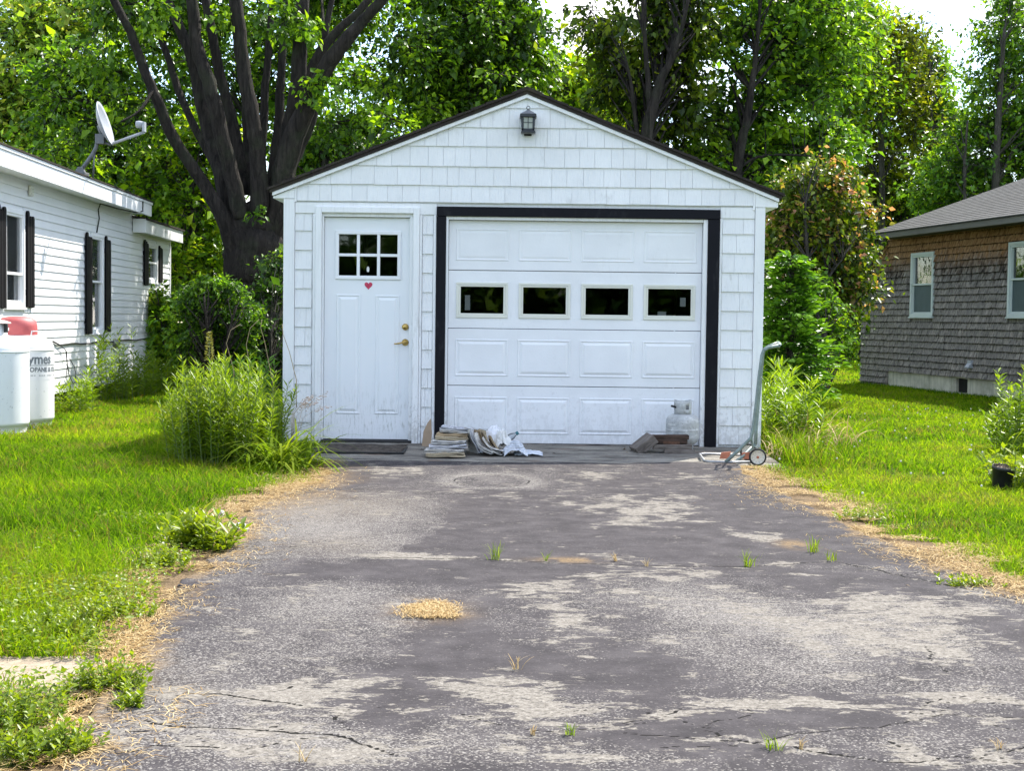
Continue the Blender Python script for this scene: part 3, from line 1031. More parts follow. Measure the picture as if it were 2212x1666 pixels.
big = [p for p in pieces if p[0] < 2.05]
big.sort(key=lambda p: -(p[1] - p[0]) / (25.0 - p[0]) ** 2)
near = set(big[:298])
rest = MB()
for p in pieces:
    if p in near:
        b = MB(); cedar_piece(b, *p)
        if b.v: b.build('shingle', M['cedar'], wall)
    else:
        cedar_piece(rest, *p)
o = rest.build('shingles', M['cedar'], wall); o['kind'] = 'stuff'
MB().box(V0 + 0.08, -0.66, 0.02, 0.2, -0.1, 0.325).build('foundation', M['concrete'], rh, 0.004)
MB().box(-0.12, V1, 0.02, 0.2, -0.1, 0.325).build('foundation', M['concrete'], rh, 0.004)
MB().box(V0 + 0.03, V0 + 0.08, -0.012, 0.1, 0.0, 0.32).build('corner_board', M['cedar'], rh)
bw = frame_ring(-0.655, -0.125, -0.02, 0.325, 0.05, 0.03, 0.14).build('basement_window', M['concrete'], rh)
MB().box(-0.605, -0.175, 0.09, 0.10, 0.03, 0.275).build('pane', plain('opaque dark pane', (0.012, 0.012, 0.012), 0.5, spec=0.1), bw)  # opaque: the dark behind the window is put into the pane colour
MB().box(-0.655, -0.125, 0.5, 0.52, -0.05, 0.33).build('dark_backing', M['dark_inside'], bw)
for r in rw:
    dh_window(rh, *r, curtain=False, mat='green_trim', y_out=-0.045)
MB().box(-3.2, V1 - 0.1, 0.5, 0.55, 0.4, 2.9).build('inner_partition', M['interior_blue'], rh)
b = MB().box(-0.03, 0.10, -0.06, -0.02, 0.46, 0.60)
b.prism([(-0.02, 0.60), (-0.11, 0.49), (-0.11, 0.47), (-0.02, 0.47)], -0.035, 0.105, axis='x')
b.build('dryer_vent', M['dish'], rh, 0.003)
# eave and roof
MB().box(-3.2, V1, -0.47, -0.44, 2.775, 2.8705).build('fascia', paint('weathered grey fascia', (0.15, 0.145, 0.125), 0.8, 0.15, dirt=0.5), rh, 0.003)
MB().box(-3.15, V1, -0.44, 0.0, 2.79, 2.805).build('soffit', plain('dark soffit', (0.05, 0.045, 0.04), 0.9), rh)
RS = 0.36
MB().prism([(-0.48, 2.868), (-0.48, 2.885), (4.2, 2.885 + RS * 4.68), (4.2, 2.86 + RS * 4.68)], -3.24, V1 + 0.1, axis='x').build('roof_deck', M['grey_roof'], rh)
rf = empty('roof', (0, 0, 0)); rf.parent = rh
k = 0
while k * 0.14 < 4.6:
    y0 = -0.50 + k * 0.14
    if k < 18:
        u = -3.25
        while u < V1:
            wd = random.choice([0.6, 0.75, 0.9])
            MB().prism([(y0, 2.888 + RS * (y0 + 0.48)), (y0, 2.902 + RS * (y0 + 0.48)), (y0 + 0.15, 2.894 + RS * (y0 + 0.63)), (y0 + 0.15, 2.888 + RS * (y0 + 0.63))], u, min(u + wd - 0.004, V1), axis='x').build('roof_shingle', M['grey_roof'], rf)
            u += wd
    else:
        MB().prism([(y0, 2.888 + RS * (y0 + 0.48)), (y0, 2.902 + RS * (y0 + 0.48)), (y0 + 0.15, 2.894 + RS * (y0 + 0.63)), (y0 + 0.15, 2.888 + RS * (y0 + 0.63))], -3.25, V1, axis='x').build('roof_shingle', M['grey_roof'], rf)
    k += 1
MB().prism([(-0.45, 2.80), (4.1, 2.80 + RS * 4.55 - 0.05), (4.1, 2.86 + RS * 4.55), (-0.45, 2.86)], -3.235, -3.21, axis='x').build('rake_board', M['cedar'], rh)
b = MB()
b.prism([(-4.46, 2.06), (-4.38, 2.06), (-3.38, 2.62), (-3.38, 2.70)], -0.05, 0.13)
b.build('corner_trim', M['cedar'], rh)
MB().prism([(-4.47, 2.10), (-3.38, 2.70), (-3.38, 2.74), (-4.52, 2.12)], -0.08, 3.0).build('lean_to_roof', M['grey_roof'], rh)
# ================================================================== GROUND, DRIVEWAY, APRON, PATH
LX = np.array([(-1.15, -4.0), (-1.15, 3.0), (-1.19, 3.97), (-1.28, 4.6), (-1.36, 5.3), (-1.43, 5.9), (-1.46, 7.0), (-1.46, 7.56), (-1.58, 8.8), (-1.60, 9.43), (-1.52, 10.2), (-1.40, 10.8), (-1.45, 11.5), (-1.50, 12.4)])
RX = np.array([(4.0, -4.0), (3.2, 3.0), (2.75, 5.0), (2.36, 6.3), (2.22, 7.0), (2.10, 7.69), (2.02, 8.6), (1.96, 9.6), (1.90, 10.6), (1.88, 11.5), (1.93, 12.4)])


def Lx(y): return np.interp(y, LX[:, 1], LX[:, 0]) + (fbm(y * 3.0, y * 0 + 3, 5, 3) - 0.5) * 0.14 + (fbm(y * 14.0, y * 0 + 9, 6, 3) - 0.5) * 0.06
def Rx(y): return np.interp(y, RX[:, 1], RX[:, 0]) + (fbm(y * 3.0, y * 0 + 5, 8, 3) - 0.5) * 0.14 + (fbm(y * 14.0, y * 0 + 2, 9, 3) - 0.5) * 0.06


def soilmat():
    t = NT('lawn soil and thatch')
    a = t.noise(t.pos(), 3, 6, 0.65)
    f = t.noise(t.pos(), 60, 4, 0.7)
    c = t.ramp(a, [(0.3, (0.055, 0.090, 0.012)), (0.55, (0.085, 0.125, 0.016)), (0.75, (0.15, 0.14, 0.045))])
    c = t.mixc(t.maprange(f, 0.35, 0.7, 0, 0.7), c, (0.02, 0.02, 0.008))
    return t.done(t.principled(c, 1.0, t.bump(f, 0.8, 0.03), spec=0.1))


M['soil'] = soilmat()
g = MB()
XS = [-220, -60, -20, -8, 8, 20, 60, 220]
YS = [-220, -60, -20, 0, 8, 20, 40, 80, 220]
vs = [(x, y, -0.02) for y in YS for x in XS]
nx = len(XS)
g.add(vs, [(j * nx + i, j * nx + i + 1, (j + 1) * nx + i + 1, (j + 1) * nx + i) for j in range(len(YS) - 1) for i in range(nx - 1)])
tag(g.build('ground', M['soil']), kind='structure')

# crack polylines, traced in the picture and carried onto the ground
def ground_line(pts, jitter=0.012, step=0.03, seed=1):
    p = [gnd(*q) for q in pts]
    o = []
    for a, c in zip(p, p[1:]):
        n = max(2, int((c - a).length / step))
        for i in range(n): o.append(a.lerp(c, i / n))
    o.append(p[-1])
    a = np.array([(q.x, q.y) for q in o])
    s = np.arange(len(a))
    a[:, 0] += (fbm(s * 0.35, s * 0 + seed, seed, 4) - 0.5) * jitter * 5
    a[:, 1] += (fbm(s * 0.35, s * 0 + seed + 9, seed + 3, 4) - 0.5) * jitter * 5
    return a


CR = [  # pixels, half width
    ([(800, 1207), (985, 1209), (1180, 1218), (1400, 1226), (1620, 1226), (1740, 1219), (1800, 1216), (1890, 1232), (1960, 1250), (2080, 1272), (2212, 1300)], 0.012),
    ([(380, 1500), (480, 1506), (560, 1518), (650, 1528)], 0.010),
    ([(300, 1560), (420, 1574), (560, 1578), (640, 1585), (720, 1590), (800, 1612), (862, 1634)], 0.012),
    ([(640, 1585), (590, 1575), (540, 1588)], 0.006),
    ([(1010, 1545), (1080, 1566), (1180, 1580), (1290, 1572), (1400, 1560)], 0.006),
    ([(1360, 1588), (1440, 1596), (1640, 1604), (1700, 1590), (1900, 1572), (2030, 1545), (2212, 1550)], 0.006),
    ([(1700, 1616), (1850, 1640), (1990, 1652), (2080, 1636), (2212, 1650)], 0.009),
    ([(1990, 1400), (2020, 1425), (2050, 1455)], 0.005),
    ([(1960, 1545), (2010, 1520), (2100, 1505), (2212, 1520)], 0.005),
    ([(630, 1185), (700, 1170), (760, 1178), (830, 1190)], 0.005),
    ([(240, 1640), (330, 1615), (460, 1620), (560, 1640)], 0.007),
]
CRACKS = [(ground_line(p, 0.012, 0.03, i + 2), wdt) for i, (p, wdt) in enumerate(CR)]

# finer cracks that wander off the big ones
_r = random.Random(5)
for i in range(15):
    ln, wdt = CRACKS[_r.choice([0, 1, 2, 2, 4, 5, 5, 6, 6, 8, 10])]
    p = np.array(ln[_r.randrange(len(ln))]); a = _r.uniform(0, 6.28); q = [p.copy()]
    for k in range(_r.randint(14, 45)):
        a += _r.uniform(-0.55, 0.55)
        p = p + np.array([math.cos(a), math.sin(a) * 0.8]) * 0.022
        q.append(p.copy())
    CRACKS.append((np.array(q), 0.0042))

# worn places: px centre, px half sizes, strength (how far the black sealer has gone)
WEAR = [   # aggregate showing as salt and pepper
    (1070, 1036, 90, 20, 0.45), (760, 1100, 170, 34, 0.45), (800, 1165, 170, 40, 0.62), (640, 1120, 90, 60, 0.35), (1180, 1060, 60, 12, 0.3), (1500, 1150, 60, 10, 0.2), (1330, 1150, 40, 10, 0.3),
    (1480, 1290, 170, 36, 0.52), (1640, 1340, 130, 40, 0.60), (1800, 1385, 190, 60, 0.62), (1950, 1350, 120, 50, 0.50), (1560, 1410, 170, 34, 0.52), (1720, 1460, 190, 40, 0.48), (2100, 1420, 120, 50, 0.40), (1480, 1350, 60, 26, 0.3),
    (560, 1330, 240, 70, 0.36), (480, 1440, 220, 60, 0.40), (760, 1290, 150, 40, 0.48), (820, 1390, 180, 50, 0.34), (1180, 1380, 160, 40, 0.28), (560, 1500, 120, 24, 0.4), (700, 1580, 220, 50, 0.55), (500, 1620, 240, 50, 0.55), (1350, 1640, 160, 30, 0.45),
    (1900, 1600, 320, 50, 0.45), (2050, 1500, 160, 26, 0.5), (300, 1470, 120, 40, 0.35), (330, 1560, 140, 50, 0.45), (1220, 1540, 200, 40, 0.35), (980, 1620, 240, 40, 0.4), (470, 1230, 100, 40, 0.35)]
FLAKE = [  # sealer peeled off in crisp pale flakes
    (880, 1206, 110, 6, 0.9), (850, 1022, 90, 10, 0.42), (1330, 1095, 120, 16, 0.36), (1400, 1130, 90, 20, 0.40), (1500, 1040, 140, 10, 0.34), (1640, 1164, 50, 8, 0.8), (1590, 1000, 110, 5, 0.8), (1430, 1110, 160, 40, 0.16),
    (1160, 1275, 70, 16, 0.40), (1210, 1340, 50, 26, 0.44), (1400, 1245, 170, 12, 0.42), (1470, 1280, 120, 16, 0.3), (1650, 1330, 90, 26, 0.3), (1850, 1370, 130, 40, 0.3), (2020, 1320, 140, 20, 0.38), (1950, 1370, 120, 40, 0.28), (2120, 1290, 90, 10, 0.38), (1900, 1295, 90, 14, 0.3),
    (1430, 1385, 130, 14, 0.32), (2100, 1400, 120, 40, 0.28), (700, 1490, 110, 24, 0.40), (655, 1507, 36, 14, 0.8), (1050, 1487, 140, 30, 0.46), (1220, 1538, 170, 26, 0.40), (1390, 1505, 60, 14, 0.4), (1550, 1535, 100, 14, 0.42), (1620, 1520, 90, 12, 0.48), (1750, 1525, 120, 16, 0.42),
    (1860, 1533, 130, 14, 0.40), (2000, 1505, 160, 10, 0.5), (980, 1625, 200, 30, 0.30), (430, 1500, 160, 12, 0.4), (620, 1640, 200, 20, 0.35), (1000, 1060, 40, 8, 0.3), (1250, 1030, 60, 8, 0.28), (1300, 1640, 120, 16, 0.3), (300, 1600, 100, 30, 0.3)]
DARK = [  # places where the sealer is whole
    (1130, 1140, 190, 68, 0.42), (850, 1240, 200, 26, 0.40), (1150, 1235, 250, 12, 0.25), (1700, 1110, 190, 60, 0.22), (1480, 1195, 220, 24, 0.25),
    (1010, 1440, 170, 60, 0.22), (800, 1540, 100, 50, 0.40), (1420, 1430, 90, 40, 0.22), (1500, 1590, 200, 40, 0.30), (1620, 1400, 80, 18, 0.2), (1880, 1270, 170, 24, 0.25),
    (1100, 1360, 120, 40, 0.05), (1800, 1560, 90, 20, 0.25), (700, 1030, 60, 20, 0.1),
]


def blob(X, Y, px, py, rx, ry):
    c = gnd(px, py); e = gnd(px + rx, py); n0 = gnd(px, py - ry); n1 = gnd(px, py + ry)
    ax = abs(e.x - c.x); ay = abs(n0.y - n1.y) / 2; cy = (n0.y + n1.y) / 2
    d = ((X - c.x) / ax) ** 2 + ((Y - cy) / ay) ** 2
    return np.exp(-d * 0.9)


def line_dist(X, Y, line):
    d = np.full(X.shape, 9.0)
    x0, x1 = line[:, 0].min() - 0.15, line[:, 0].max() + 0.15
    y0, y1 = line[:, 1].min() - 0.15, line[:, 1].max() + 0.15
    msk = (X > x0) & (X < x1) & (Y > y0) & (Y < y1)
    xs, ys = X[msk], Y[msk]
    dm = np.full(xs.shape, 9.0)
    for a, c in zip(line, line[1:]):
        v = c - a; L2 = max(1e-9, (v ** 2).sum())
        t = np.clip(((xs - a[0]) * v[0] + (ys - a[1]) * v[1]) / L2, 0, 1)
        dm = np.minimum(dm, np.hypot(xs - a[0] - t * v[0], ys - a[1] - t * v[1]))
    d[msk] = dm
    return d


yy = np.concatenate([np.arange(-4, 3.4, 0.25), np.arange(3.4, 5.6, 0.010), np.arange(5.6, 8.0, 0.016), np.arange(8.0, 12.32, 0.03), [12.34]])
nu = 300
uu = np.linspace(0, 1, nu)
L_, R_ = Lx(yy), Rx(yy)
YE = yy[:, None] + np.zeros(nu)
XE = L_[:, None] + (R_ - L_)[:, None] * uu[None, :]
# the far edge of the overlay wanders
far = 12.28 + (fbm(XE[-1] * 2.2, XE[-1] * 0, 31, 4) - 0.5) * 0.25 + 0.30 * smooth01(XE[-1], 0.9, 1.9)
kk = smooth01(YE, 11.2, 12.34)
YE = YE + kk * (far[None, :] - 12.34)
fb = fbm(XE * 1.6, YE * 1.1, 41, 7)
fl = fbm(XE * 7, YE * 4, 43, 5)
wear = 0.04 + (fb - 0.5) * 0.6 + (fl - 0.5) * 0.45
flake = 0.02 + (fbm(XE * 2.0, YE * 1.4, 47, 5) - 0.5) * 0.45 + (fbm(XE * 8, YE * 6, 48, 5) - 0.5) * 0.95
for (a, c, rx, ry, s) in WEAR: wear = wear + 0.86 * s * blob(XE, YE, a, c, rx, ry)
for (a, c, rx, ry, s) in FLAKE: flake = flake + s * blob(XE, YE, a, c, rx, ry)
for (a, c, rx, ry, s) in DARK:
    k_ = blob(XE, YE, a, c, rx, ry)
    wear = wear - s * 1.2 * k_; flake = flake - s * 0.5 * k_
# the old left-hand skin stops at a ragged border against newer sealer
bx = gnd(940, 1140).x + (fbm(YE * 3.0, YE * 0, 49, 5) - 0.5) * 0.45
zone = smooth01(YE, gnd(900, 1212).y - 0.02, gnd(900, 1212).y + 0.02) * (1 - smooth01(YE, gnd(900, 1085).y - 0.1, gnd(900, 1085).y + 0.1))
wear = wear + zone * np.where(XE < bx, 0.16, -0.25)
crack = np.zeros_like(XE)
zoff = np.zeros_like(XE)
for ln, wdt in CRACKS:
    d = line_dist(XE, YE, ln)
    wv_ = wdt * (0.35 + 0.85 * fbm(XE * 5, YE * 5, 57, 3))
    crack = np.maximum(crack, 1 - smooth01(d, wv_ * 0.35, wv_ * 0.95))
    zoff -= 0.003 * (1 - smooth01(d, wdt * 0.3, wdt * 1.2))
    flake += 0.20 * (1 - smooth01(d, 0.01, 0.09))
edge = np.minimum(XE - L_[:, None], R_[:, None] - XE)
straw = (1 - smooth01(edge, 0.0, 0.17)) * smooth01(fbm(XE * 9, YE * 9, 61, 5), 0.42, 0.54)
straw = np.maximum(straw, blob(XE, YE, 640, 1050, 90, 40) * 1.3 * smooth01(fbm(XE * 4, YE * 4, 66, 4), 0.35, 0.6))
for (a, c, rx, ry) in [(925, 1322, 62, 20), (960, 1332, 50, 8), (1230, 1213, 60, 5), (1715, 1180, 30, 8)]:
    straw = np.maximum(straw, 1.4 * blob(XE, YE, a, c, rx, ry) * smooth01(fbm(XE * 9, YE * 9, 71, 4), 0.25, 0.5))
tanz = 0.9 * blob(XE, YE, 700, 1095, 180, 30) + 0.7 * blob(XE, YE, 240, 1480, 140, 40) + 0.6 * blob(XE, YE, 700, 1180, 120, 20)
ring = np.hypot((XE - gnd(1062, 1042).x) / 0.30, (YE - gnd(1062, 1042).y) / 0.42)
wear += 0.40 * np.exp(-((ring - 1.1) / 0.25) ** 2) - 0.15 * (ring < 0.85)
crack = np.maximum(crack, 0.8 * np.exp(-((ring - 0.92) / 0.035) ** 2) * (fbm(XE * 6, YE * 6, 77, 3) > 0.45))
Z = 0.006 + 0.012 * (fbm(XE * 0.6, YE * 0.6, 51, 3) - 0.5) + 0.004 * (fbm(XE * 9, YE * 9, 52, 3) - 0.5) + zoff
Z += 0.012 * smooth01(YE, 11.0, 12.0)
Z[-1, :] -= 0.02
Z[:, 0] -= 0.03; Z[:, -1] -= 0.03
ny = len(yy)
verts = np.stack([XE, YE, Z], -1).reshape(-1, 3)
ii = (np.arange(ny - 1)[:, None] * nu + np.arange(nu - 1)[None, :]).ravel()
quads = np.stack([ii, ii + 1, ii + nu + 1, ii + nu], -1)


def asphalt():
    t = NT('worn sealed asphalt')
    p = t.pos()
    n1 = t.noise(p, 13, 5, 0.7)
    n2 = t.noise(p, 48, 4, 0.7)
    n3 = t.noise(p, 150, 3, 0.65)
    vor = t.n('TexVoronoi', i_Vector=p, i_Scale=185.0, feature='F1')
    stone = t.n('SeparateColor', i_Color=vor.outputs['Color']).outputs[0]
    n0 = t.noise(p, 5, 6, 0.65)
    sealed = t.ramp(n0, [(0.32, (0.036, 0.0325, 0.034)), (0.52, (0.054, 0.0485, 0.0505)), (0.70, (0.078, 0.071, 0.072))])
    sealed = t.mixc(t.maprange(n2, 0.52, 0.75, 0, 0.55), sealed, (0.066, 0.059, 0.060))
    sealed = t.mixc(t.maprange(n3, 0.45, 0.30, 0, 0.6), sealed, (0.018, 0.017, 0.018))
    sealed = t.mixc(t.maprange(stone, 0.975, 0.985, 0, 0.6), sealed, (0.15, 0.14, 0.13))
    # exposed stones: each Voronoi cell is pale or dark by its own chance
    dens = t.math('ADD', t.attr('wear'), t.math('MULTIPLY', t.math('SUBTRACT', n1, 0.5), 0.7))
    pale = t.maprange(t.math('SUBTRACT', dens, t.math('MULTIPLY', stone, 0.9)), 0.0, 0.05)
    stonec = t.ramp(t.n('SeparateColor', i_Color=vor.outputs['Color']).outputs[1], [(0.0, (0.085, 0.077, 0.072)), (0.5, (0.145, 0.133, 0.123)), (1.0, (0.25, 0.235, 0.215))])
    c = t.mixc(pale, sealed, stonec)
    st1 = t.noise(t.pos((7, 15, 1)), 1.0, 8, 0.72, 0.8)
    st2 = t.noise(t.pos((26, 60, 1)), 1.0, 5, 0.7)
    fz = t.math('ADD', t.math('MULTIPLY', t.attr('flake'), 0.74), t.math('ADD', t.math('MULTIPLY', t.math('SUBTRACT', st1, 0.5), 1.75), t.math('MULTIPLY', t.math('SUBTRACT', st2, 0.5), 0.75)))
    f = t.math('MULTIPLY', t.maprange(fz, 0.228, 0.262), t.maprange(n3, 0.25, 0.5, 0.55, 1.0))
    cream = t.ramp(n2, [(0.3, (0.115, 0.103, 0.089)), (0.5, (0.195, 0.178, 0.154)), (0.7, (0.29, 0.268, 0.235))])
    cream = t.mixc(t.maprange(stone, 0.75, 0.9, 0, 0.5), cream, (0.06, 0.055, 0.05))
    c = t.mixc(f, c, cream)
    tanf = t.math('MULTIPLY', t.attr('tan'), t.maprange(n2, 0.35, 0.65), True)
    c = t.mixc(t.math('MULTIPLY', tanf, 0.6), c, (0.135, 0.105, 0.068))
    st = t.math('MULTIPLY', t.attr('straw'), t.maprange(t.math('ADD', t.math('MULTIPLY', n2, 0.6), t.math('MULTIPLY', n3, 0.4)), 0.36, 0.52), True)
    c = t.mixc(t.math('MULTIPLY', st, 0.7), c, t.ramp(n3, [(0.3, (0.12, 0.078, 0.040)), (0.6, (0.27, 0.185, 0.093))]))
    cr = t.maprange(t.math('ADD', t.attr('crack'), t.math('MULTIPLY', t.math('SUBTRACT', n2, 0.5), 0.7)), 0.42, 0.58)
    c = t.mixc(t.math('MULTIPLY', cr, t.maprange(n3, 0.25, 0.5, 0.7, 1.0)), c, (0.006, 0.0055, 0.005))
    h = t.math('ADD', t.math('MULTIPLY', stone, 0.5), n2)
    h = t.math('SUBTRACT', h, t.math('MULTIPLY', t.math('SUBTRACT', 1.0, f), 0.2))
    return t.done(t.principled(c, t.maprange(f, 0, 1, 0.85, 0.97), t.bump(h, 0.5, 0.006), spec=0.08))


M['asphalt'] = asphalt()
drv = np_mesh('driveway', verts, quads, M['asphalt'], None, dict(wear=wear.ravel(), flake=flake.ravel(), crack=crack.ravel(), straw=np.clip(straw, 0, 1).ravel(), tan=np.clip(tanz, 0, 1).ravel()), smooth=True)
tag(drv, kind='structure')

# old apron in front of the doors
ax = np.linspace(-1.95, 2.32, 260); ay = np.linspace(12.05, 13.96, 120)
AX, AY = np.meshgrid(ax, ay)
AZ = -0.004 + 0.030 * smooth01(AY, 12.4, 13.9) + 0.010 * (fbm(AX * 3, AY * 3, 81, 4) - 0.5) + 0.008 * (fbm(AX * 14, AY * 14, 82, 3) - 0.5)
AZ[:, 0] -= 0.03; AZ[:, -1] -= 0.03
AZ -= 0.02 * smooth01(-AX, 1.7, 1.95)
ii = (np.arange(119)[:, None] * 260 + np.arange(259)[None, :]).ravel()


def apronmat():
    t = NT('gritty old apron')
    p = t.pos()
    a = t.noise(t.pos((1.2, 3.5, 1)), 1.6, 6, 0.7)
    n3 = t.noise(p, 110, 3, 0.7)
    c = t.ramp(a, [(0.34, (0.04, 0.036, 0.035)), (0.44, (0.20, 0.185, 0.16)), (0.60, (0.36, 0.335, 0.285)), (0.8, (0.48, 0.45, 0.38))])
    c = t.mixc(t.maprange(n3, 0.40, 0.60, 0, 0.55), c, (0.09, 0.082, 0.075))
    r = t.noise(t.pos((1, 2, 1)), 2.1, 4)
    c = t.mixc(t.maprange(r, 0.58, 0.72, 0, 0.5), c, (0.20, 0.10, 0.05))
    return t.done(t.principled(c, 0.95, t.bump(n3, 0.8, 0.012), spec=0.2))


M['apron'] = apronmat()
tag(np_mesh('pavement', np.stack([AX, AY, AZ], -1).reshape(-1, 3), np.stack([ii, ii + 1, ii + 261, ii + 260], -1), M['apron'], smooth=True), kind='structure')


def pathmat():
    t = NT('pale sandy path')
    p = t.pos()
    n2 = t.noise(p, 45, 5, 0.7); n1 = t.noise(p, 5, 4); n3 = t.noise(p, 170, 3)
    c = t.ramp(n2, [(0.3, (0.22, 0.172, 0.12)), (0.55, (0.34, 0.275, 0.20)), (0.75, (0.43, 0.355, 0.27))])
    c = t.mixc(t.maprange(n1, 0.5, 0.7, 0, 0.4), c, (0.25, 0.22, 0.19))
    c = t.mixc(t.maprange(n3, 0.55, 0.7, 0, 0.5), c, (0.045, 0.04, 0.036))
    return t.done(t.principled(c, 0.95, t.bump(n3, 0.5, 0.006), spec=0.15))


M['path'] = pathmat()
px_ = np.linspace(-6.0, -1.05, 160); t_ = np.linspace(0, 1, 20)
PX, PT = np.meshgrid(px_, t_)
lo = 4.70 + 0.10 * (fbm(px_ * 3, px_ * 0, 91, 3) - 0.5); hi = 5.22 + 0.12 * (fbm(px_ * 3, px_ * 0, 92, 3) - 0.5)
PY = lo[None, :] + (hi - lo)[None, :] * PT
PZ = -0.008 + 0.004 * (fbm(PX * 9, PY * 9, 93, 3) - 0.5) - 0.02 * ((PT < 0.01) | (PT > 0.99))
PZ -= 0.012 * smooth01(PX, -1.5, -1.2)
ii = (np.arange(19)[:, None] * 160 + np.arange(159)[None, :]).ravel()
tag(np_mesh('path', np.stack([PX, PY, PZ], -1).reshape(-1, 3), np.stack([ii, ii + 1, ii + 161, ii + 160], -1), M['path'], smooth=True), kind='structure')

def edgemat():
    t = NT('thatch and chips along the drive')
    n3 = t.noise(t.pos(), 110, 4, 0.7); n1 = t.noise(t.pos(), 6, 4)
    c = t.ramp(n3, [(0.3, (0.05, 0.036, 0.021)), (0.5, (0.165, 0.115, 0.066)), (0.72, (0.29, 0.212, 0.128))])
    c = t.mixc(t.maprange(n1, 0.5, 0.7, 0, 0.6), c, (0.05, 0.04, 0.022))
    return t.done(t.principled(c, 0.95, t.bump(n3, 0.9, 0.012), spec=0.1))


M['edge'] = edgemat()
ye = np.arange(3.0, 12.3, 0.06)
for side in (0, 1):
    base = Lx(ye) if side == 0 else Rx(ye)
    k = np.linspace(-0.03, 1.0, 9)[None, :]
    wdt = (0.05 + 0.34 * smooth01(fbm(ye * 0.9, ye * 0 + side * 7, 143, 3), 0.25, 0.75) + (0.12 if side else 0.0))[:, None]
    EX = base[:, None] + (-1 if side == 0 else 1) * k * wdt
    EY = ye[:, None] + 0 * k
    EZ = -0.006 + 0.012 * (fbm(EX * 12, EY * 12, 145, 3) - 0.5) - 0.014 * k ** 2
    nn = len(ye)
    ii = (np.arange(nn - 1)[:, None] * 9 + np.arange(8)[None, :]).ravel()
    tag(np_mesh('verge', np.stack([EX, EY, EZ], -1).reshape(-1, 3), np.stack([ii, ii + 1, ii + 10, ii + 9], -1), M['edge'], smooth=True), kind='structure')

# ================================================================== GRASS
def bladesmat(name, stops, trans=0.5, tcol=(1.3, 1.3, 0.5)):
    t = NT(name)
    c = t.ramp(t.attr('rnd'), [(i / (len(stops) - 1), s) for i, s in enumerate(stops)])
    c = t.mixc(t.math('MULTIPLY', t.attr('dry'), 0.9, True), c, (0.22, 0.155, 0.06))
    p = t.principled(c, 0.7, spec=0.04)
    tr = t.n('BsdfTranslucent', i_Color=t.mixc(1.0, c, tcol, 'MULTIPLY'))
    mx = t.n('MixShader', i_Fac=trans)
    t.t.links.new(p, mx.inputs[1]); t.t.links.new(tr.outputs[0], mx.inputs[2])
    return t.done(mx.outputs[0])


M['grass'] = bladesmat('lawn grass blades', [(0.040, 0.100, 0.004), (0.098, 0.205, 0.005), (0.175, 0.295, 0.007), (0.28, 0.37, 0.016)])
M['straw'] = bladesmat('dead straw', [(0.24, 0.145, 0.06), (0.38, 0.26, 0.115), (0.50, 0.37, 0.18), (0.58, 0.46, 0.27)], 0.2, (1, 1, 1))


def blades(name, P, H, Wd, lean, mat, parent=None, dry=None, az=None, rnd=None, droop=0.0):
    """curved three-level grass blades, one mesh"""
    n = len(P)
    az = RNG.uniform(0, 2 * np.pi, n) if az is None else az
    rnd = RNG.uniform(0, 1, n) if rnd is None else rnd
    d = np.stack([np.cos(az), np.sin(az), np.zeros(n)], -1)
    tw = az + np.pi / 2 + RNG.uniform(-0.9, 0.9, n)
    s = np.stack([np.cos(tw), np.sin(tw), np.zeros(n)], -1)
    up = np.array([0, 0, 1.0])
    def pt(t):
        out = (lean * H * t ** 1.8)[:, None] * d
        return P + out + ((H * (t - droop * t * t)) * np.sqrt(np.clip(1 - (0.55 * lean * t) ** 2, 0.1, 1)))[:, None] * up
    hw = (Wd * 0.5)[:, None] * s
    b0, b1 = P - hw, P + hw
    m = pt(np.full(n, 0.55)); m0, m1 = m - hw * 0.8, m + hw * 0.8
    tip = pt(np.ones(n))
    V = np.stack([b0, b1, m0, m1, tip], 1).reshape(-1, 3)
    k = np.arange(n)[:, None] * 5
    T = np.concatenate([k + np.array([[0, 1, 3]]), k + np.array([[0, 3, 2]]), k + np.array([[2, 3, 4]])], 0)
    dry = np.zeros(n) if dry is None else dry
    return np_mesh(name, V, T, mat, parent, dict(rnd=np.repeat(rnd, 5), dry=np.repeat(dry, 5)))


# where grass grows
WN = np.array([-0.041, 1.0]) / math.hypot(0.041, 1)


def lawn_points(n, x0, x1, y0, y1):
    X = RNG.uniform(x0, x1, n); Y = RNG.uniform(y0, y1, n)
    return X, Y


def lawn_mask(X, Y):
    l, r = Lx(Y), Rx(Y)
    inside = (X > l - 0.02) & (X < r + 0.02) & (Y < 12.5)
    apron = (X > -1.75) & (X < 2.33) & (Y >= 12.4) & (Y < 13.95)
    gar = (X > -2.16) & (X < 2.35) & (Y >= 13.85) & (Y < 20.5)
    whx = -5.8 - 0.041 * (Y - 16)
    house = (X < whx - 0.12) & (Y > 11.5) & (Y < 27.1)
    rx = 7.75 + 0.18 * (25.0 - Y)
    house2 = (X > rx - 0.01) & (Y < 29.6) & (Y > 18)
    pth = (Y > 4.72 + 0.05 * np.sin(X * 7)) & (Y < 5.20 + 0.05 * np.sin(X * 5)) & (X < -1.1)
    tank = (np.hypot(X + 5.33, Y - 15.95) < 0.38) | (np.hypot(X + 5.22, Y - 15.2) < 0.38)
    return ~(inside | apron | gar | house | house2 | pth | tank)


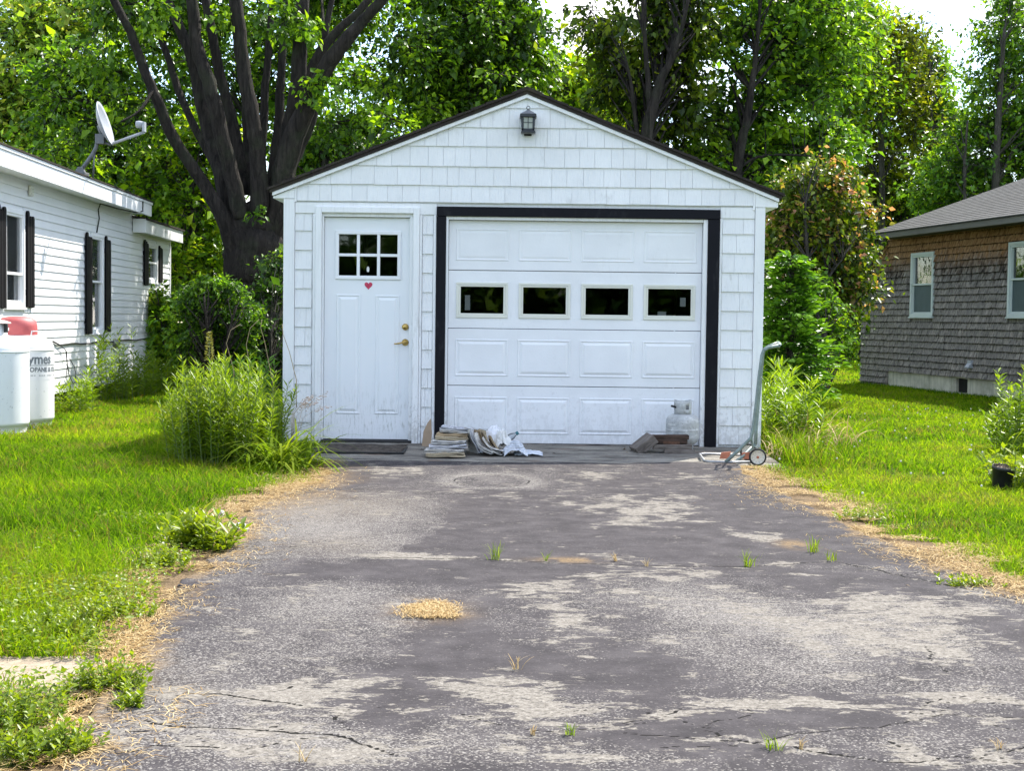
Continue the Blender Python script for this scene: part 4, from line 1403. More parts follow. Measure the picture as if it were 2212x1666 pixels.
parts = []
for (x0, x1, y0, y1, dens) in [(-1.9, -1.0, 3.6, 5.0, 5200), (-2.6, -1.2, 5.0, 7.5, 5200), (-3.9, -1.3, 7.5, 10.5, 3900), (-5.0, -1.4, 10.5, 14, 2600), (-6.2, -2.1, 14, 20, 1500), (-6.6, -2.1, 20, 28, 700), (-9, 2, 28, 36, 120),
                               (1.9, 3.0, 5.8, 8.0, 5200), (1.85, 4.0, 8.0, 11.0, 3900), (1.85, 5.4, 11, 15, 2500), (2.3, 8.2, 15, 22, 1250), (2.3, 9, 22, 30, 700), (2, 13, 30, 46, 330)]:
    n = int((x1 - x0) * (y1 - y0) * dens)
    X, Y = lawn_points(n, x0, x1, y0, y1)
    ok = lawn_mask(X, Y) & (np.abs(X) < 0.37 * Y + 0.25)
    parts.append((X[ok], Y[ok]))
GXs = np.concatenate([p[0] for p in parts]); GYs = np.concatenate([p[1] for p in parts])
ed = np.where(GXs < 0, Lx(GYs) - GXs, GXs - Rx(GYs))
ed = np.where(GYs < 12.5, ed, 1.0)
# thin out: bald straw margin by the drive, and random clumping
bw_ = 0.05 + 0.34 * smooth01(fbm(GYs * 0.9, GYs * 0 + 7 * (GXs > 0), 143, 3), 0.25, 0.75) + 0.12 * (GXs > 0)
bald = smooth01(ed + (fbm(GXs * 7, GYs * 7, 101, 3) - 0.5) * 0.25, bw_ * 0.35, bw_ * 1.05)
clump = smooth01(fbm(GXs * 2.2, GYs * 2.2, 103, 4), 0.25, 0.52)
isl = (GXs < 0) & (GYs < 4.75)
clump = np.where(isl, smooth01(fbm(GXs * 4, GYs * 4, 107, 3), 0.42, 0.6), clump)
keep = RNG.uniform(0, 1, len(GXs)) < bald * (0.25 + 0.75 * clump)
GXs, GYs, ed = GXs[keep], GYs[keep], ed[keep]
n = len(GXs)
hh = 0.055 + 0.075 * fbm(GXs * 0.9, GYs * 0.9, 111, 4)
hh = hh * np.where(GXs > 0, 0.85, 1.15) * (0.6 + 0.4 * smooth01(ed, 0.1, 0.6))
hh = np.where(GYs > 14, np.minimum(hh, 0.085), hh)
hh *= RNG.uniform(0.55, 1.35, n)
ww = 0.0045 * np.maximum(1, (GYs / 7.0)) ** 0.85 * RNG.uniform(0.7, 1.5, n)
tone = np.clip(0.5 + 1.1 * (fbm(GXs * 0.9, GYs * 0.9, 113, 4) - 0.5) + 0.10 * (GXs > 0) + RNG.normal(0, 0.24, n), 0, 1)
patch = smooth01(fbm(GXs * 1.6, GYs * 1.6, 117, 4), 0.56, 0.72)
dryz = (RNG.uniform(0, 1, n) < (0.10 + 0.40 * patch + 0.35 * (1 - smooth01(ed, 0.1, 0.35)))) * RNG.uniform(0.4, 1, n)
tankd = np.hypot(GXs + 5.1, GYs - 15.0)
dryz = np.maximum(dryz, (RNG.uniform(0, 1, n) < 0.6 * np.exp(-(tankd / 0.7) ** 2)) * 0.8)
gl = blades('lawn_grass', np.stack([GXs, GYs, np.full(n, -0.02)], -1), hh, ww, RNG.uniform(0.25, 1.5, n), M['grass'], None, dryz, rnd=tone, droop=0.15)
tag(gl, kind='stuff')
# grown-up dark fringe of grass along the foot of the shingled house
n = 2600
u = RNG.uniform(-4.5, 3.0, n); dv = np.abs(RNG.normal(0, 0.16, n)) + 0.02
FX = 7.75 + RD.x * u - 0.984 * dv; FY = 25.0 + RD.y * u - 0.177 * dv
fr = blades('tall_grass', np.stack([FX, FY, np.full(n, -0.02)], -1), RNG.uniform(0.03, 0.10, n), np.full(n, 0.010), RNG.uniform(0.1, 0.7, n), M['grass'], None, None, rnd=RNG.uniform(0, 0.4, n))
tag(fr, kind='stuff')
# tall grass beside the garage on the right and the uncut strip behind the weeds on the left
n = 9000
FX = RNG.uniform(2.36, 3.3, n); FY = RNG.uniform(12.1, 19, n)
ok = RNG.uniform(0, 1, n) < np.exp(-((FX - 2.36) / 0.34) ** 2)
FX, FY = FX[ok], FY[ok]; n = len(FX)
fr = blades('tall_grass', np.stack([FX, FY, np.full(n, -0.02)], -1), RNG.uniform(0.10, 0.34, n), np.full(n, 0.008), RNG.uniform(0.3, 1.1, n), M['grass'], None, (RNG.uniform(0, 1, n) < 0.25) * 0.7)
tag(fr, kind='stuff')

# dead straw along the edges of the drive and the clump in its middle
P = []
for side in (0, 1):
    n = 21000
    Y = RNG.uniform(3.7, 12.3, n)
    base = Lx(Y) if side == 0 else Rx(Y)
    off = RNG.normal(-0.09 if side == 0 else 0.13, 0.10, n)
    X = base + off
    bw = 0.05 + 0.34 * smooth01(fbm(Y * 0.9, Y * 0 + side * 7, 143, 3), 0.25, 0.75) + (0.12 if side else 0.0)
    X = base + (-1 if side == 0 else 1) * RNG.normal(0.45, 0.45, n) * bw
    ok = fbm(X * 4, Y * 4, 121, 3) > 0.40
    P.append(np.stack([X[ok], Y[ok], np.full(ok.sum(), 0.004)], -1))
c = gnd(640, 1045)
n = 1600; P.append(np.stack([RNG.normal(c.x, 0.17, n), RNG.normal(c.y, 0.6, n), np.full(n, 0.012)], -1))
n = 900; P.append(np.stack([RNG.uniform(-1.75, -0.95, n), RNG.uniform(3.7, 4.7, n), np.full(n, 0.004)], -1))
P = np.concatenate(P)


def strands(name, P, ln, wd, mat, parent=None):
    n = len(P)
    a = RNG.uniform(0, 2 * np.pi, n)
    d = np.stack([np.cos(a), np.sin(a), RNG.uniform(-0.03, 0.15, n)], -1)
    s = np.stack([-np.sin(a), np.cos(a), RNG.uniform(-0.3, 0.3, n)], -1)
    L = (ln * RNG.uniform(0.4, 1.5, n))[:, None]
    hw = wd * 0.5
    mid = P + d * L * 0.5 + s * L * RNG.uniform(-0.12, 0.12, n)[:, None] + np.array([0, 0, 0.006])
    e = P + d * L
    V = np.stack([P - s * hw, P + s * hw, mid - s * hw, mid + s * hw, e], 1).reshape(-1, 3)
    V[:, 2] = np.maximum(V[:, 2], -0.012)
    k = np.arange(n)[:, None] * 5
    T = np.concatenate([k + np.array([[0, 1, 3]]), k + np.array([[0, 3, 2]]), k + np.array([[2, 3, 4]])], 0)
    return np_mesh(name, V, T, mat, parent, dict(rnd=np.repeat(RNG.uniform(0, 1, n), 5), dry=np.zeros(n * 5)))


tag(strands('dead_straw', P, 0.07, 0.0028, M['straw']), kind='stuff')
c = gnd(925, 1322); n = 2600
Q = np.stack([RNG.normal(0, 0.052, n), RNG.normal(0, 0.10, n)], -1)
Q2 = np.stack([RNG.uniform(0, 0.13, 300), -0.11 + RNG.normal(0, 0.03, 300)], -1)
Q = np.concatenate([Q, Q2])
ok = (Q[:, 0] * 0.4 - Q[:, 1] * 0.5 + 0.03 * np.sin(Q[:, 1] * 40) > -0.09) & (np.abs(Q[:, 0]) < 0.14) & (np.abs(Q[:, 1]) < 0.19)
Q = Q[ok]
cl = strands('grass_clippings', np.stack([c.x + Q[:, 0], c.y + Q[:, 1], 0.008 + RNG.uniform(0, 0.004, len(Q))], -1), 0.032, 0.0026, M['straw'])
tag(cl, 'small heap of dried straw coloured grass clippings lying on the asphalt', 'grass clippings')
# ================================================================== FOLIAGE TOOLS
def nrmz(v):
    return v / np.maximum(1e-9, np.linalg.norm(v, axis=-1, keepdims=True))


def leaves(name, pos, axis, nrm, L, Wd, mat, parent, rnd, fold=0.18):
    axis = nrmz(axis)
    side = nrmz(np.cross(nrm, axis))
    nn = np.cross(axis, side)
    L = L[:, None]; Wd = Wd[:, None]
    v0 = pos
    v1 = pos + axis * L * 0.42 + side * Wd * 0.5 + nn * Wd * fold
    v2 = pos + axis * L - nn * L * 0.10
    v3 = pos + axis * L * 0.42 - side * Wd * 0.5 + nn * Wd * fold
    V = np.stack([v0, v1, v2, v3], 1).reshape(-1, 3)
    k = np.arange(len(pos))[:, None] * 4
    T = np.concatenate([k + np.array([[0, 1, 2]]), k + np.array([[0, 2, 3]])], 0)
    o = np_mesh(name, V, T, mat, parent, dict(rnd=np.repeat(np.clip(rnd, 0, 1), 4)))
    return o


TWIGS = []


def twigs(parent, base, wd, mat):
    T3 = np.concatenate(TWIGS) - np.array(base)
    n = len(T3)
    s = RNG.normal(0, 1, (n, 3)); s = nrmz(s - (s * nrmz(T3[:, 2] - T3[:, 0])).sum(1, keepdims=True) * nrmz(T3[:, 2] - T3[:, 0])) * wd * 0.5
    V = np.stack([T3[:, 0] - s, T3[:, 0] + s, T3[:, 1] - s * .7, T3[:, 1] + s * .7, T3[:, 2]], 1).reshape(-1, 3)
    k = np.arange(n)[:, None] * 5
    F = np.concatenate([k + np.array([[0, 1, 3]]), k + np.array([[0, 3, 2]]), k + np.array([[2, 3, 4]])], 0)
    o = np_mesh('twigs', V, F, mat, parent); o['kind'] = 'stuff'
    return o


def spray_crown(centres, rads, per, size, flat=0.55, droop=0.35, tw=8, ctone=None, aspect=0.62):
    """leaf positions on twigs that radiate from clump centres; returns arrays"""
    A = []
    for i, (c, r) in enumerate(zip(centres, rads)):
        nt_ = tw
        d = nrmz(RNG.normal(0, 1, (nt_, 3)) * np.array([1, 1, flat]))
        m = max(3, int(per / nt_))
        t = RNG.uniform(0.12, 1.0, (nt_, m)) ** 0.8
        ln = r * RNG.uniform(0.6, 1.15, (nt_, 1))
        p = c + d[:, None, :] * (t * ln)[:, :, None]
        p[:, :, 2] -= droop * r * t ** 2 * 0.6
        p = p + RNG.normal(0, 0.07 * r + 0.02, p.shape)
        ax_ = d[:, None, :] * 0.7 + RNG.normal(0, 0.7, p.shape)
        ax_[:, :, 2] -= droop
        nr = RNG.normal(0, 0.55, p.shape) + np.array([0, 0, 1.0])
        tone = (0.5 if ctone is None else ctone[i])
        TWIGS.append(np.stack([np.repeat(c[None, :], nt_, 0), c + d * ln * 0.55 - np.array([0, 0, droop * r * 0.15]), c + d * ln - np.array([0, 0, droop * r * 0.55])], 1))
        A.append((p.reshape(-1, 3), ax_.reshape(-1, 3), nr.reshape(-1, 3), np.full(p.shape[0] * p.shape[1], tone)))
    p = np.concatenate([a[0] for a in A]); ax_ = np.concatenate([a[1] for a in A]); nr = np.concatenate([a[2] for a in A]); tn = np.concatenate([a[3] for a in A])
    n = len(p)
    L = size * np.exp(RNG.normal(0, 0.34, n))
    return p, ax_, nr, L, L * aspect * RNG.uniform(0.8, 1.2, n), np.clip(tn + RNG.normal(0, 0.27, n), 0, 1)


def env_points(env, n):
    """clump centres inside a list of ellipsoids, biased to the outside and kept apart"""
    vols = np.array([rx * ry * rz for (_, rx, ry, rz) in env]) ** 0.75
    pick = RNG.choice(len(env), n, p=vols / vols.sum())
    o = []
    for i in pick:
        c, rx, ry, rz = env[i]
        d = RNG.normal(0, 1, 3); d /= np.linalg.norm(d)
        r = RNG.uniform(0.12, 1.0) ** 0.42
        o.append((c[0] + d[0] * rx * r, c[1] + d[1] * ry * r, c[2] + d[2] * rz * r))
    return np.array(o)


def E(px, py, Y, rx, ry, dy=None):
    """ellipsoid given by where its centre shows in the photograph and how deep it stands"""
    c = at(px, py, Y)
    s = Y / F_PX
    return ((c.x, c.y, c.z), rx * s, (dy if dy else (rx + ry) * 0.5 * s), ry * s)


def tree(name, label, base, stems, env, nclump, per, size, mats, group=None, cr=(0.35, 0.7), branchr=0.03, droop=0.35, flat=0.55, tw=8, cat='tree', tone=None, limit=None, jit=0.10, sides=10, aspect=0.62, root=None, crown_name='crown'):
    """stems: list of (points, radii) in place coordinates"""
    base = Vector(base)
    r = root or empty(name, base, 0, label, cat, group)
    bm_, leafm = mats
    tb = MB()
    allp = []
    for k, (pts, rs) in enumerate(stems):
        pts = [Vector(p) for p in pts]
        # resample so the stem can wander
        fine, fr = [], []
        for i in range(len(pts) - 1):
            for s in range(4):
                f = s / 4
                p0 = pts[max(0, i - 1)]; p1 = pts[i]; p2 = pts[i + 1]; p3 = pts[min(len(pts) - 1, i + 2)]
                q = 0.5 * ((2 * p1) + (p2 - p0) * f + (2 * p0 - 5 * p1 + 4 * p2 - p3) * f * f + (3 * p1 - p0 - 3 * p2 + p3) * f ** 3)
                fine.append(q + Vector((random.uniform(-1, 1), random.uniform(-1, 1), 0)) * rs[i] * 0.10)
                fr.append(rs[i] + (rs[i + 1] - rs[i]) * f)
        fine.append(pts[-1]); fr.append(rs[-1])
        if name == 'maple_tree': fr = [q * (1.0 if k == 0 else 0.90) for q in fr]
        tb.tube([p - base for p in fine], fr, sides if fr[0] > 0.1 else 7, jit=jit)
        allp += [(p, q) for p, q in zip(fine, fr)]
    if tb.v:
        tb.build('trunk', bm_, r)
    C = env_points(env, nclump)
    rads = RNG.uniform(cr[0], cr[1], nclump)
    if allp:
        bb = MB()
        ap = np.array([tuple(p) for p, q in allp]); aq = np.array([q for p, q in allp])
        for c in C[:limit or 110]:
            d = np.linalg.norm((ap - c) * np.array([1, 1, 0.8]) + np.array([0, 0, 0.0]), axis=1) + np.where(ap[:, 2] > c[2] - 0.7 * np.hypot(ap[:, 0] - c[0], ap[:, 1] - c[1]), 3.0, 0)
            i = int(d.argmin())
            p0 = Vector(ap[i]); p2 = Vector(c)
            if (p2 - p0).length > 2.4 or p0.z > p2.z: continue
            pm = p0.lerp(p2, 0.5) + Vector((random.uniform(-.2, .2), random.uniform(-.2, .2), 0.12 * (p2 - p0).length))
            rr = min(branchr, aq[i] * 0.6)
            bb.tube([p0 - base, p0.lerp(pm, 0.55) - base, pm - base, pm.lerp(p2, .55) - base, p2 - base], [rr, rr * .8, rr * .62, rr * .45, rr * .25], 5, caps=False)
        if bb.v: bb.build('branches', bm_, r)['kind'] = 'stuff'
    ct = np.clip((0.5 if tone is None else tone) + RNG.normal(0, 0.24, nclump), 0, 1)
    TWIGS.clear()
    p, a, nr, L, Wd, rn = spray_crown(C, rads, int(per * 1.3), size * 0.84, flat, droop, tw, ct, aspect)
    twigs(r, tuple(base), 0.022 if size > 0.1 else 0.010, bm_)
    o = leaves(crown_name, p - np.array(base), a, nr, L, Wd, leafm, r, rn)
    o['kind'] = 'stuff'
    return r


def px_stem(Y, pts, ws, dYs=None):
    """stem traced by centre points and widths in picture pixels at depth Y"""
    o, r = [], []
    for i, (x, y) in enumerate(pts):
        yy_ = Y + (dYs[i] if dYs else 0)
        o.append(at(x, y, yy_)); r.append(ws[i] * 0.5 * yy_ / F_PX)
    return o, r


M['bark_dark'] = bark('dark furrowed bark', (0.005, 0.0045, 0.004), (0.078, 0.066, 0.057))
M['bark_grey'] = bark('grey bark', (0.030, 0.027, 0.023), (0.15, 0.135, 0.115), 1.4)
M['leaf_maple'] = leafmat('dark maple leaves', [(0.028, 0.069, 0.008), (0.063, 0.152, 0.014), (0.126, 0.264, 0.018), (0.277, 0.458, 0.021)], 0.45)
M['leaf_light'] = leafmat('light green leaves', [(0.048, 0.117, 0.010), (0.128, 0.273, 0.015), (0.253, 0.448, 0.021), (0.411, 0.525, 0.030)], 0.48)
M['leaf_pale'] = leafmat('pale poplar leaves', [(0.062, 0.131, 0.020), (0.156, 0.283, 0.039), (0.299, 0.460, 0.066), (0.482, 0.525, 0.124)], 0.48)
M['leaf_brown'] = leafmat('olive leaves of a poplar', [(0.022, 0.050, 0.008), (0.055, 0.105, 0.010), (0.105, 0.18, 0.012), (0.21, 0.28, 0.02)], 0.5, tcol=(1.4, 1.35, 0.45))
M['leaf_mid'] = leafmat('mid green leaves', [(0.028, 0.076, 0.011), (0.071, 0.173, 0.020), (0.142, 0.299, 0.024), (0.290, 0.483, 0.025)], 0.45)
M['leaf_yellow'] = leafmat('yellow green leaves', [(0.039, 0.066, 0.006), (0.119, 0.170, 0.010), (0.230, 0.290, 0.014), (0.357, 0.389, 0.032)], 0.5)
M['leaf_red'] = leafmat('maple leaves reddened at the tips', [(0.032, 0.070, 0.008), (0.075, 0.145, 0.010), (0.12, 0.20, 0.012), (0.19, 0.25, 0.02), (0.28, 0.26, 0.05), (0.52, 0.27, 0.19)], 0.45, tcol=(1.35, 1.25, 0.5))
M['leaf_fir'] = leafmat('soft fir needles', [(0.018, 0.062, 0.008), (0.049, 0.148, 0.014), (0.116, 0.273, 0.021), (0.209, 0.378, 0.030)], 0.35)
M['leaf_weed'] = leafmat('weed leaves', [(0.065, 0.135, 0.008), (0.115, 0.215, 0.012), (0.18, 0.285, 0.018), (0.27, 0.36, 0.05)], 0.48)
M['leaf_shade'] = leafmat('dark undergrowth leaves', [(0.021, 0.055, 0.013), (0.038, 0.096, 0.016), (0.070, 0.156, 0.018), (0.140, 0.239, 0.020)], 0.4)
M['stem_green'] = plain('green stem', (0.10, 0.15, 0.035), 0.6, 0, 0.25)
M['stem_tan'] = plain('dry stem', (0.36, 0.27, 0.14), 0.8, 0, 0.25)

# ------------------------------------------------------------------ the big many-stemmed maple
MY = 24.0
mb = at(545, 700, MY); mb.z = -0.02
ST = []
T0 = [(545, 850), (545, 720), (545, 620), (547, 560), (548, 500), (549, 450)]
ST.append(px_stem(MY, T0, [190, 150, 128, 124, 120, 100]))
ST.append(px_stem(MY, [(585, 640), (592, 560), (590, 490), (604, 420), (616, 370), (628, 275), (645, 157), (652, 39), (655, -80), (657, -200)], [60, 66, 66, 56, 46, 42, 38, 34, 28, 20], [0.2, .2, .2, .1, 0, 0, -.1, -.1, 0, 0]))
ST.append(px_stem(MY, [(585, 520), (606, 420), (618, 350), (659, 235), (702, 149), (745, 90), (784, 43), (830, -5), (900, -90)], [60, 58, 54, 46, 40, 34, 27, 24, 18], [0, -.2, -.3, -.4, -.5, -.6, -.6, -.7, -.7]))
ST.append(px_stem(MY, [(650, 250), (672, 150), (718, 78), (776, 23), (820, -30)], [26, 24, 21, 19, 14], [.3, .4, .5, .6, .7]))
ST.append(px_stem(MY, [(560, 460), (557, 333), (545, 255), (525, 137), (510, 0), (500, -120)], [46, 40, 36, 33, 31, 22], [-.3, -.4, -.5, -.5, -.5, -.5]))
ST.append(px_stem(MY, [(562, 400), (568, 275), (576, 157), (584, 59), (590, -40), (600, -140)], [24, 22, 19, 17, 14, 10], [.2, .3, .4, .4, .4, .4]))
ST.append(px_stem(MY, [(522, 470), (506, 404), (475, 275), (451, 176), (427, 102), (414, 0), (405, -120)], [42, 38, 35, 33, 31, 27, 20], [-.3, -.4, -.6, -.7, -.7, -.7, -.7]))
ST.append(px_stem(MY, [(530, 420), (510, 298), (482, 188), (463, 98), (443, -5), (430, -110)], [34, 28, 25, 23, 21, 15], [.3, .4, .5, .5, .5, .5]))
ST.append(px_stem(MY, [(510, 480), (485, 410), (467, 333), (443, 255), (416, 129), (388, 59), (358, -10), (330, -100)], [46, 40, 33, 31, 29, 26, 22, 16], [0, 0, .1, .2, .2, .2, .2, .2]))
ST.append(px_stem(MY, [(490, 430), (463, 353), (420, 275), (386, 196), (361, 118), (341, 55), (320, -20)], [26, 22, 19, 18, 17, 15, 12], [.4, .6, .8, 1, 1.1, 1.2, 1.3]))
ST.append(px_stem(MY, [(512, 560), (490, 490), (443, 400), (384, 314), (341, 220), (310, 145), (282, 70), (243, -5), (205, -90)], [46, 40, 31, 27, 25, 23, 21, 18, 13], [-.2, -.3, -.4, -.6, -.8, -.9, -1, -1.1, -1.2]))
ST.append(px_stem(MY, [(575, 470), (588, 380), (600, 290), (606, 200), (612, 90), (618, -20)], [30, 28, 25, 22, 18, 14], [.5, .6, .7, .8, .9, .9]))
ST.append(px_stem(MY, [(610, 420), (640, 330), (672, 260), (690, 180), (700, 90), (720, -20)], [34, 30, 25, 20, 16, 12], [.4, .5, .6, .7, .8, .9]))
ST.append(px_stem(MY, [(330, 195), (300, 240), (262, 262)], [9, 7, 4], [-.9, -1.2, -1.4]))
ST.append(px_stem(MY, [(545, 420), (535, 330), (530, 240), (528, 180)], [26, 22, 16, 8], [.6, .7, .8, .8]))
env = [E(330, 20, 26.5, 170, 110, 1.8), E(560, -90, 26.5, 260, 110, 2.0), E(800, 20, 27.5, 110, 80, 1.6), E(890, 150, 28, 70, 130, 1.4), E(800, 290, 26, 80, 70, 1.2), E(985, 60, 29, 110, 120, 1.6),
       E(240, 230, 26.5, 90, 110, 1.6), E(1070, 170, 29, 70, 80, 1.4), E(690, -60, 27.0, 140, 50, 1.4), E(620, 440, 25.2, 40, 50, .6),
       E(300, -120, 27, 260, 100, 2.0), E(1010, -80, 30, 180, 90, 2.0), E(1140, 80, 29, 50, 70, 1.2), E(900, 330, 28, 50, 50, 1.0), E(150, 330, 27, 70, 60, 1.2)]
maple = tree('maple_tree', 'huge dark maple with many spreading stems between the white house and the garage', mb, ST, env, 330, 80, 0.125, (M['bark_dark'], M['leaf_maple']), cr=(0.40, 0.85), branchr=0.035, tone=0.42, limit=40, jit=0.07, sides=14, droop=0.55)
# leafy suckers growing against the trunk
p, a, nr, L, Wd, rn = spray_crown(env_points([E(545, 350, 23.2, 18, 50), E(560, 440, 23.2, 26, 30), E(345, 30, 23.2, 40, 40), E(440, 30, 23.5, 50, 30), E(620, 50, 23.5, 60, 50), E(700, 200, 23.4, 40, 60)], 26), RNG.uniform(0.2, 0.36, 26), 46, 0.10, 0.6, 0.6, 7, RNG.uniform(0.2, 0.8, 26))
o = leaves('sucker_leaves', p - np.array(mb), a, nr, L, Wd, M['leaf_maple'], maple, rn); o['kind'] = 'stuff'


def simple_tree(label, px, Y, env, trunks, nclump, per, size, leafm, bk='bark_grey', name='background_tree', **kw):
    b = at(px, 700, Y); b.z = -0.02
    st = [px_stem(Y - (1.3 if px > 1300 and Y > 25 else 0.6), *t) for t in trunks]
    kw.setdefault('group', 'trees of the wood behind the garage and houses')
    return tree(name, label, b, st, env, nclump, per, size, (M[bk], M[leafm]), **kw)


simple_tree('pale green poplar with thin dark stems above the white house roof at the picture edge', 60, 34,
            [E(50, 150, 34, 130, 160), E(40, 330, 34, 120, 110), E(130, 40, 34, 120, 90)],
            [([(66, 760), (66, 560), (60, 330), (53, 250), (40, 120), (30, -20)], [15, 14, 11, 9, 7, 4]), ([(90, 760), (78, 420), (70, 300), (85, 180), (110, 40)], [12, 10, 8, 6, 4]), ([(96, 380), (130, 300), (160, 230)], [9, 7, 4])],
            210, 56, 0.17, 'leaf_pale', cr=(0.5, 1.0), tone=0.55, bk='bark_dark')
simple_tree('dense dark green tree behind the satellite dish', 240, 31,
            [E(215, 330, 31, 150, 120), E(190, 190, 31, 120, 110), E(290, 420, 30, 100, 90), E(130, 420, 31, 100, 90)],
            [([(250, 760), (240, 500), (235, 330), (220, 200)], [22, 18, 13, 8])], 230, 60, 0.15, 'leaf_mid', cr=(0.5, 0.95), tone=0.42, bk='bark_dark')
simple_tree('bright yellow green young tree glowing between the house end and the maple trunk', 425, 29,
            [E(415, 480, 29, 70, 130), E(370, 380, 29.5, 70, 90), E(450, 330, 29, 60, 90), E(400, 560, 28.5, 60, 70), E(330, 500, 30, 70, 70)],
            [([(425, 800), (420, 560), (415, 420)], [12, 9, 5])], 190, 60, 0.14, 'leaf_light', cr=(0.35, 0.75), tone=0.5)
simple_tree('airy tree whose leaves fill the sky between the maple stems', 520, 32,
            [E(520, 120, 32, 130, 120), E(640, 60, 32, 110, 110), E(400, 200, 32, 110, 110), E(740, 190, 32, 80, 90), E(560, 280, 32, 110, 90), E(350, 60, 32, 110, 90), E(840, 210, 32, 60, 80)],
            [([(520, 780), (520, 500), (530, 300), (530, 120)], [14, 12, 8, 4])], 250, 46, 0.14, 'leaf_mid', cr=(0.4, 0.85), tone=0.62)
simple_tree('leafy tree filling the gap between the maple and the garage roof', 690, 29,
            [E(700, 330, 29, 70, 90), E(640, 440, 29, 60, 110), E(760, 300, 29.5, 70, 70), E(600, 560, 28.5, 40, 110), E(840, 340, 30, 80, 40)],
            [([(690, 800), (690, 500), (700, 340)], [16, 13, 8])], 150, 60, 0.14, 'leaf_mid', cr=(0.4, 0.8), tone=0.5)
simple_tree('tall tree with dense hanging dark foliage just left of the garage peak', 1040, 30,
            [E(1030, 130, 30, 110, 150), E(1090, 50, 30, 100, 110), E(990, 240, 30, 60, 60), E(1060, 260, 30.5, 70, 70), E(960, -40, 30, 120, 80)],
            [([(1040, 800), (1040, 400), (1045, 200), (1050, 60)], [26, 22, 14, 8])], 240, 66, 0.15, 'leaf_maple', cr=(0.45, 0.9), tone=0.45, droop=0.7)
simple_tree('light green tree whose rounded top shows above the garage peak', 1230, 37,
            [E(1220, 190, 37, 90, 90), E(1160, 210, 37, 70, 70), E(1290, 230, 37, 80, 100), E(960, 270, 37, 40, 110), E(930, 330, 37, 70, 60)],
            [([(1230, 780), (1230, 350), (1225, 200)], [16, 12, 7])], 190, 56, 0.17, 'leaf_light', cr=(0.5, 1.0), tone=0.66)
simple_tree('poplar with a forked dark trunk and olive leaves right of the garage peak', 1395, 27,
            [E(1400, 90, 27, 120, 120), E(1330, 70, 27, 80, 80), E(1480, 60, 27, 90, 100), E(1350, 210, 27, 70, 90), E(1450, 220, 27, 80, 90), E(1420, -70, 27, 160, 70), E(1390, 330, 27.5, 90, 60)],
            [([(1390, 860), (1392, 500), (1393, 400), (1397, 294), (1412, 225), (1425, 176), (1446, 137), (1470, 70), (1490, -20)], [34, 32, 29, 26, 23, 20, 14, 10, 6]),
             ([(1405, 240), (1400, 170), (1394, 100), (1389, 20), (1385, -60)], [15, 12, 10, 8, 5]), ([(1385, 330), (1372, 260), (1365, 190), (1350, 120)], [11, 9, 7, 4])],
            190, 44, 0.14, 'leaf_brown', cr=(0.4, 0.8), tone=0.45, bk='bark_dark', droop=0.8)
simple_tree('broad deep green tree with layered sprays right of the garage roof', 1600, 28,
            [E(1620, 120, 28, 130, 110), E(1560, 300, 28, 110, 100), E(1690, 260, 28, 120, 120), E(1620, 380, 27.5, 130, 60), E(1740, 90, 28, 110, 110), E(1650, -30, 28, 170, 80), E(1770, 330, 28.5, 80, 70)],
            [([(1585, 860), (1588, 480), (1592, 374), (1604, 300), (1616, 243), (1630, 140), (1640, 40)], [30, 26, 23, 20, 17, 11, 6]), ([(1600, 360), (1640, 338), (1700, 334), (1770, 338)], [8, 6, 5, 3])],
            300, 66, 0.135, 'leaf_mid', cr=(0.4, 0.85), tone=0.58, flat=0.35, bk='bark_dark')
simple_tree('bright green tree crown at the top of the picture beside the sky gap', 1790, 46,
            [E(1790, 90, 46, 110, 130), E(1830, 200, 46, 80, 100), E(1850, 40, 46, 50, 70)],
            [([(1800, 800), (1800, 300), (1795, 100)], [20, 14, 8])], 170, 58, 0.16, 'leaf_light', cr=(0.70, 1.32), tone=0.66)
simple_tree('yellowish tree with sky showing through in front of the tall wood', 1900, 48,
            [E(1900, 170, 48, 70, 130), E(1950, 90, 48, 50, 60), E(1900, 330, 48, 80, 90), E(1960, 230, 48, 60, 80), E(1870, 440, 48, 70, 80)],
            [([(1905, 790), (1905, 400), (1900, 200), (1910, 60)], [16, 13, 9, 5])], 230, 44, 0.17, 'leaf_yellow', cr=(0.63, 1.26), tone=0.5)
simple_tree('tall dark green tree rising over the shingled house roof', 2150, 44,
            [E(2170, 200, 44, 90, 120), E(2130, 320, 44, 110, 90), E(2190, 60, 44, 60, 80), E(2060, 400, 44, 90, 70), E(2230, 330, 44, 80, 110)],
            [([(2150, 790), (2150, 400), (2160, 220), (2170, 60)], [22, 17, 12, 6]), ([(2084, 440), (2084, 350), (2090, 260)], [8, 7, 4])], 300, 60, 0.16, 'leaf_mid', cr=(0.61, 1.22), tone=0.5)
simple_tree('slender tree with small dark leaves under the open sky', 2010, 50,
            [E(2010, 200, 50, 55, 90), E(2020, 300, 50, 70, 80), E(1990, 130, 50, 40, 60)],
            [([(2010, 780), (2012, 400), (2010, 200), (2005, 110)], [13, 10, 7, 4])], 120, 52, 0.16, 'leaf_mid', cr=(0.58, 1.09), tone=0.55)
simple_tree('low yellow green tree left of the shingled house roof', 1960, 49,
            [E(1960, 440, 49, 110, 90), E(1860, 540, 49, 70, 90), E(2060, 460, 49, 90, 50), E(1880, 640, 49, 50, 70)],
            [([(1950, 780), (1950, 500)], [12, 8])], 200, 52, 0.17, 'leaf_light', cr=(0.61, 1.16), tone=0.5)
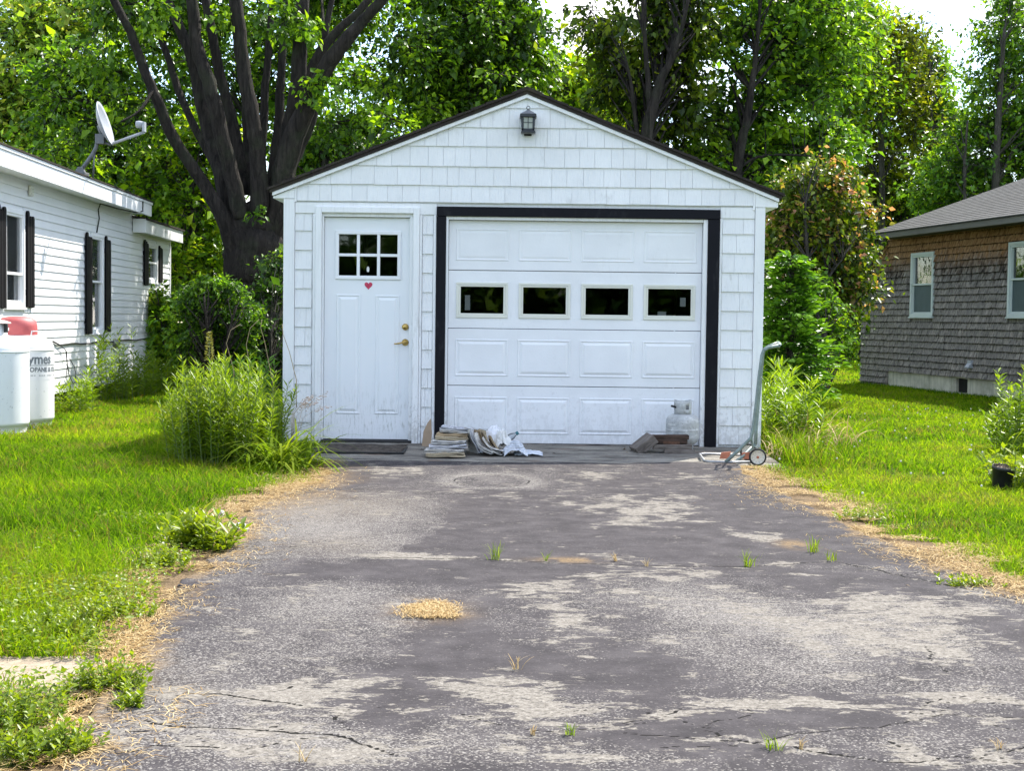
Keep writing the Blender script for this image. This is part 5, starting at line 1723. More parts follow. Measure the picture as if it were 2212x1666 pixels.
simple_tree('small maple with orange and red tipped leaves behind the corner of the garage', 1745, 22,
            [E(1740, 450, 22, 80, 80), E(1800, 550, 22, 60, 80), E(1705, 520, 22, 60, 80), E(1838, 610, 22, 36, 44), E(1770, 385, 22, 70, 50), E(1800, 660, 22.3, 50, 50), E(1830, 470, 22.4, 50, 50)],
            [([(1750, 880), (1752, 700), (1745, 560), (1740, 440), (1765, 350)], [11, 9, 7, 5, 3]), ([(1750, 680), (1790, 600), (1820, 560)], [6, 4, 3])],
            210, 46, 0.095, 'leaf_red', cr=(0.25, 0.55), tone=0.38, group=None, name='maple_sapling')
simple_tree('round light green shrub at the far edge of the right lawn', 1830, 45,
            [E(1820, 700, 45, 50, 50), E(1790, 740, 45, 50, 40), E(1760, 690, 44, 40, 60)], [([(1825, 850), (1822, 720)], [6, 4])], 70, 60, 0.12, 'leaf_light', cr=(0.38, 0.75), tone=0.7, name='shrub', cat='shrub', group=None)
simple_tree('dark shrub in deep shade behind the right lawn', 1850, 49,
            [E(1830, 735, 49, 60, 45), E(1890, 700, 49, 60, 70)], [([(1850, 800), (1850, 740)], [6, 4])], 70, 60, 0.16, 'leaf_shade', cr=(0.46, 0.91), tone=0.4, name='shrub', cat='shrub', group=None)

# soft young fir beside the garage
fb_ = at(1705, 700, 18.5); fb_.z = -0.02
fir = empty('fir_tree', fb_, 0, 'young soft green fir close beside the right wall of the garage', 'tree')
MB().tube([(0, 0, 0), (0.02, 0, 1.0), (0, 0, 1.7), (0, 0, 2.05)], [0.05, 0.04, 0.018, 0.006], 8).build('trunk', M['bark_grey'], fir)
P_, A_, N_, R_n = [], [], [], []
bb = MB()
for k in range(170):
    z = 0.2 + 1.85 * (k / 170) ** 0.9
    ln = (0.66 * max(0.0, 1 - ((z - 0.2) / 1.95)) ** 0.55 + 0.10) * random.uniform(0.35, 1.15)
    a = k * 2.4 + random.uniform(-.4, .4)
    d = np.array([math.cos(a), math.sin(a), 0.18 + random.uniform(-.30, .30)])
    o0 = np.array([0, 0, z])
    bb.tube([tuple(o0), tuple(o0 + d * ln * 0.6), tuple(o0 + d * ln + np.array([0, 0, 0.04]))], [0.007, 0.005, 0.002], 4, caps=False)
    m = int(34 * ln / 0.5) + 8
    s = np.array([-d[1], d[0], 0]) / math.hypot(d[0], d[1])
    t = RNG.uniform(0.1, 1, m)
    sd = RNG.choice([-1, 1], m)
    lat = RNG.uniform(0, 0.32, m) * (1.1 - t) * ln * 1.2
    pp = o0 + d * (t * ln)[:, None] + s * (lat * sd)[:, None] + RNG.normal(0, 0.022, (m, 3)) - np.array([0, 0, 0.16]) * (t ** 2 * ln)[:, None] * random.uniform(-0.6, 1.6)
    aa = d * 1.0 + s * (sd * 0.8)[:, None] + RNG.normal(0, 0.15, (m, 3))
    P_.append(pp); A_.append(aa); N_.append(np.array([0, 0, 1.0]) + RNG.normal(0, 0.6, (m, 3)))
    R_n.append(np.clip(0.25 + 0.5 * t + RNG.normal(0, .13, m), 0, 1))
bb.build('branches', M['bark_grey'], fir)['kind'] = 'stuff'
pp = np.concatenate(P_); m = len(pp)
LL = RNG.uniform(0.07, 0.14, m)
o = leaves('needles', pp, np.concatenate(A_), np.concatenate(N_), LL, LL * 0.42, M['leaf_fir'], fir, np.concatenate(R_n)); o['kind'] = 'stuff'

simple_tree('soft light green shrub between the fir and the shingled house', 1790, 21,
            [E(1780, 690, 21, 40, 60), E(1755, 640, 21, 40, 50), E(1800, 740, 21, 40, 40), E(1740, 740, 21, 50, 40)], [([(1785, 850), (1782, 720)], [6, 4])], 60, 60, 0.075, 'leaf_mid', cr=(0.16, 0.34), tone=0.55, name='shrub', cat='shrub', group=None)
# bushes left of the garage
simple_tree('big rounded bush with fine bright leaflets in front of the maple trunk', 460, 20.5,
            [E(462, 640, 20.5, 66, 46), E(415, 700, 20.5, 40, 60), E(520, 690, 20.5, 36, 60), E(465, 740, 20.5, 80, 40)],
            [([(455, 860), (450, 740), (440, 640)], [8, 6, 4]), ([(465, 860), (490, 740), (510, 660)], [8, 6, 4])], 150, 80, 0.072, 'leaf_mid', cr=(0.16, 0.32), tone=0.32, name='bush', cat='bush', group=None, flat=0.35, aspect=0.45, bk='bark_dark')
simple_tree('dark bush in shade between the big bush and the garage wall', 585, 21.5,
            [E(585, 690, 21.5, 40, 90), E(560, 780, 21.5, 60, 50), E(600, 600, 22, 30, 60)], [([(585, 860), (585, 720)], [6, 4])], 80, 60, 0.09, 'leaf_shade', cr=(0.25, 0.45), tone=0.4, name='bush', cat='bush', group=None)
simple_tree('leafy climber scrambling up the far corner of the white house', 352, 25.6,
            [E(338, 655, 25.2, 12, 40), E(345, 720, 25.2, 20, 50), E(365, 760, 25.2, 32, 60), E(358, 690, 25.2, 18, 40)], [([(362, 840), (352, 720), (338, 630)], [3, 2.5, 2])], 64, 50, 0.10, 'leaf_light', cr=(0.18, 0.32), tone=0.45, name='climbing_vine', cat='vine', group=None)

# undergrowth and farthest wood: one mass nobody could count
env = [E(120, 620, 44, 260, 150, 4), E(480, 600, 40, 240, 170, 4), E(900, 500, 46, 320, 160, 4), E(1300, 480, 46, 300, 200, 4), E(1640, 560, 44, 260, 170, 4), E(1960, 620, 50, 300, 140, 4), E(2300, 560, 52, 260, 170, 4),
       E(1640, 420, 52, 260, 120, 4), E(2100, 520, 56, 250, 100, 4)]
nC = 430
C = env_points(env, nC)
p, a, nr, L, Wd, rn = spray_crown(C, RNG.uniform(0.7, 1.5, nC), 64, 0.26, 0.55, 0.4, 9, np.clip(RNG.normal(0.42, 0.2, nC), 0, 1))
tag(leaves('woodland', p, a, nr, L, Wd, M['leaf_mid'], None, rn), kind='stuff')
n = 1500
p = np.stack([RNG.uniform(-7, 18, n), RNG.uniform(29.5, 46, n), np.abs(RNG.normal(0, 0.4, n)) + 0.05], -1)
ok = lawn_mask(p[:, 0], p[:, 1]) & ~((p[:, 0] > 4.4) & (p[:, 0] < 13) & (p[:, 1] < 45))
p = p[ok]; nC = len(p)
p, a, nr, L, Wd, rn = spray_crown(p, RNG.uniform(0.3, 0.7, nC), 22, 0.15, 0.6, 0.2, 5, np.clip(RNG.normal(0.4, 0.2, nC), 0, 1))
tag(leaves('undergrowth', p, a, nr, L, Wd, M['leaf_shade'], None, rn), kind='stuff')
# unseen wood added behind the photographer to darken the panes, kept low for sky
C = np.stack([RNG.uniform(-45, 45, 900), RNG.uniform(-36, -26, 900), RNG.uniform(0, 1, 900) ** 0.8 * 4.0], -1)
p, a, nr, L, Wd, rn = spray_crown(C, RNG.uniform(0.9, 1.6, 900), 60, 0.75, 0.6, 0.4, 9, np.clip(RNG.normal(0.4, 0.2, 900), 0, 1))
tag(leaves('woodland', p, a, nr, L, Wd, M['leaf_shade'], None, rn), kind='stuff')  # added unseen wood, there to darken the panes


# ------------------------------------------------------------------ weeds
def leafy_stems(name, label, cat, base, n, spread, H, per, L, asp, leafm, group=None, lean=0.25, up=0.5, tone=0.5, stemr=0.004, tops=None, root=None):
    """upright stems clothed in narrow leaves"""
    base = Vector(base)
    r = root or empty(name, base, 0, label, cat, group)
    sb = MB()
    P_, A_, N_, T_ = [], [], [], []
    for i in range(n):
        ox, oy = np.clip(RNG.normal(0, 0.5, 2), -1, 1) * np.array(spread)
        h = H * RNG.uniform(0.5, 1.15) * (1 - 0.3 * min(1, (ox / max(1e-6, spread[0])) ** 2))
        d = np.array([ox / max(.01, spread[0]) * lean + RNG.normal(0, .08), oy / max(.01, spread[1]) * lean + RNG.normal(0, .08), 1.0])
        p0 = np.array([ox, oy, 0]); p2 = p0 + d * h; p1 = p0 + d * h * 0.5 + np.array([0, 0, 0.02])
        sb.tube([tuple(p0), tuple(p1), tuple(p2)], [stemr, stemr * .8, stemr * .4], 4, caps=False)
        t = np.linspace(0.12, 1.0, per) + RNG.normal(0, .01, per)
        a = np.arange(per) * 2.4 + RNG.uniform(0, 6)
        pp = p0 + d * (h * t)[:, None]
        sc = 1.15 - 0.65 * np.abs(t - 0.45)
        aa = np.stack([np.cos(a), np.sin(a), up + RNG.normal(0, .25, per) + 0.5 * (t > .85)], -1)
        P_.append(pp); A_.append(aa * sc[:, None]); N_.append(np.array([0, 0, 1.0]) + RNG.normal(0, .35, (per, 3))); T_.append(np.clip(tone + 0.25 * (t - .5) + RNG.normal(0, .16, per), 0, 1))
        if tops and random.random() < tops[0]: pass
    sb.build('stems', M['stem_green'], r)['kind'] = 'stuff'
    pp = np.concatenate(P_); aa = np.concatenate(A_); ln = np.linalg.norm(aa, axis=1)
    LL = L * RNG.uniform(0.6, 1.25, len(pp)) * np.clip(ln, 0.5, 1.4)
    o = leaves('leaves', pp, aa, np.concatenate(N_), LL, LL * asp, leafm, r, np.concatenate(T_), 0.12); o['kind'] = 'stuff'
    return r


def arching(name, label, cat, base, n, L, Wd, mat, group=None, spread=0.08, bendr=(1.2, 2.6), up=(0.5, 1.3), parent=None, pname='blades', tone=(0.3, 1.0), seg=7):
    """strap leaves that rise and bend over"""
    base = Vector(base)
    r = parent or empty(name, base, 0, label, cat, group)
    V, T, RN = [], [], []
    for i in range(n):
        a = random.uniform(0, 2 * math.pi)
        d = np.array([math.cos(a), math.sin(a), 0]); s = np.array([-math.sin(a), math.cos(a), 0])
        p = np.array([random.gauss(0, spread), random.gauss(0, spread), 0.0])
        ang = random.uniform(*up); ln = L * random.uniform(0.55, 1.15); wd = Wd * random.uniform(0.7, 1.2)
        bend = random.uniform(*bendr)
        b = len(V); st = ln / seg
        rn = random.uniform(*tone)
        for k in range(seg + 1):
            t = k / seg
            w_ = wd * (0.7 + 0.6 * t) * (1 - t ** 2.5) * 0.5 + 0.0004
            V += [p - s * w_, p + s * w_]
            RN += [rn, rn]
            an = ang - bend * t
            p = p + (d * math.cos(an) + np.array([0, 0, 1]) * math.sin(an)) * st
            if p[2] < 0.01: p[2] = 0.01
        for k in range(seg): T.append((b + 2 * k, b + 2 * k + 1, b + 2 * k + 3, b + 2 * k + 2))
    o = np_mesh(pname, np.array(V), np.array(T), mat, r, dict(rnd=np.array(RN), dry=np.zeros(len(V))), smooth=True)
    o['kind'] = 'stuff'
    return r


wc = leafy_stems('weed_clump', 'large mass of tall goldenrod like weeds left of the garage door', 'weeds', (-2.36, 12.15, -0.02), 240, (0.40, 0.40), 0.80, 64, 0.062, 0.15, M['leaf_weed'], lean=0.12, tone=0.6, up=0.65)
lw2 = leafy_stems('weed_clump', 'darker green weeds crowding the left corner of the garage', 'weeds', (-2.46, 13.9, -0.02), 60, (0.22, 0.30), 0.74, 44, 0.09, 0.20, M['leaf_fir'], lean=0.15, tone=0.45)
mul = empty('flower_spike', at(452, 800, 12.9), 0, 'pale yellow flower spike rising above the tall weeds', 'flower')
b = MB(); b.tube([(0, 0, -0.5), (0.0, 0, 0.0), (0.005, 0, 0.33)], [0.006, 0.005, 0.003], 5); b.build('stem', M['stem_green'], mul)
n = 150
t = RNG.uniform(0, 1, n); a = RNG.uniform(0, 6.28, n)
pp = np.stack([np.cos(a) * 0.022 * (1.1 - t), np.sin(a) * 0.022 * (1.1 - t), 0.08 + 0.25 * t], -1)
o = leaves('petals', pp, np.stack([np.cos(a), np.sin(a), np.full(n, 0.5)], -1), RNG.normal(0, .5, (n, 3)) + np.array([0, 0, 1]), np.full(n, 0.03), np.full(n, 0.018), leafmat('pale yellow petals', [(0.30, 0.30, 0.06), (0.52, 0.48, 0.14), (0.62, 0.56, 0.25)], 0.3), mul, RNG.uniform(0, 1, n)); o['kind'] = 'stuff'
for i, (x0, y0, x1, y1, hx, hy) in enumerate([(505, 800, 489, 742, 520, 700), (545, 830, 532, 745, 560, 690), (590, 830, 572, 740, 566, 690), (640, 820, 625, 760, 610, 700)]):
    b = MB()
    Y = 13.4
    q = at(x0, y0 + 60, Y)
    dr = empty('dry_stalk', q, 0, ['bent dry stalk nodding to the right nearest the yellow flower spike', 'dry stalk with a drooping tip second from the yellow flower spike', 'straight dry stalk against the dark bush', 'dry stalk leaning towards the garage corner board'][i], 'dry stalk', 'dry stalks standing over the weeds')
    pts = [Vector((0, 0, 0)), at(x0, y0, Y) - q, at(x1, y1, Y) - q, at((x1 + hx) / 2 - 6, (y1 + hy) / 2 - 8, Y) - q, at(hx, hy, Y) - q]
    b.tube(pts, [0.004, 0.004, 0.003, 0.0025, 0.004], 5); b.build('stem', M['stem_tan'], dr)
M['strap'] = bladesmat('strap leaves', [(0.055, 0.11, 0.010), (0.10, 0.18, 0.012), (0.16, 0.24, 0.016), (0.24, 0.30, 0.03)])
arching('daylily_clump', 'arching clump of strap leaves spilling onto the drive beside the entry door', 'plant', gnd(612, 1015, -0.01), 170, 0.72, 0.020, M['strap'], spread=0.11)
arching('daylily_clump', 'small tuft of long arching grass leaves in front of the tall weeds', 'plant', gnd(470, 985, -0.01), 46, 0.62, 0.017, M['strap'], spread=0.16)
arching('daylily_clump', 'low arching grass tuft at the left end of the tall weeds', 'plant', gnd(370, 985, -0.01), 26, 0.60, 0.015, M['strap'], spread=0.14)
# pinkish seed heads nodding in front of the door frame
b = empty('seed_grass', gnd(628, 1000), 0, 'pale seeding grass heads nodding in front of the door casing', 'grass')
g_ = MB()
for k in range(7):
    e = at(random.uniform(660, 720), random.uniform(848, 900), 11.6) - b.location
    m_ = e * 0.5 + Vector((-0.06, 0, 0.14))
    g_.tube([(0, 0, 0), m_ * 0.55, m_, e.lerp(m_, 0.4) + Vector((0, 0, 0.03)), e], [0.002, 0.002, 0.0016, 0.0014, 0.001], 4, caps=False)
    for q in range(16):
        f = q / 16
        c_ = m_.lerp(e, 0.45 + 0.55 * f) + Vector((random.uniform(-.01, .01), random.uniform(-.01, .01), random.uniform(-.012, .022)))
        g_.box(c_.x - .006, c_.x + .006, c_.y - .003, c_.y + .003, c_.z - .003, c_.z + .003)
g_.build('stems', plain('pinkish seed heads', (0.42, 0.34, 0.30), 0.8), b)

# weeds along the white house
for i, (x, y, nn, h, sp, lab) in enumerate([(215, 872, 7, 0.95, 0.30, 'tall leafy weeds standing nearest the propane tanks'), (262, 868, 10, 1.05, 0.35, 'tall weeds with pointed tops by the second shuttered window'), (318, 850, 6, 1.1, 0.3, 'pair of tall dark plumed weeds near the far end of the siding'), (180, 895, 16, 0.45, 0.5, 'low weeds along the dark gap under the siding'), (290, 860, 24, 0.55, 0.7, 'low leafy weeds below the wall cable'), (345, 850, 16, 0.6, 0.5, 'weeds under the climber at the house corner')]):
    q = gnd(x, y, -0.02)
    q.x = max(q.x, -5.8 - 0.041 * (q.y - 16) + 0.22)
    leafy_stems('weed_clump', lab, 'weeds', q, nn, (0.25, sp), h, 40, 0.10 if h > .9 else .09, 0.2, M['leaf_weed'] if i != 2 else M['leaf_fir'], tone=0.5, lean=0.12, group='weeds along the white house wall')
# right of the garage
leafy_stems('fern_clump', 'tall ferny plants with narrow leaves right of the hand truck', 'plant', (2.72, 14.6, -0.02), 36, (0.17, 0.6), 0.66, 44, 0.11, 0.16, M['leaf_weed'], tone=0.5)
leafy_stems('fern_clump', 'lower ferny plants behind the hand truck handle along the garage wall', 'plant', (2.85, 16.6, -0.02), 40, (0.35, 0.7), 0.7, 40, 0.13, 0.18, M['leaf_weed'], tone=0.45)
arching('grass_tuft', 'tuft of tan seeding grass leaning right beside the ferny plants', 'grass', (2.95, 14.2, -0.02), 90, 0.62, 0.009, M['straw'], spread=0.18, up=(0.9, 1.5))
arching('grass_tuft', 'pale dry grass tuft at the foot of the garage corner behind the wheels', 'grass', (2.52, 13.2, -0.02), 70, 0.42, 0.008, M['straw'], spread=0.12, up=(0.8, 1.5))
# plants at the right picture edge
rp = gnd(2195, 975)
leafy_stems('garden_plant', 'tall leafy plant with upright stems at the right edge of the lawn', 'plant', (rp.x, rp.y, -0.02), 36, (0.22, 0.3), 0.72, 34, 0.075, 0.26, M['leaf_weed'], tone=0.5)
arching('garden_plant', 'broad pale bladed plant in front of the tall leafy plant at the right edge', 'plant', (rp.x - 0.22, rp.y - 0.5, -0.02), 34, 0.5, 0.022, M['strap'], spread=0.08, up=(0.7, 1.5))

# leafy weed by the edge of the drive on the left, and low broadleaf weeds
M['leaf_lime'] = leafmat('lime green weed leaves', [(0.075, 0.14, 0.010), (0.13, 0.21, 0.012), (0.20, 0.28, 0.016), (0.27, 0.33, 0.03)], 0.45)
q = gnd(440, 1185); leafy_stems('leafy_weed', 'bushy leafy weed at the left edge of the drive below the white puffball', 'weed', (q.x, q.y, -0.02), 44, (0.13, 0.13), 0.20, 16, 0.062, 0.34, M['leaf_lime'], tone=0.55, lean=0.5, stemr=0.003)
for (x, y, nn, sp, h, lab) in [(345, 1225, 26, (0.13, 0.13), 0.10, 'low pale weed just below the bushy weed on the left edge'), (240, 1330, 30, (0.16, 0.14), 0.09, 'yellow green ground weed near the pale path, nearer the drive'), (110, 1365, 30, (0.18, 0.12), 0.09, 'yellow green ground weed above the pale path at the left'),
                               (230, 1490, 26, (0.11, 0.10), 0.10, 'leafy weed patch on the little island below the pale path'), (60, 1640, 14, (0.08, 0.06), 0.10, 'small round weed at the bottom left corner'), (150, 1620, 16, (0.06, 0.06), 0.09, 'tuft of weed on the straw in the bottom left'),
                               (285, 1530, 8, (0.05, 0.04), 0.07, 'thin green weed on the asphalt edge at the lower left'), (20, 1560, 20, (0.12, 0.12), 0.13, 'taller weed at the very left of the little island'), (2095, 1265, 10, (0.14, 0.05), 0.06, 'flat weed growing in the long crack near the right edge'), (1850, 1120, 14, (0.14, 0.14), 0.08, 'broadleaf weeds in the grass edge on the right')]:
    q = gnd(x, y)
    leafy_stems('leafy_weed', lab, 'weed', (q.x, q.y, -0.02), nn * 3, sp, h, 14, 0.019, 0.55, M['leaf_lime'], tone=0.5, lean=0.6, stemr=0.0012)

# clover and creeping weeds matted over the lawn edge on the left
n = 26000
X = RNG.uniform(-2.4, -1.1, n); Y = RNG.uniform(3.7, 8.6, n)
msk = lawn_mask(X, Y) & (np.abs(X) < 0.36 * Y + 0.1)
dens = smooth01(fbm(X * 2.6, Y * 2.6, 151, 4), 0.45, 0.60) * np.where(Y < 6.4, 1.0, 0.4) * smooth01(Lx(Y) - X, 0.02, 0.10)
ok = msk & (RNG.uniform(0, 1, n) < dens)
X, Y = X[ok], Y[ok]; n = len(X)
hz = RNG.uniform(0.005, 0.075, n) * (0.5 + fbm(X * 5, Y * 5, 153, 3))
a = RNG.uniform(0, 6.28, n)
LL = RNG.uniform(0.012, 0.028, n)
tag(leaves('ground_cover', np.stack([X, Y, hz], -1), np.stack([np.cos(a), np.sin(a), RNG.uniform(-.2, .6, n)], -1), RNG.normal(0, .4, (n, 3)) + np.array([0, 0, 1.0]), LL, LL * 0.7, M['leaf_lime'], None, np.clip(RNG.normal(.5, .25, n), 0, 1)), kind='stuff')

# tufts in the cracks
for (x, y, nn, h, lab) in [(1070, 1212, 26, 0.085, 'green grass tuft in the crack, the leftmost along the long joint'), (1178, 1215, 14, 0.055, 'thin grass tuft at the left end of the straw in the joint'), (1615, 1226, 30, 0.075, 'bright spiky grass tuft in the middle of the right half of the joint'), (1757, 1196, 26, 0.09, 'tall grass tuft standing above the bend of the joint'),
                           (1797, 1214, 18, 0.05, 'yellowing grass tuft just right of the tall tuft'), (1398, 1226, 10, 0.04, 'tiny brown weed in the joint between two green tufts'), (1330, 1215, 12, 0.045, 'dry weed stalks at the right end of the straw in the joint'), (1115, 1450, 10, 0.06, 'thin grass sprig alone in the middle of the asphalt'),
                           (1232, 1590, 14, 0.035, 'small dusty weed near the bottom centre'), (1152, 1592, 8, 0.03, 'tiny weed left of the dusty one near the bottom centre'), (1665, 1622, 20, 0.05, 'yellow green weed in a crack at the bottom right'), (1728, 1620, 8, 0.035, 'small dry weed right of the yellow green crack weed'), (652, 1650, 8, 0.05, 'tiny weed at the bottom edge of the picture'), (2160, 1622, 10, 0.04, 'faint dry tuft at the bottom right corner')]:
    q = gnd(x, y)
    arching('grass_tuft', lab, 'grass tuft', (q.x, q.y, 0.0), nn, h * 1.2, 0.0032, M['strap'] if nn not in (10, 12, 8) else M['straw'], 'tufts growing in the cracks of the drive', spread=0.006 + 0.008 * (nn > 15), up=(0.95, 1.6), bendr=(0.2, 1.2), seg=4)
# ================================================================== PROPANE TANKS
def tankmat(name, base):
    t = NT(name)
    p = t.pos()
    n1 = t.noise(p, 4, 4)
    c = t.mixc(t.maprange(n1, 0.3, 0.7), tuple(x * 0.94 for x in base), base)
    d = t.noise(p, 34, 4, 0.6); d2 = t.noise(p, 5, 3)
    c = t.mixc(t.math('MULTIPLY', t.maprange(d, 0.64, 0.70), t.maprange(d2, 0.5, 0.62), True), c, (0.20, 0.20, 0.22))
    return t.done(t.principled(c, 0.42, t.bump(n1, 0.05, 0.01), spec=0.4))
M['tank'] = tankmat('white tank paint', (0.82, 0.84, 0.86))
M['tank_old'] = tankmat('older white tank paint', (0.78, 0.78, 0.78))
M['red_cap'] = plain('faded red plastic', (0.42, 0.085, 0.085), 0.55, 0, 0.12, 6)
M['print_grey'] = plain('grey print', (0.14, 0.16, 0.18), 0.6)
M['label_white'] = plain('white label film', (0.76, 0.76, 0.78), 0.4, 0, 0.04)


def big_tank(c, label, cap, old):
    t = empty('propane_tank', (c[0], c[1], 0), 0, label, 'propane tank', 'propane tanks beside the white house')
    R = 0.38
    mt = M['tank_old' if old else 'tank']
    prof = [(R * 0.93, -0.02), (R * 0.93, 0.045), (R * 0.96, 0.05), (R, 0.075), (R, 0.085), (R, 0.10), (R, 0.78), (R, 0.792), (R, 0.80), (R + 0.004, 0.802), (R + 0.004, 0.815), (R, 0.817), (R - 0.0005, 0.825)]
    for k in range(1, 9):
        a = k * math.pi / 16
        prof.append((R * math.cos(a) ** 0.75 if k < 8 else 0.10, 0.817 + 0.165 * math.sin(a)))
    prof.append((0.0, 0.985))
    MB().lathe(prof, n=48).build('body', mt, t)
    if cap == 'red':
        pr = [(0.205, 0.955), (0.21, 0.98), (0.208, 1.06), (0.195, 1.115), (0.155, 1.15), (0.08, 1.165), (0.0, 1.168)]
        MB().lathe(pr, n=32).build('dome_lid', M['red_cap'], t)
        b = MB()
        b.tube([(0.205, -0.20, 0.93), (0.225, -0.215, 1.01), (0.305, -0.145, 1.01), (0.285, -0.13, 0.90)], 0.008, 6)
        b.build('lifting_lug', M['tank_old'], t)
    else:
        b = MB()
        b.lathe([(0.165, 0.96), (0.165, 1.09), (0.150, 1.09), (0.150, 0.96)], n=28)
        b.box(0.13, 0.17, -0.06, 0.06, 1.02, 1.05)
        b.build('collar', mt, t)
        M['pink_lid'] = plain('pale pink lid', (0.60, 0.45, 0.44), 0.5)
        MB().lathe([(0.0, 1.135), (0.14, 1.125), (0.20, 1.105), (0.205, 1.092), (0.18, 1.0905)], n=28).build('hinged_lid', M['pink_lid'], t)
        MB().box(0.165, 0.20, -0.09, -0.05, 1.00, 1.09).build('hinge', M['rubber_black'], t, 0.004)
    return t


tank1 = big_tank((-5.33, 15.95), 'white propane tank with a red dome lid and grey lettering', 'red', True)
tank2 = big_tank((-5.345, 15.17), 'plain white propane tank with an upright collar, in front of the lettered one', 'collar', False)
# lettering wrapped round the rear tank
def band(a0, a1, z0, z1, r, n=24):
    vs, fs = [], []
    for i in range(n + 1):
        a = a0 + (a1 - a0) * i / n
        vs += [(r * math.sin(a), -r * math.cos(a), z0), (r * math.sin(a), -r * math.cos(a), z1)]
    for i in range(n): fs.append((2 * i, 2 * i + 2, 2 * i + 3, 2 * i + 1))
    return vs, fs


lab = MB().add(*band(rad(-45), rad(82), 0.49, 0.775, 0.3808), smooth=True).build('label', M['label_white'], tank1)
CAMA = math.atan2(5.33, 15.95)                  # the tank's side that faces the photographer


def wrap_text(txt, size, a_right, z, bold=0.0, name='lettering'):
    cu = bpy.data.curves.new('lettering', 'FONT')
    cu.body = txt; cu.size = size; cu.offset = bold; cu.resolution_u = 3
    to = bpy.data.objects.new('lettering', cu)
    COL.objects.link(to)
    dg = bpy.context.evaluated_depsgraph_get(); dg.update()
    me = bpy.data.meshes.new_from_object(to.evaluated_get(dg))
    bpy.data.objects.remove(to)
    xs = [v.co.x for v in me.vertices]
    w_ = max(xs)
    for v in me.vertices:
        a = a_right - (w_ - v.co.x) / 0.382
        v.co = Vector((0.3822 * math.sin(a), -0.3822 * math.cos(a), z + v.co.y))
    return link(name, me, M['print_grey'], lab)


wrap_text('Rymes', 0.150, CAMA + rad(62), 0.665, 0.004)
wrap_text('PROPANE & OIL', 0.068, CAMA + rad(80), 0.580, 0.0022)
MB().add(*band(CAMA - rad(20), CAMA + rad(82), 0.645, 0.651, 0.3818), smooth=True).build('rule', M['print_grey'], lab)
b = MB()
for k in range(14):
    a = CAMA + rad(16 + k * 4.6)
    if k % 4 == 3: continue
    b.add(*band(a, a + rad(3.4), 0.532, 0.548, 0.3818, 2))
b.build('small_print', plain('faint grey print', (0.45, 0.46, 0.47), 0.6), lab)

# ================================================================== SMALL GAS CYLINDER
M['cyl'] = None
def cylmat():
    t = NT('scuffed grey white cylinder paint')
    p = t.pos()
    a = t.noise(t.pos((1, 1, 2.2)), 16, 5, 0.65); b_ = t.noise(p, 60, 4, 0.7)
    c = t.ramp(a, [(0.35, (0.34, 0.35, 0.345)), (0.6, (0.48, 0.49, 0.485))])
    c = t.mixc(t.maprange(a, 0.60, 0.66), c, (0.68, 0.68, 0.66))
    c = t.mixc(t.maprange(b_, 0.58, 0.68, 0, 0.7), c, (0.13, 0.125, 0.11))
    return t.done(t.principled(c, 0.5, t.bump(a, 0.1, 0.004), spec=0.35))
M['cyl'] = cylmat()
gc = empty('gas_cylinder', (1.573, 13.60, 0.022), 0, 'small scuffed white gas cylinder standing behind the boards by the black jamb', 'gas cylinder')
R = 0.153
prof = [(0.0, 0.035), (0.06, 0.037), (0.11, 0.05), (0.138, 0.075), (R, 0.11), (R, 0.12), (R, 0.168), (R, 0.175), (R + 0.002, 0.178), (R + 0.002, 0.186), (R, 0.189), (R, 0.196), (R, 0.24), (R, 0.25), (0.147, 0.285), (0.125, 0.312), (0.09, 0.328), (0.04, 0.334), (0.0, 0.335)]
MB().lathe(prof, n=40).build('body', M['cyl'], gc)
MB().lathe([(0.098, 0.0), (0.102, 0.0), (0.102, 0.06), (0.098, 0.06)], n=28).build('foot_ring', M['cyl'], gc)
# collar: a sheet bent round, open at the back, with two hand holes
b = MB()
A0, A1, NA, r0 = rad(-250), rad(70), 48, 0.080
vs, fs = [], []
def colz(a): return 0.455 + 0.008 * math.cos(2 * a)
for i in range(NA + 1):
    a = A0 + (A1 - A0) * i / NA
    for z_ in (0.325, 0.372, 0.410, colz(a)):
        vs.append((r0 * math.cos(a), r0 * math.sin(a), z_))
def hole(i):
    a = math.degrees(A0 + (A1 - A0) * (i + 0.5) / NA) % 360
    return any(abs((a - h + 180) % 360 - 180) < 15 for h in (295, 205 - 20))
for i in range(NA):
    for j in range(3):
        if j == 1 and hole(i): continue
        fs.append((i * 4 + j, i * 4 + 4 + j, i * 4 + 5 + j, i * 4 + 1 + j))
cl = b.add(vs, fs, True).build('collar', M['cyl'], gc)
sm = cl.modifiers.new('thick', 'SOLIDIFY'); sm.thickness = 0.005
b = MB().lathe([(0.022, 0.33), (0.022, 0.37), (0.014, 0.375), (0.014, 0.41), (0.03, 0.412), (0.03, 0.428), (0.0, 0.43)], n=14)
b.tube([(0, 0, 0.39), (-0.06, -0.035, 0.392), (-0.112, -0.055, 0.405)], [0.012, 0.011, 0.009], 8)
b.build('valve', M['rubber_black'], gc)

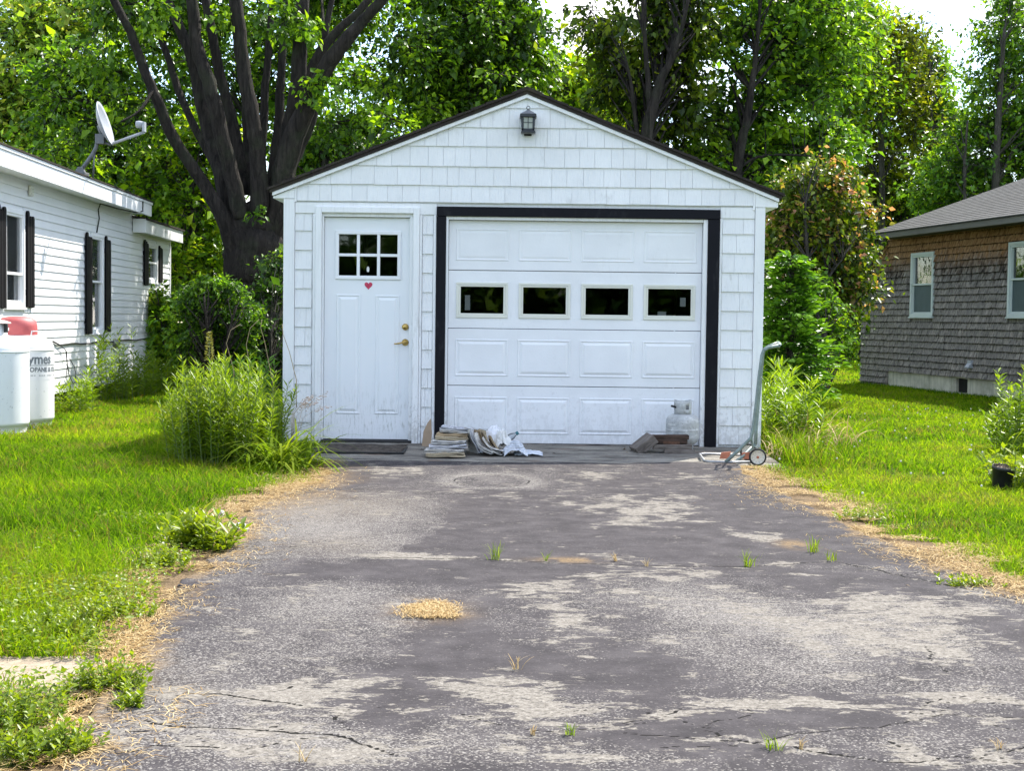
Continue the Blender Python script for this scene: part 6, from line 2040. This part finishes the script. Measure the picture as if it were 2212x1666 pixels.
# ================================================================== BOARDS BY THE CYLINDER
def woodmat(name, a, b_, c_):
    t = NT(name)
    g = t.noise(t.pos((6, 40, 40), True), 1.0, 5, 0.65, 0.4)
    n = t.noise(t.pos(), 9, 4)
    c = t.ramp(g, [(0.3, a), (0.55, b_), (0.75, c_)])
    c = t.mixc(t.maprange(n, 0.5, 0.75, 0, 0.45), c, a)
    return t.done(t.principled(c, 0.85, t.bump(g, 0.6, 0.006), spec=0.2))
M['wood_grey'] = woodmat('weathered grey wood', (0.07, 0.058, 0.05), (0.185, 0.158, 0.138), (0.30, 0.265, 0.24))
M['wood_dark'] = woodmat('rotting brown wood', (0.02, 0.014, 0.011), (0.075, 0.048, 0.036), (0.15, 0.10, 0.08))
def board(label, c, size, rz, tilt=0.0, mat='wood_grey', ry=0.0, notch=False):
    o = empty('wood_board', c, 0, label, 'board', 'short wooden boards in front of the gas cylinder')
    o.rotation_euler = (tilt, ry, rad(rz))
    sx, sy, sz = size
    b = MB().box(-sx / 2, sx / 2, -sy / 2, sy / 2, 0, sz, 0.003)
    b.build('plank', M[mat], o, 0.003)
    if notch:
        MB().box(-sx * 0.20, sx * 0.28, -sy / 2 - 0.003, -sy / 2 + 0.012, -0.001, sz * 0.7, 0.003).build('rotten_edge', plain('rust brown rot', (0.10, 0.05, 0.03), 0.9, 0, 0.5, 40, 0.5), o)
board('grey board lying flat on the apron at the bottom of the little pile', (1.515, 13.30, 0.008), (0.275, 0.115, 0.042), -3)
board('longer grey board lying on the bottom one', (1.455, 13.325, 0.052), (0.35, 0.12, 0.044), -3)
board('dark brown rotten board with a broken front edge, third up the pile', (1.425, 13.34, 0.098), (0.315, 0.11, 0.038), 2, mat='wood_dark', notch=True)
board('dark brown board topmost on the little pile', (1.435, 13.35, 0.138), (0.325, 0.115, 0.038), 1, mat='wood_dark')
board('grey beam end leaning on the left side of the little pile', (1.225, 13.38, 0.050), (0.21, 0.26, 0.085), 8, mat='wood_grey', ry=-0.66)

# ================================================================== DOOR MAT
def matmat():
    t = NT('worn door mat')
    a = t.noise(t.pos(), 22, 5, 0.7); b_ = t.noise(t.pos(), 130, 3)
    c = t.ramp(a, [(0.35, (0.035, 0.03, 0.028)), (0.55, (0.10, 0.085, 0.07)), (0.75, (0.20, 0.17, 0.14))])
    return t.done(t.principled(c, 0.95, t.bump(b_, 0.8, 0.01), spec=0.1))
dm = empty('door_mat', (-1.36, 13.28, 0.006), 0, 'worn dark doormat lying on the apron in front of the entry door', 'doormat')
b = MB()
nx_, ny_ = 16, 10
vs, fs = [], []
for j in range(ny_ + 1):
    for i in range(nx_ + 1):
        vs.append((-0.40 + 0.80 * i / nx_ + 0.01 * math.sin(j * 1.3), -0.33 + 0.66 * j / ny_ + 0.012 * math.sin(i * 0.9), 0.004 + 0.012 * (0.018 * 0 + j / ny_) + 0.004 * math.sin(i * 1.1 + j)))
fs = [(j * (nx_ + 1) + i, j * (nx_ + 1) + i + 1, (j + 1) * (nx_ + 1) + i + 1, (j + 1) * (nx_ + 1) + i) for j in range(ny_) for i in range(nx_)]
pl = b.add(vs, fs, True).build('pile', matmat(), dm); sm = pl.modifiers.new('thick', 'SOLIDIFY'); sm.thickness = 0.012; sm.offset = 1
frame_ring(-0.42, 0.42, -0.35, 0.35, 0.03, 0, 0.01)
b = MB()
for (x0, x1, y0, y1) in ((-0.42, 0.42, -0.35, -0.325), (-0.42, 0.42, 0.325, 0.345), (-0.42, -0.395, -0.325, 0.325), (0.395, 0.42, -0.325, 0.325)): b.box(x0, x1, y0, y1, 0.0, 0.018)
b.build('edging', M['rubber_black'], dm, 0.003)

# ================================================================== OLD NEWSPAPERS
def newsmat(name, base, ink):
    t = NT(name)
    lines = t.noise(t.pos((3, 3, 260)), 1.0, 3, 0.7)
    bl = t.noise(t.pos((18, 18, 60)), 1.0, 3)
    n = t.noise(t.pos(), 12, 4)
    c = t.ramp(n, [(0.3, tuple(x * 0.75 for x in base)), (0.65, base)])
    c = t.mixc(t.maprange(lines, 0.52, 0.62, 0, 0.55), c, (0.16, 0.13, 0.10))
    c = t.mixc(t.maprange(bl, 0.60, 0.68, 0, 0.75), c, ink)
    return t.done(t.principled(c, 0.85, t.bump(lines, 0.6, 0.004), spec=0.15))
NM = [newsmat('yellowed newsprint', (0.62, 0.52, 0.36), (0.10, 0.09, 0.08)), newsmat('grey white newsprint', (0.66, 0.64, 0.60), (0.06, 0.07, 0.10)),
      newsmat('blue printed newsprint', (0.62, 0.63, 0.66), (0.10, 0.14, 0.30)), newsmat('tan newsprint', (0.55, 0.42, 0.26), (0.14, 0.08, 0.05))]


def folded(w_, d_, th, pages=5, wave=0.006, bend=0.0):
    """a folded paper: several leaves with a rounded fold at the left, curled free edges"""
    b = MB()
    nu_ = 14
    for p in range(pages):
        z0 = th * p / pages; z1 = th * (p + 0.82) / pages
        sh = random.uniform(-0.008, 0.008); ex = random.uniform(-0.012, 0.012)
        ph = random.uniform(0, 6)
        ring = []
        top, bot_ = [], []
        for i in range(nu_ + 1):
            u = i / nu_
            x = -w_ / 2 + (w_ + ex) * u
            zz = wave * math.sin(u * 5 + ph) * (0.3 + u) + bend * (u - 0.5) ** 2 * 4 * (1 if p > -1 else 0)
            k = 1 - 0.7 * max(0, 1 - u / 0.07) ** 2
            zm = (z0 + z1) / 2
            top.append((x, zz + zm + (z1 - zm) * k)); bot_.append((x, zz + zm - (zm - z0) * k))
        pts = top + bot_[::-1]
        n = len(pts)
        y0, y1 = -d_ / 2 + sh, d_ / 2 + sh
        vs = [(q[0], y0, q[1]) for q in pts] + [(q[0], y1, q[1]) for q in pts]
        fs = [(i, i + n, (i + 1) % n + n, (i + 1) % n) for i in range(n)]
        m2 = len(top)
        for i in range(m2 - 1):
            fs.append((i, i + 1, n - 2 - i, n - 1 - i)); fs.append((n + i + 1, n + i, n + n - 1 - i, n + n - 2 - i))
        b.add(vs, fs, False)
    return b


stack = [  # x, y, z, w, d, th, rz, roll, mat, label
    (-0.575, 12.83, 0.004, 0.33, 0.27, 0.032, 3, 0.00, 0, 'yellowed newspaper flat on the apron at the bottom of the pile'),
    (-0.580, 12.87, 0.038, 0.33, 0.27, 0.024, -2, 0.03, 1, 'newspaper second from the bottom of the pile with dark wet edges'),
    (-0.560, 12.95, 0.064, 0.32, 0.27, 0.026, 4, 0.05, 2, 'blue printed newspaper low in the pile'),
    (-0.545, 13.05, 0.092, 0.30, 0.27, 0.030, -4, 0.02, 1, 'thick white newspaper half way up the pile'),
    (-0.530, 13.12, 0.124, 0.29, 0.26, 0.026, 2, -0.03, 0, 'yellow edged newspaper above the thick white one'),
    (-0.520, 13.18, 0.151, 0.28, 0.26, 0.024, -3, -0.05, 3, 'tan newspaper near the top of the pile'),
    (-0.500, 13.20, 0.177, 0.28, 0.25, 0.026, 5, -0.07, 1, 'newspaper second from the top of the pile'),
    (-0.490, 13.22, 0.205, 0.27, 0.24, 0.018, -2, -0.10, 2, 'newspaper on the very top of the pile by the black jamb'),
]
for (x, y, z, ww_, dd_, th, rz, ro, mi, lb) in stack:
    o = folded(ww_, dd_, th, random.randint(4, 6), 0.006).build('newspaper', NM[mi])
    o.location = (x, y, z + 0.008); o.rotation_euler = (0, -ro, rad(rz))
    tag(o, lb, 'newspaper', 'old newspapers heaped by the garage door')
slump = [
    (-0.372, 13.12, 0.112, 0.21, 0.25, 0.018, 20, 1.30, 1, 0.01, 'white newspaper standing almost upright against the right side of the pile'),
    (-0.322, 13.04, 0.104, 0.23, 0.23, 0.020, -6, 1.12, 2, 0.02, 'blue tinged newspaper slumping off the right side of the pile'),
    (-0.300, 13.12, 0.098, 0.22, 0.25, 0.016, 24, 0.92, 3, 0.025, 'tan newspaper sliding down next to the slumping blue one'),
    (-0.252, 12.98, 0.078, 0.24, 0.22, 0.018, -12, 0.84, 1, 0.03, 'newspaper with black bands fanned out in the middle of the heap'),
    (-0.230, 13.10, 0.085, 0.24, 0.25, 0.016, 15, 0.98, 0, 0.03, 'yellowed newspaper fanned out behind the black banded one'),
    (-0.180, 12.98, 0.060, 0.22, 0.22, 0.016, -4, 0.62, 1, 0.03, 'pale newspaper lying low at the front of the heap'),
    (-0.140, 13.06, 0.056, 0.23, 0.24, 0.016, 10, 0.70, 3, 0.03, 'brown stained newspaper under the crumpled white sheets'),
]
for (x, y, z, ww_, dd_, th, rz, ro, mi, bd, lb) in slump:
    o = folded(ww_, dd_, th, 3, 0.010, bd).build('newspaper', NM[mi])
    o.location = (x, y, z + 0.012); o.rotation_euler = (0, ro, rad(rz))
    tag(o, lb, 'newspaper', 'old newspapers heaped by the garage door')


def crumple(name, c, rx, ry, rz_, amp, mat, label, cat, seed, flat=False, group=None):
    n = 22
    vs, fs = [], []
    for j in range(n + 1):
        for i in range(n + 1):
            u, v = i / n * 2 - 1, j / n * 2 - 1
            f1 = float(fbm(u * 2.2 + seed, v * 2.2 + seed, seed, 4)); f2 = float(fbm(u * 2.2 + seed + 9, v * 2.2, seed + 4, 4))
            dome = max(0.0, 1 - (u * u + v * v) * 0.55)
            rid = abs(f1 - 0.5) * 2
            vs.append((u * rx + (f2 - .5) * amp, v * ry + (f1 - .5) * amp, max(0.002, rz_ * dome * (0.45 + 0.9 * (1 - rid)) * (1 if not flat else 0.6) + (f2 - .5) * amp * 0.6)))
    fs = [(j * (n + 1) + i, j * (n + 1) + i + 1, (j + 1) * (n + 1) + i + 1, (j + 1) * (n + 1) + i) for j in range(n) for i in range(n)]
    o = MB().add(vs, fs).build(name, mat)
    o.location = c
    sm = o.modifiers.new('thick', 'SOLIDIFY'); sm.thickness = 0.003
    return tag(o, label, cat, group)


M['paper_blue'] = newsmat('bluish white loose sheets', (0.66, 0.70, 0.76), (0.30, 0.34, 0.42))
M['bag_white'] = plain('white plastic bag', (0.72, 0.73, 0.76), 0.35, 0, 0.06, 20)
crumple('plastic_bag', (-0.150, 13.10, 0.11), 0.085, 0.08, 0.12, 0.05, M['bag_white'], 'crumpled white plastic bag on top of the fanned newspapers', 'bag', 3)
crumple('paper_wad', (-0.075, 13.02, 0.045), 0.075, 0.07, 0.15, 0.05, M['paper_white'], 'bulging white paper wad at the right of the newspaper heap', 'paper', 8)
crumple('paper_sheet', (0.03, 12.98, 0.008), 0.10, 0.14, 0.10, 0.05, M['paper_blue'], 'creased bluish sheet spread out right of the paper wad', 'paper', 12)
crumple('paper_sheet', (0.15, 13.08, 0.010), 0.13, 0.14, 0.045, 0.04, M['paper_blue'], 'flattened pale sheet at the right end of the newspaper heap', 'paper', 17, True)
M['teal'] = plain('teal plastic', (0.02, 0.13, 0.15), 0.35)
M['bottle'] = glassmat('clear bottle plastic', (0.85, 0.88, 0.90), 2.5)
bt = empty('plastic_bottle', (-0.10, 13.10, 0.10), 0, 'clear plastic bottle with a teal cap poking out of the paper heap', 'bottle')
bt.rotation_euler = (0, rad(58), rad(-8))
MB().lathe([(0.0, 0.0), (0.030, 0.0), (0.033, 0.01), (0.033, 0.10), (0.028, 0.135), (0.014, 0.165), (0.013, 0.18)], n=18).build('body', M['bottle'], bt)
MB().lathe([(0.016, 0.170), (0.016, 0.192), (0.0, 0.194)], n=16).build('cap', M['teal'], bt)
cb = MB()
cp = [(-0.85, 0.03), (-0.765, 0.03), (-0.757, 0.16), (-0.770, 0.29), (-0.800, 0.25), (-0.835, 0.17)]
o = MB().prism([(p[0] + 0.80, p[1] - 0.03) for p in cp], -0.006, 0.006).build('cardboard_piece', plain('brown cardboard', (0.34, 0.25, 0.17), 0.85, 0, 0.12, 10))
o.location = (-0.775, 13.60, 0.02); o.rotation_euler = (rad(-10), 0, 0)
tag(o, 'pointed scrap of brown cardboard standing against the trim behind the newspapers', 'cardboard')
MB()

# ================================================================== HAND TRUCK
M['truck'] = plain('grey green painted tube', (0.20, 0.25, 0.235), 0.45, 0.2, 0.25, 26)
M['truck_red'] = plain('faded orange red paint', (0.40, 0.14, 0.08), 0.6, 0, 0.2, 20)
M['wheel_white'] = plain('yellowed white plastic', (0.66, 0.62, 0.54), 0.5, 0, 0.1)
YN, YF = 12.42, 12.80
org = Vector((2.03, YN, 0))
ht = empty('hand_truck', org, 0, 'old folding hand truck with white wheels leaning by the right corner of the garage', 'hand truck')
def hl(x, y, Y): return at(x, y, Y) - org
near_t = [hl(1567, 999, YN), hl(1596, 973, YN), hl(1622, 947, YN), hl(1627, 925, YN), hl(1633, 880, YN), hl(1640, 815, YN), hl(1646, 768, YN), hl(1650, 757, YN), hl(1660, 751, YN), hl(1682, 747, YN)]
dz = Vector((0.0, YF - YN, 0.0))
far_t = [hl(1632, 960, YF), hl(1633, 930, YF), hl(1637, 880, YF), hl(1643, 815, YF), hl(1648, 763, YF), hl(1652, 754, YF), hl(1662, 748, YF), hl(1681, 741, YF)]
b = MB()
b.tube(near_t, 0.0155, 10); b.tube(far_t, 0.0155, 10)
b.tube([near_t[-1], near_t[-1].lerp(far_t[-1], .5) + Vector((.012, 0, 0)), far_t[-1]], 0.0155, 10)
b.build('handle_frame', M['truck'], ht)
b = MB()
for f in (0.3, 0.62):
    i = int(f * 7) + 1
    b.tube([near_t[min(i + 2, 8)], far_t[min(i, 6)]], 0.010, 8)
b.build('cross_bar', M['truck'], ht)
b = MB()
b.tube([hl(1632, 960, YF), hl(1600, 990, YF - .05), hl(1585, 1000, YF - .1)], 0.0145, 8)
b.tube([hl(1622, 935, YN), hl(1629, 985, YN + .05)], 0.010, 8)
b.build('lower_strut', M['truck'], ht)
zg = 0.024
nose = [Vector((2.03, YN + .02, zg)), Vector((1.80, YN, zg)), Vector((1.66, YN + .02, zg)), Vector((1.635, YN + .08, zg)), Vector((1.66, YF + .22, zg + .01)), Vector((1.72, YF + .25, zg + .012)), Vector((2.02, YF + .16, zg + .012))]
MB().tube([p - org for p in nose], 0.012, 8).build('nose_loop', plain('bare steel tube', (0.33, 0.33, 0.33), 0.4, 0.6, 0.25, 30), ht)
b = MB()
for xx in (1.80, 1.98):
    b = MB()
    b.prism([(xx - org.x, 0.02), (xx + 0.075 - org.x, 0.02), (xx + 0.10 - org.x, 0.085), (xx + 0.015 - org.x, 0.075)], YF - YN - 0.05, YF - YN - 0.035)
    b.build('guard_plate', M['truck_red'], ht, 0.002)
MB().tube([Vector((0.035, -0.06, 0.074)), Vector((0.035, YF - YN + 0.06, 0.074))], 0.008, 8).build('axle', M['truck'], ht)
RW = Matrix.Rotation(math.pi / 2, 4, 'X')
for yy_ in (-0.05, YF - YN + 0.06):
    we = empty('wheel', (0.035, yy_, 0.074)); we.parent = ht
    MB().lathe([(0.060, -0.013), (0.072, -0.011), (0.0745, 0.0), (0.072, 0.011), (0.060, 0.013), (0.058, 0.0), (0.060, -0.013)], n=32, M=RW).build('tyre', M['rubber_black'], we)
    b = MB().lathe([(0.0, 0.006), (0.016, 0.008), (0.050, 0.004), (0.054, 0.009), (0.060, 0.009), (0.060, -0.009), (0.054, -0.009), (0.050, -0.004), (0.0, -0.006)], n=32, M=RW)
    for k in range(10):
        a = k * math.pi / 5
        b.tube([(0.014 * math.cos(a), -0.007, 0.014 * math.sin(a)), (0.053 * math.cos(a), -0.006, 0.053 * math.sin(a))], 0.0022, 4)
    b.build('rim', M['wheel_white'], we)
    MB().lathe([(0.0, 0.018), (0.008, 0.017), (0.011, 0.012), (0.012, 0.006)], n=12, M=RW).build('hub_cap', M['truck_red'], we)

# ================================================================== POTS AT THE RIGHT EDGE
M['pot'] = plain('black nursery pot plastic', (0.014, 0.014, 0.016), 0.4, 0, 0.3, 30)
M['roots'] = plain('dry soil and roots', (0.16, 0.12, 0.09), 0.95, 0, 0.4, 40, 0.8)
def pot(label, c, h, r, tilt, az):
    o = empty('flower_pot', c, 0, label, 'flower pot')
    o.rotation_euler = (tilt, 0, az)
    MB().lathe([(0.0, 0.0), (r * 0.72, 0.0), (r * 0.76, 0.02), (r * 0.95, h * 0.86), (r, h * 0.87), (r, h), (r * 0.95, h), (r * 0.93, h * 0.85)], n=28).build('body', M['pot'], o)
    b = MB().lathe([(r * 0.92, h * 0.88), (r * 0.6, h * 0.95), (0.0, h * 1.02)], n=20)
    for k in range(26):
        a = random.uniform(0, 6.28); q = r * random.uniform(0.1, 0.95)
        b.tube([(q * math.cos(a), q * math.sin(a), h * 0.9), (q * 1.2 * math.cos(a + .3), q * 1.2 * math.sin(a + .3), h * (1 + random.uniform(.02, .16)))], 0.003, 4)
    b.build('root_ball', M['roots'], o)
pot('black plastic flower pot full of dry roots at the right edge of the lawn', gnd(2162, 1062, -0.01), 0.19, 0.085, rad(8), 0.4)
pot('second black flower pot tipped on its side at the picture edge', (3.62, 10.22, 0.075), 0.20, 0.09, rad(80), 1.0)
q = gnd(2215, 1065)
leafy_stems('garden_plant', 'yellow green leafy plant growing over the black pots', 'plant', (q.x, q.y + 0.25, -0.02), 26, (0.16, 0.14), 0.30, 14, 0.06, 0.5, M['leaf_lime'], tone=0.6, lean=0.5)

# ================================================================== SMALL THINGS
o = crumple('stone', gnd(519, 1146, 0.0), 0.045, 0.03, 0.035, 0.012, plain('white stone', (0.70, 0.69, 0.66), 0.7, 0, 0.1, 30), 'small white stone at the left edge of the drive', 'stone', 23)
q = gnd(478, 1150)
pf = empty('dandelion', (q.x, q.y, -0.02), 0, 'white dandelion puffball standing over the bushy weed', 'flower')
hd = at(478, 1109, q.y) - q
MB().tube([(0, 0, 0), (0.0, 0, hd.z * .6), (hd.x, 0, hd.z)], 0.002, 5).build('stem', M['stem_green'], pf)
n = 260
d = nrmz(RNG.normal(0, 1, (n, 3)))
o = leaves('seed_head', np.array([hd.x, 0, hd.z + 0.02]) + d * 0.006, d, RNG.normal(0, 1, (n, 3)), np.full(n, 0.014), np.full(n, 0.006), leafmat('white seed fluff', [(0.70, 0.70, 0.68), (0.8, 0.8, 0.8)], 0.4, tcol=(1, 1, 1)), pf, RNG.uniform(0, 1, n)); o['kind'] = 'stuff'
# clover and plantain heads in the right lawn
n = 110
X = RNG.uniform(2.1, 6.5, n); Y = RNG.uniform(8, 20, n)
ok = lawn_mask(X, Y) & (X < 0.345 * Y) & (X > Rx(Y) + 0.15)
X, Y = X[ok], Y[ok]; n = len(X)
b = MB()
for x, y in zip(X, Y):
    h = random.uniform(0.07, 0.12)
    b.lathe([(0.0, h + 0.009), (0.006, h + 0.007), (0.008, h), (0.005, h - 0.007), (0.0, h - 0.008)], (x, y, 0), 6)
o = b.build('clover_blossoms', plain('white clover', (0.62, 0.60, 0.54), 0.8)); tag(o, kind='stuff')

# crumbs of asphalt, bark and dead leaves swept against the doors
n = 700
X = RNG.uniform(-1.7, 2.2, n); Y = 13.85 - np.abs(RNG.normal(0, 0.42, n))
ok = (Y > 12.2) & (fbm(X * 2.5, Y * 2.5, 161, 3) > 0.46)
X, Y = X[ok], Y[ok]; n = len(X)
Zg = -0.004 + 0.030 * smooth01(Y, 12.4, 13.9) + 0.010 * (fbm(X * 3, Y * 3, 81, 4) - 0.5) + 0.008 * (fbm(X * 14, Y * 14, 82, 3) - 0.5) + 0.004
a = RNG.uniform(0, 6.28, n); LL = np.exp(RNG.normal(-4.2, 0.5, n))
tag(leaves('debris', np.stack([X, Y, Zg], -1), np.stack([np.cos(a), np.sin(a), RNG.uniform(0, .3, n)], -1), RNG.normal(0, .3, (n, 3)) + np.array([0, 0, 1.0]), LL, LL * 0.6, leafmat('brown litter', [(0.02, 0.018, 0.016), (0.06, 0.045, 0.03), (0.14, 0.09, 0.05), (0.22, 0.17, 0.11)], 0.1, tcol=(1, 1, 1)), None, RNG.uniform(0, 1, n)), kind='stuff')
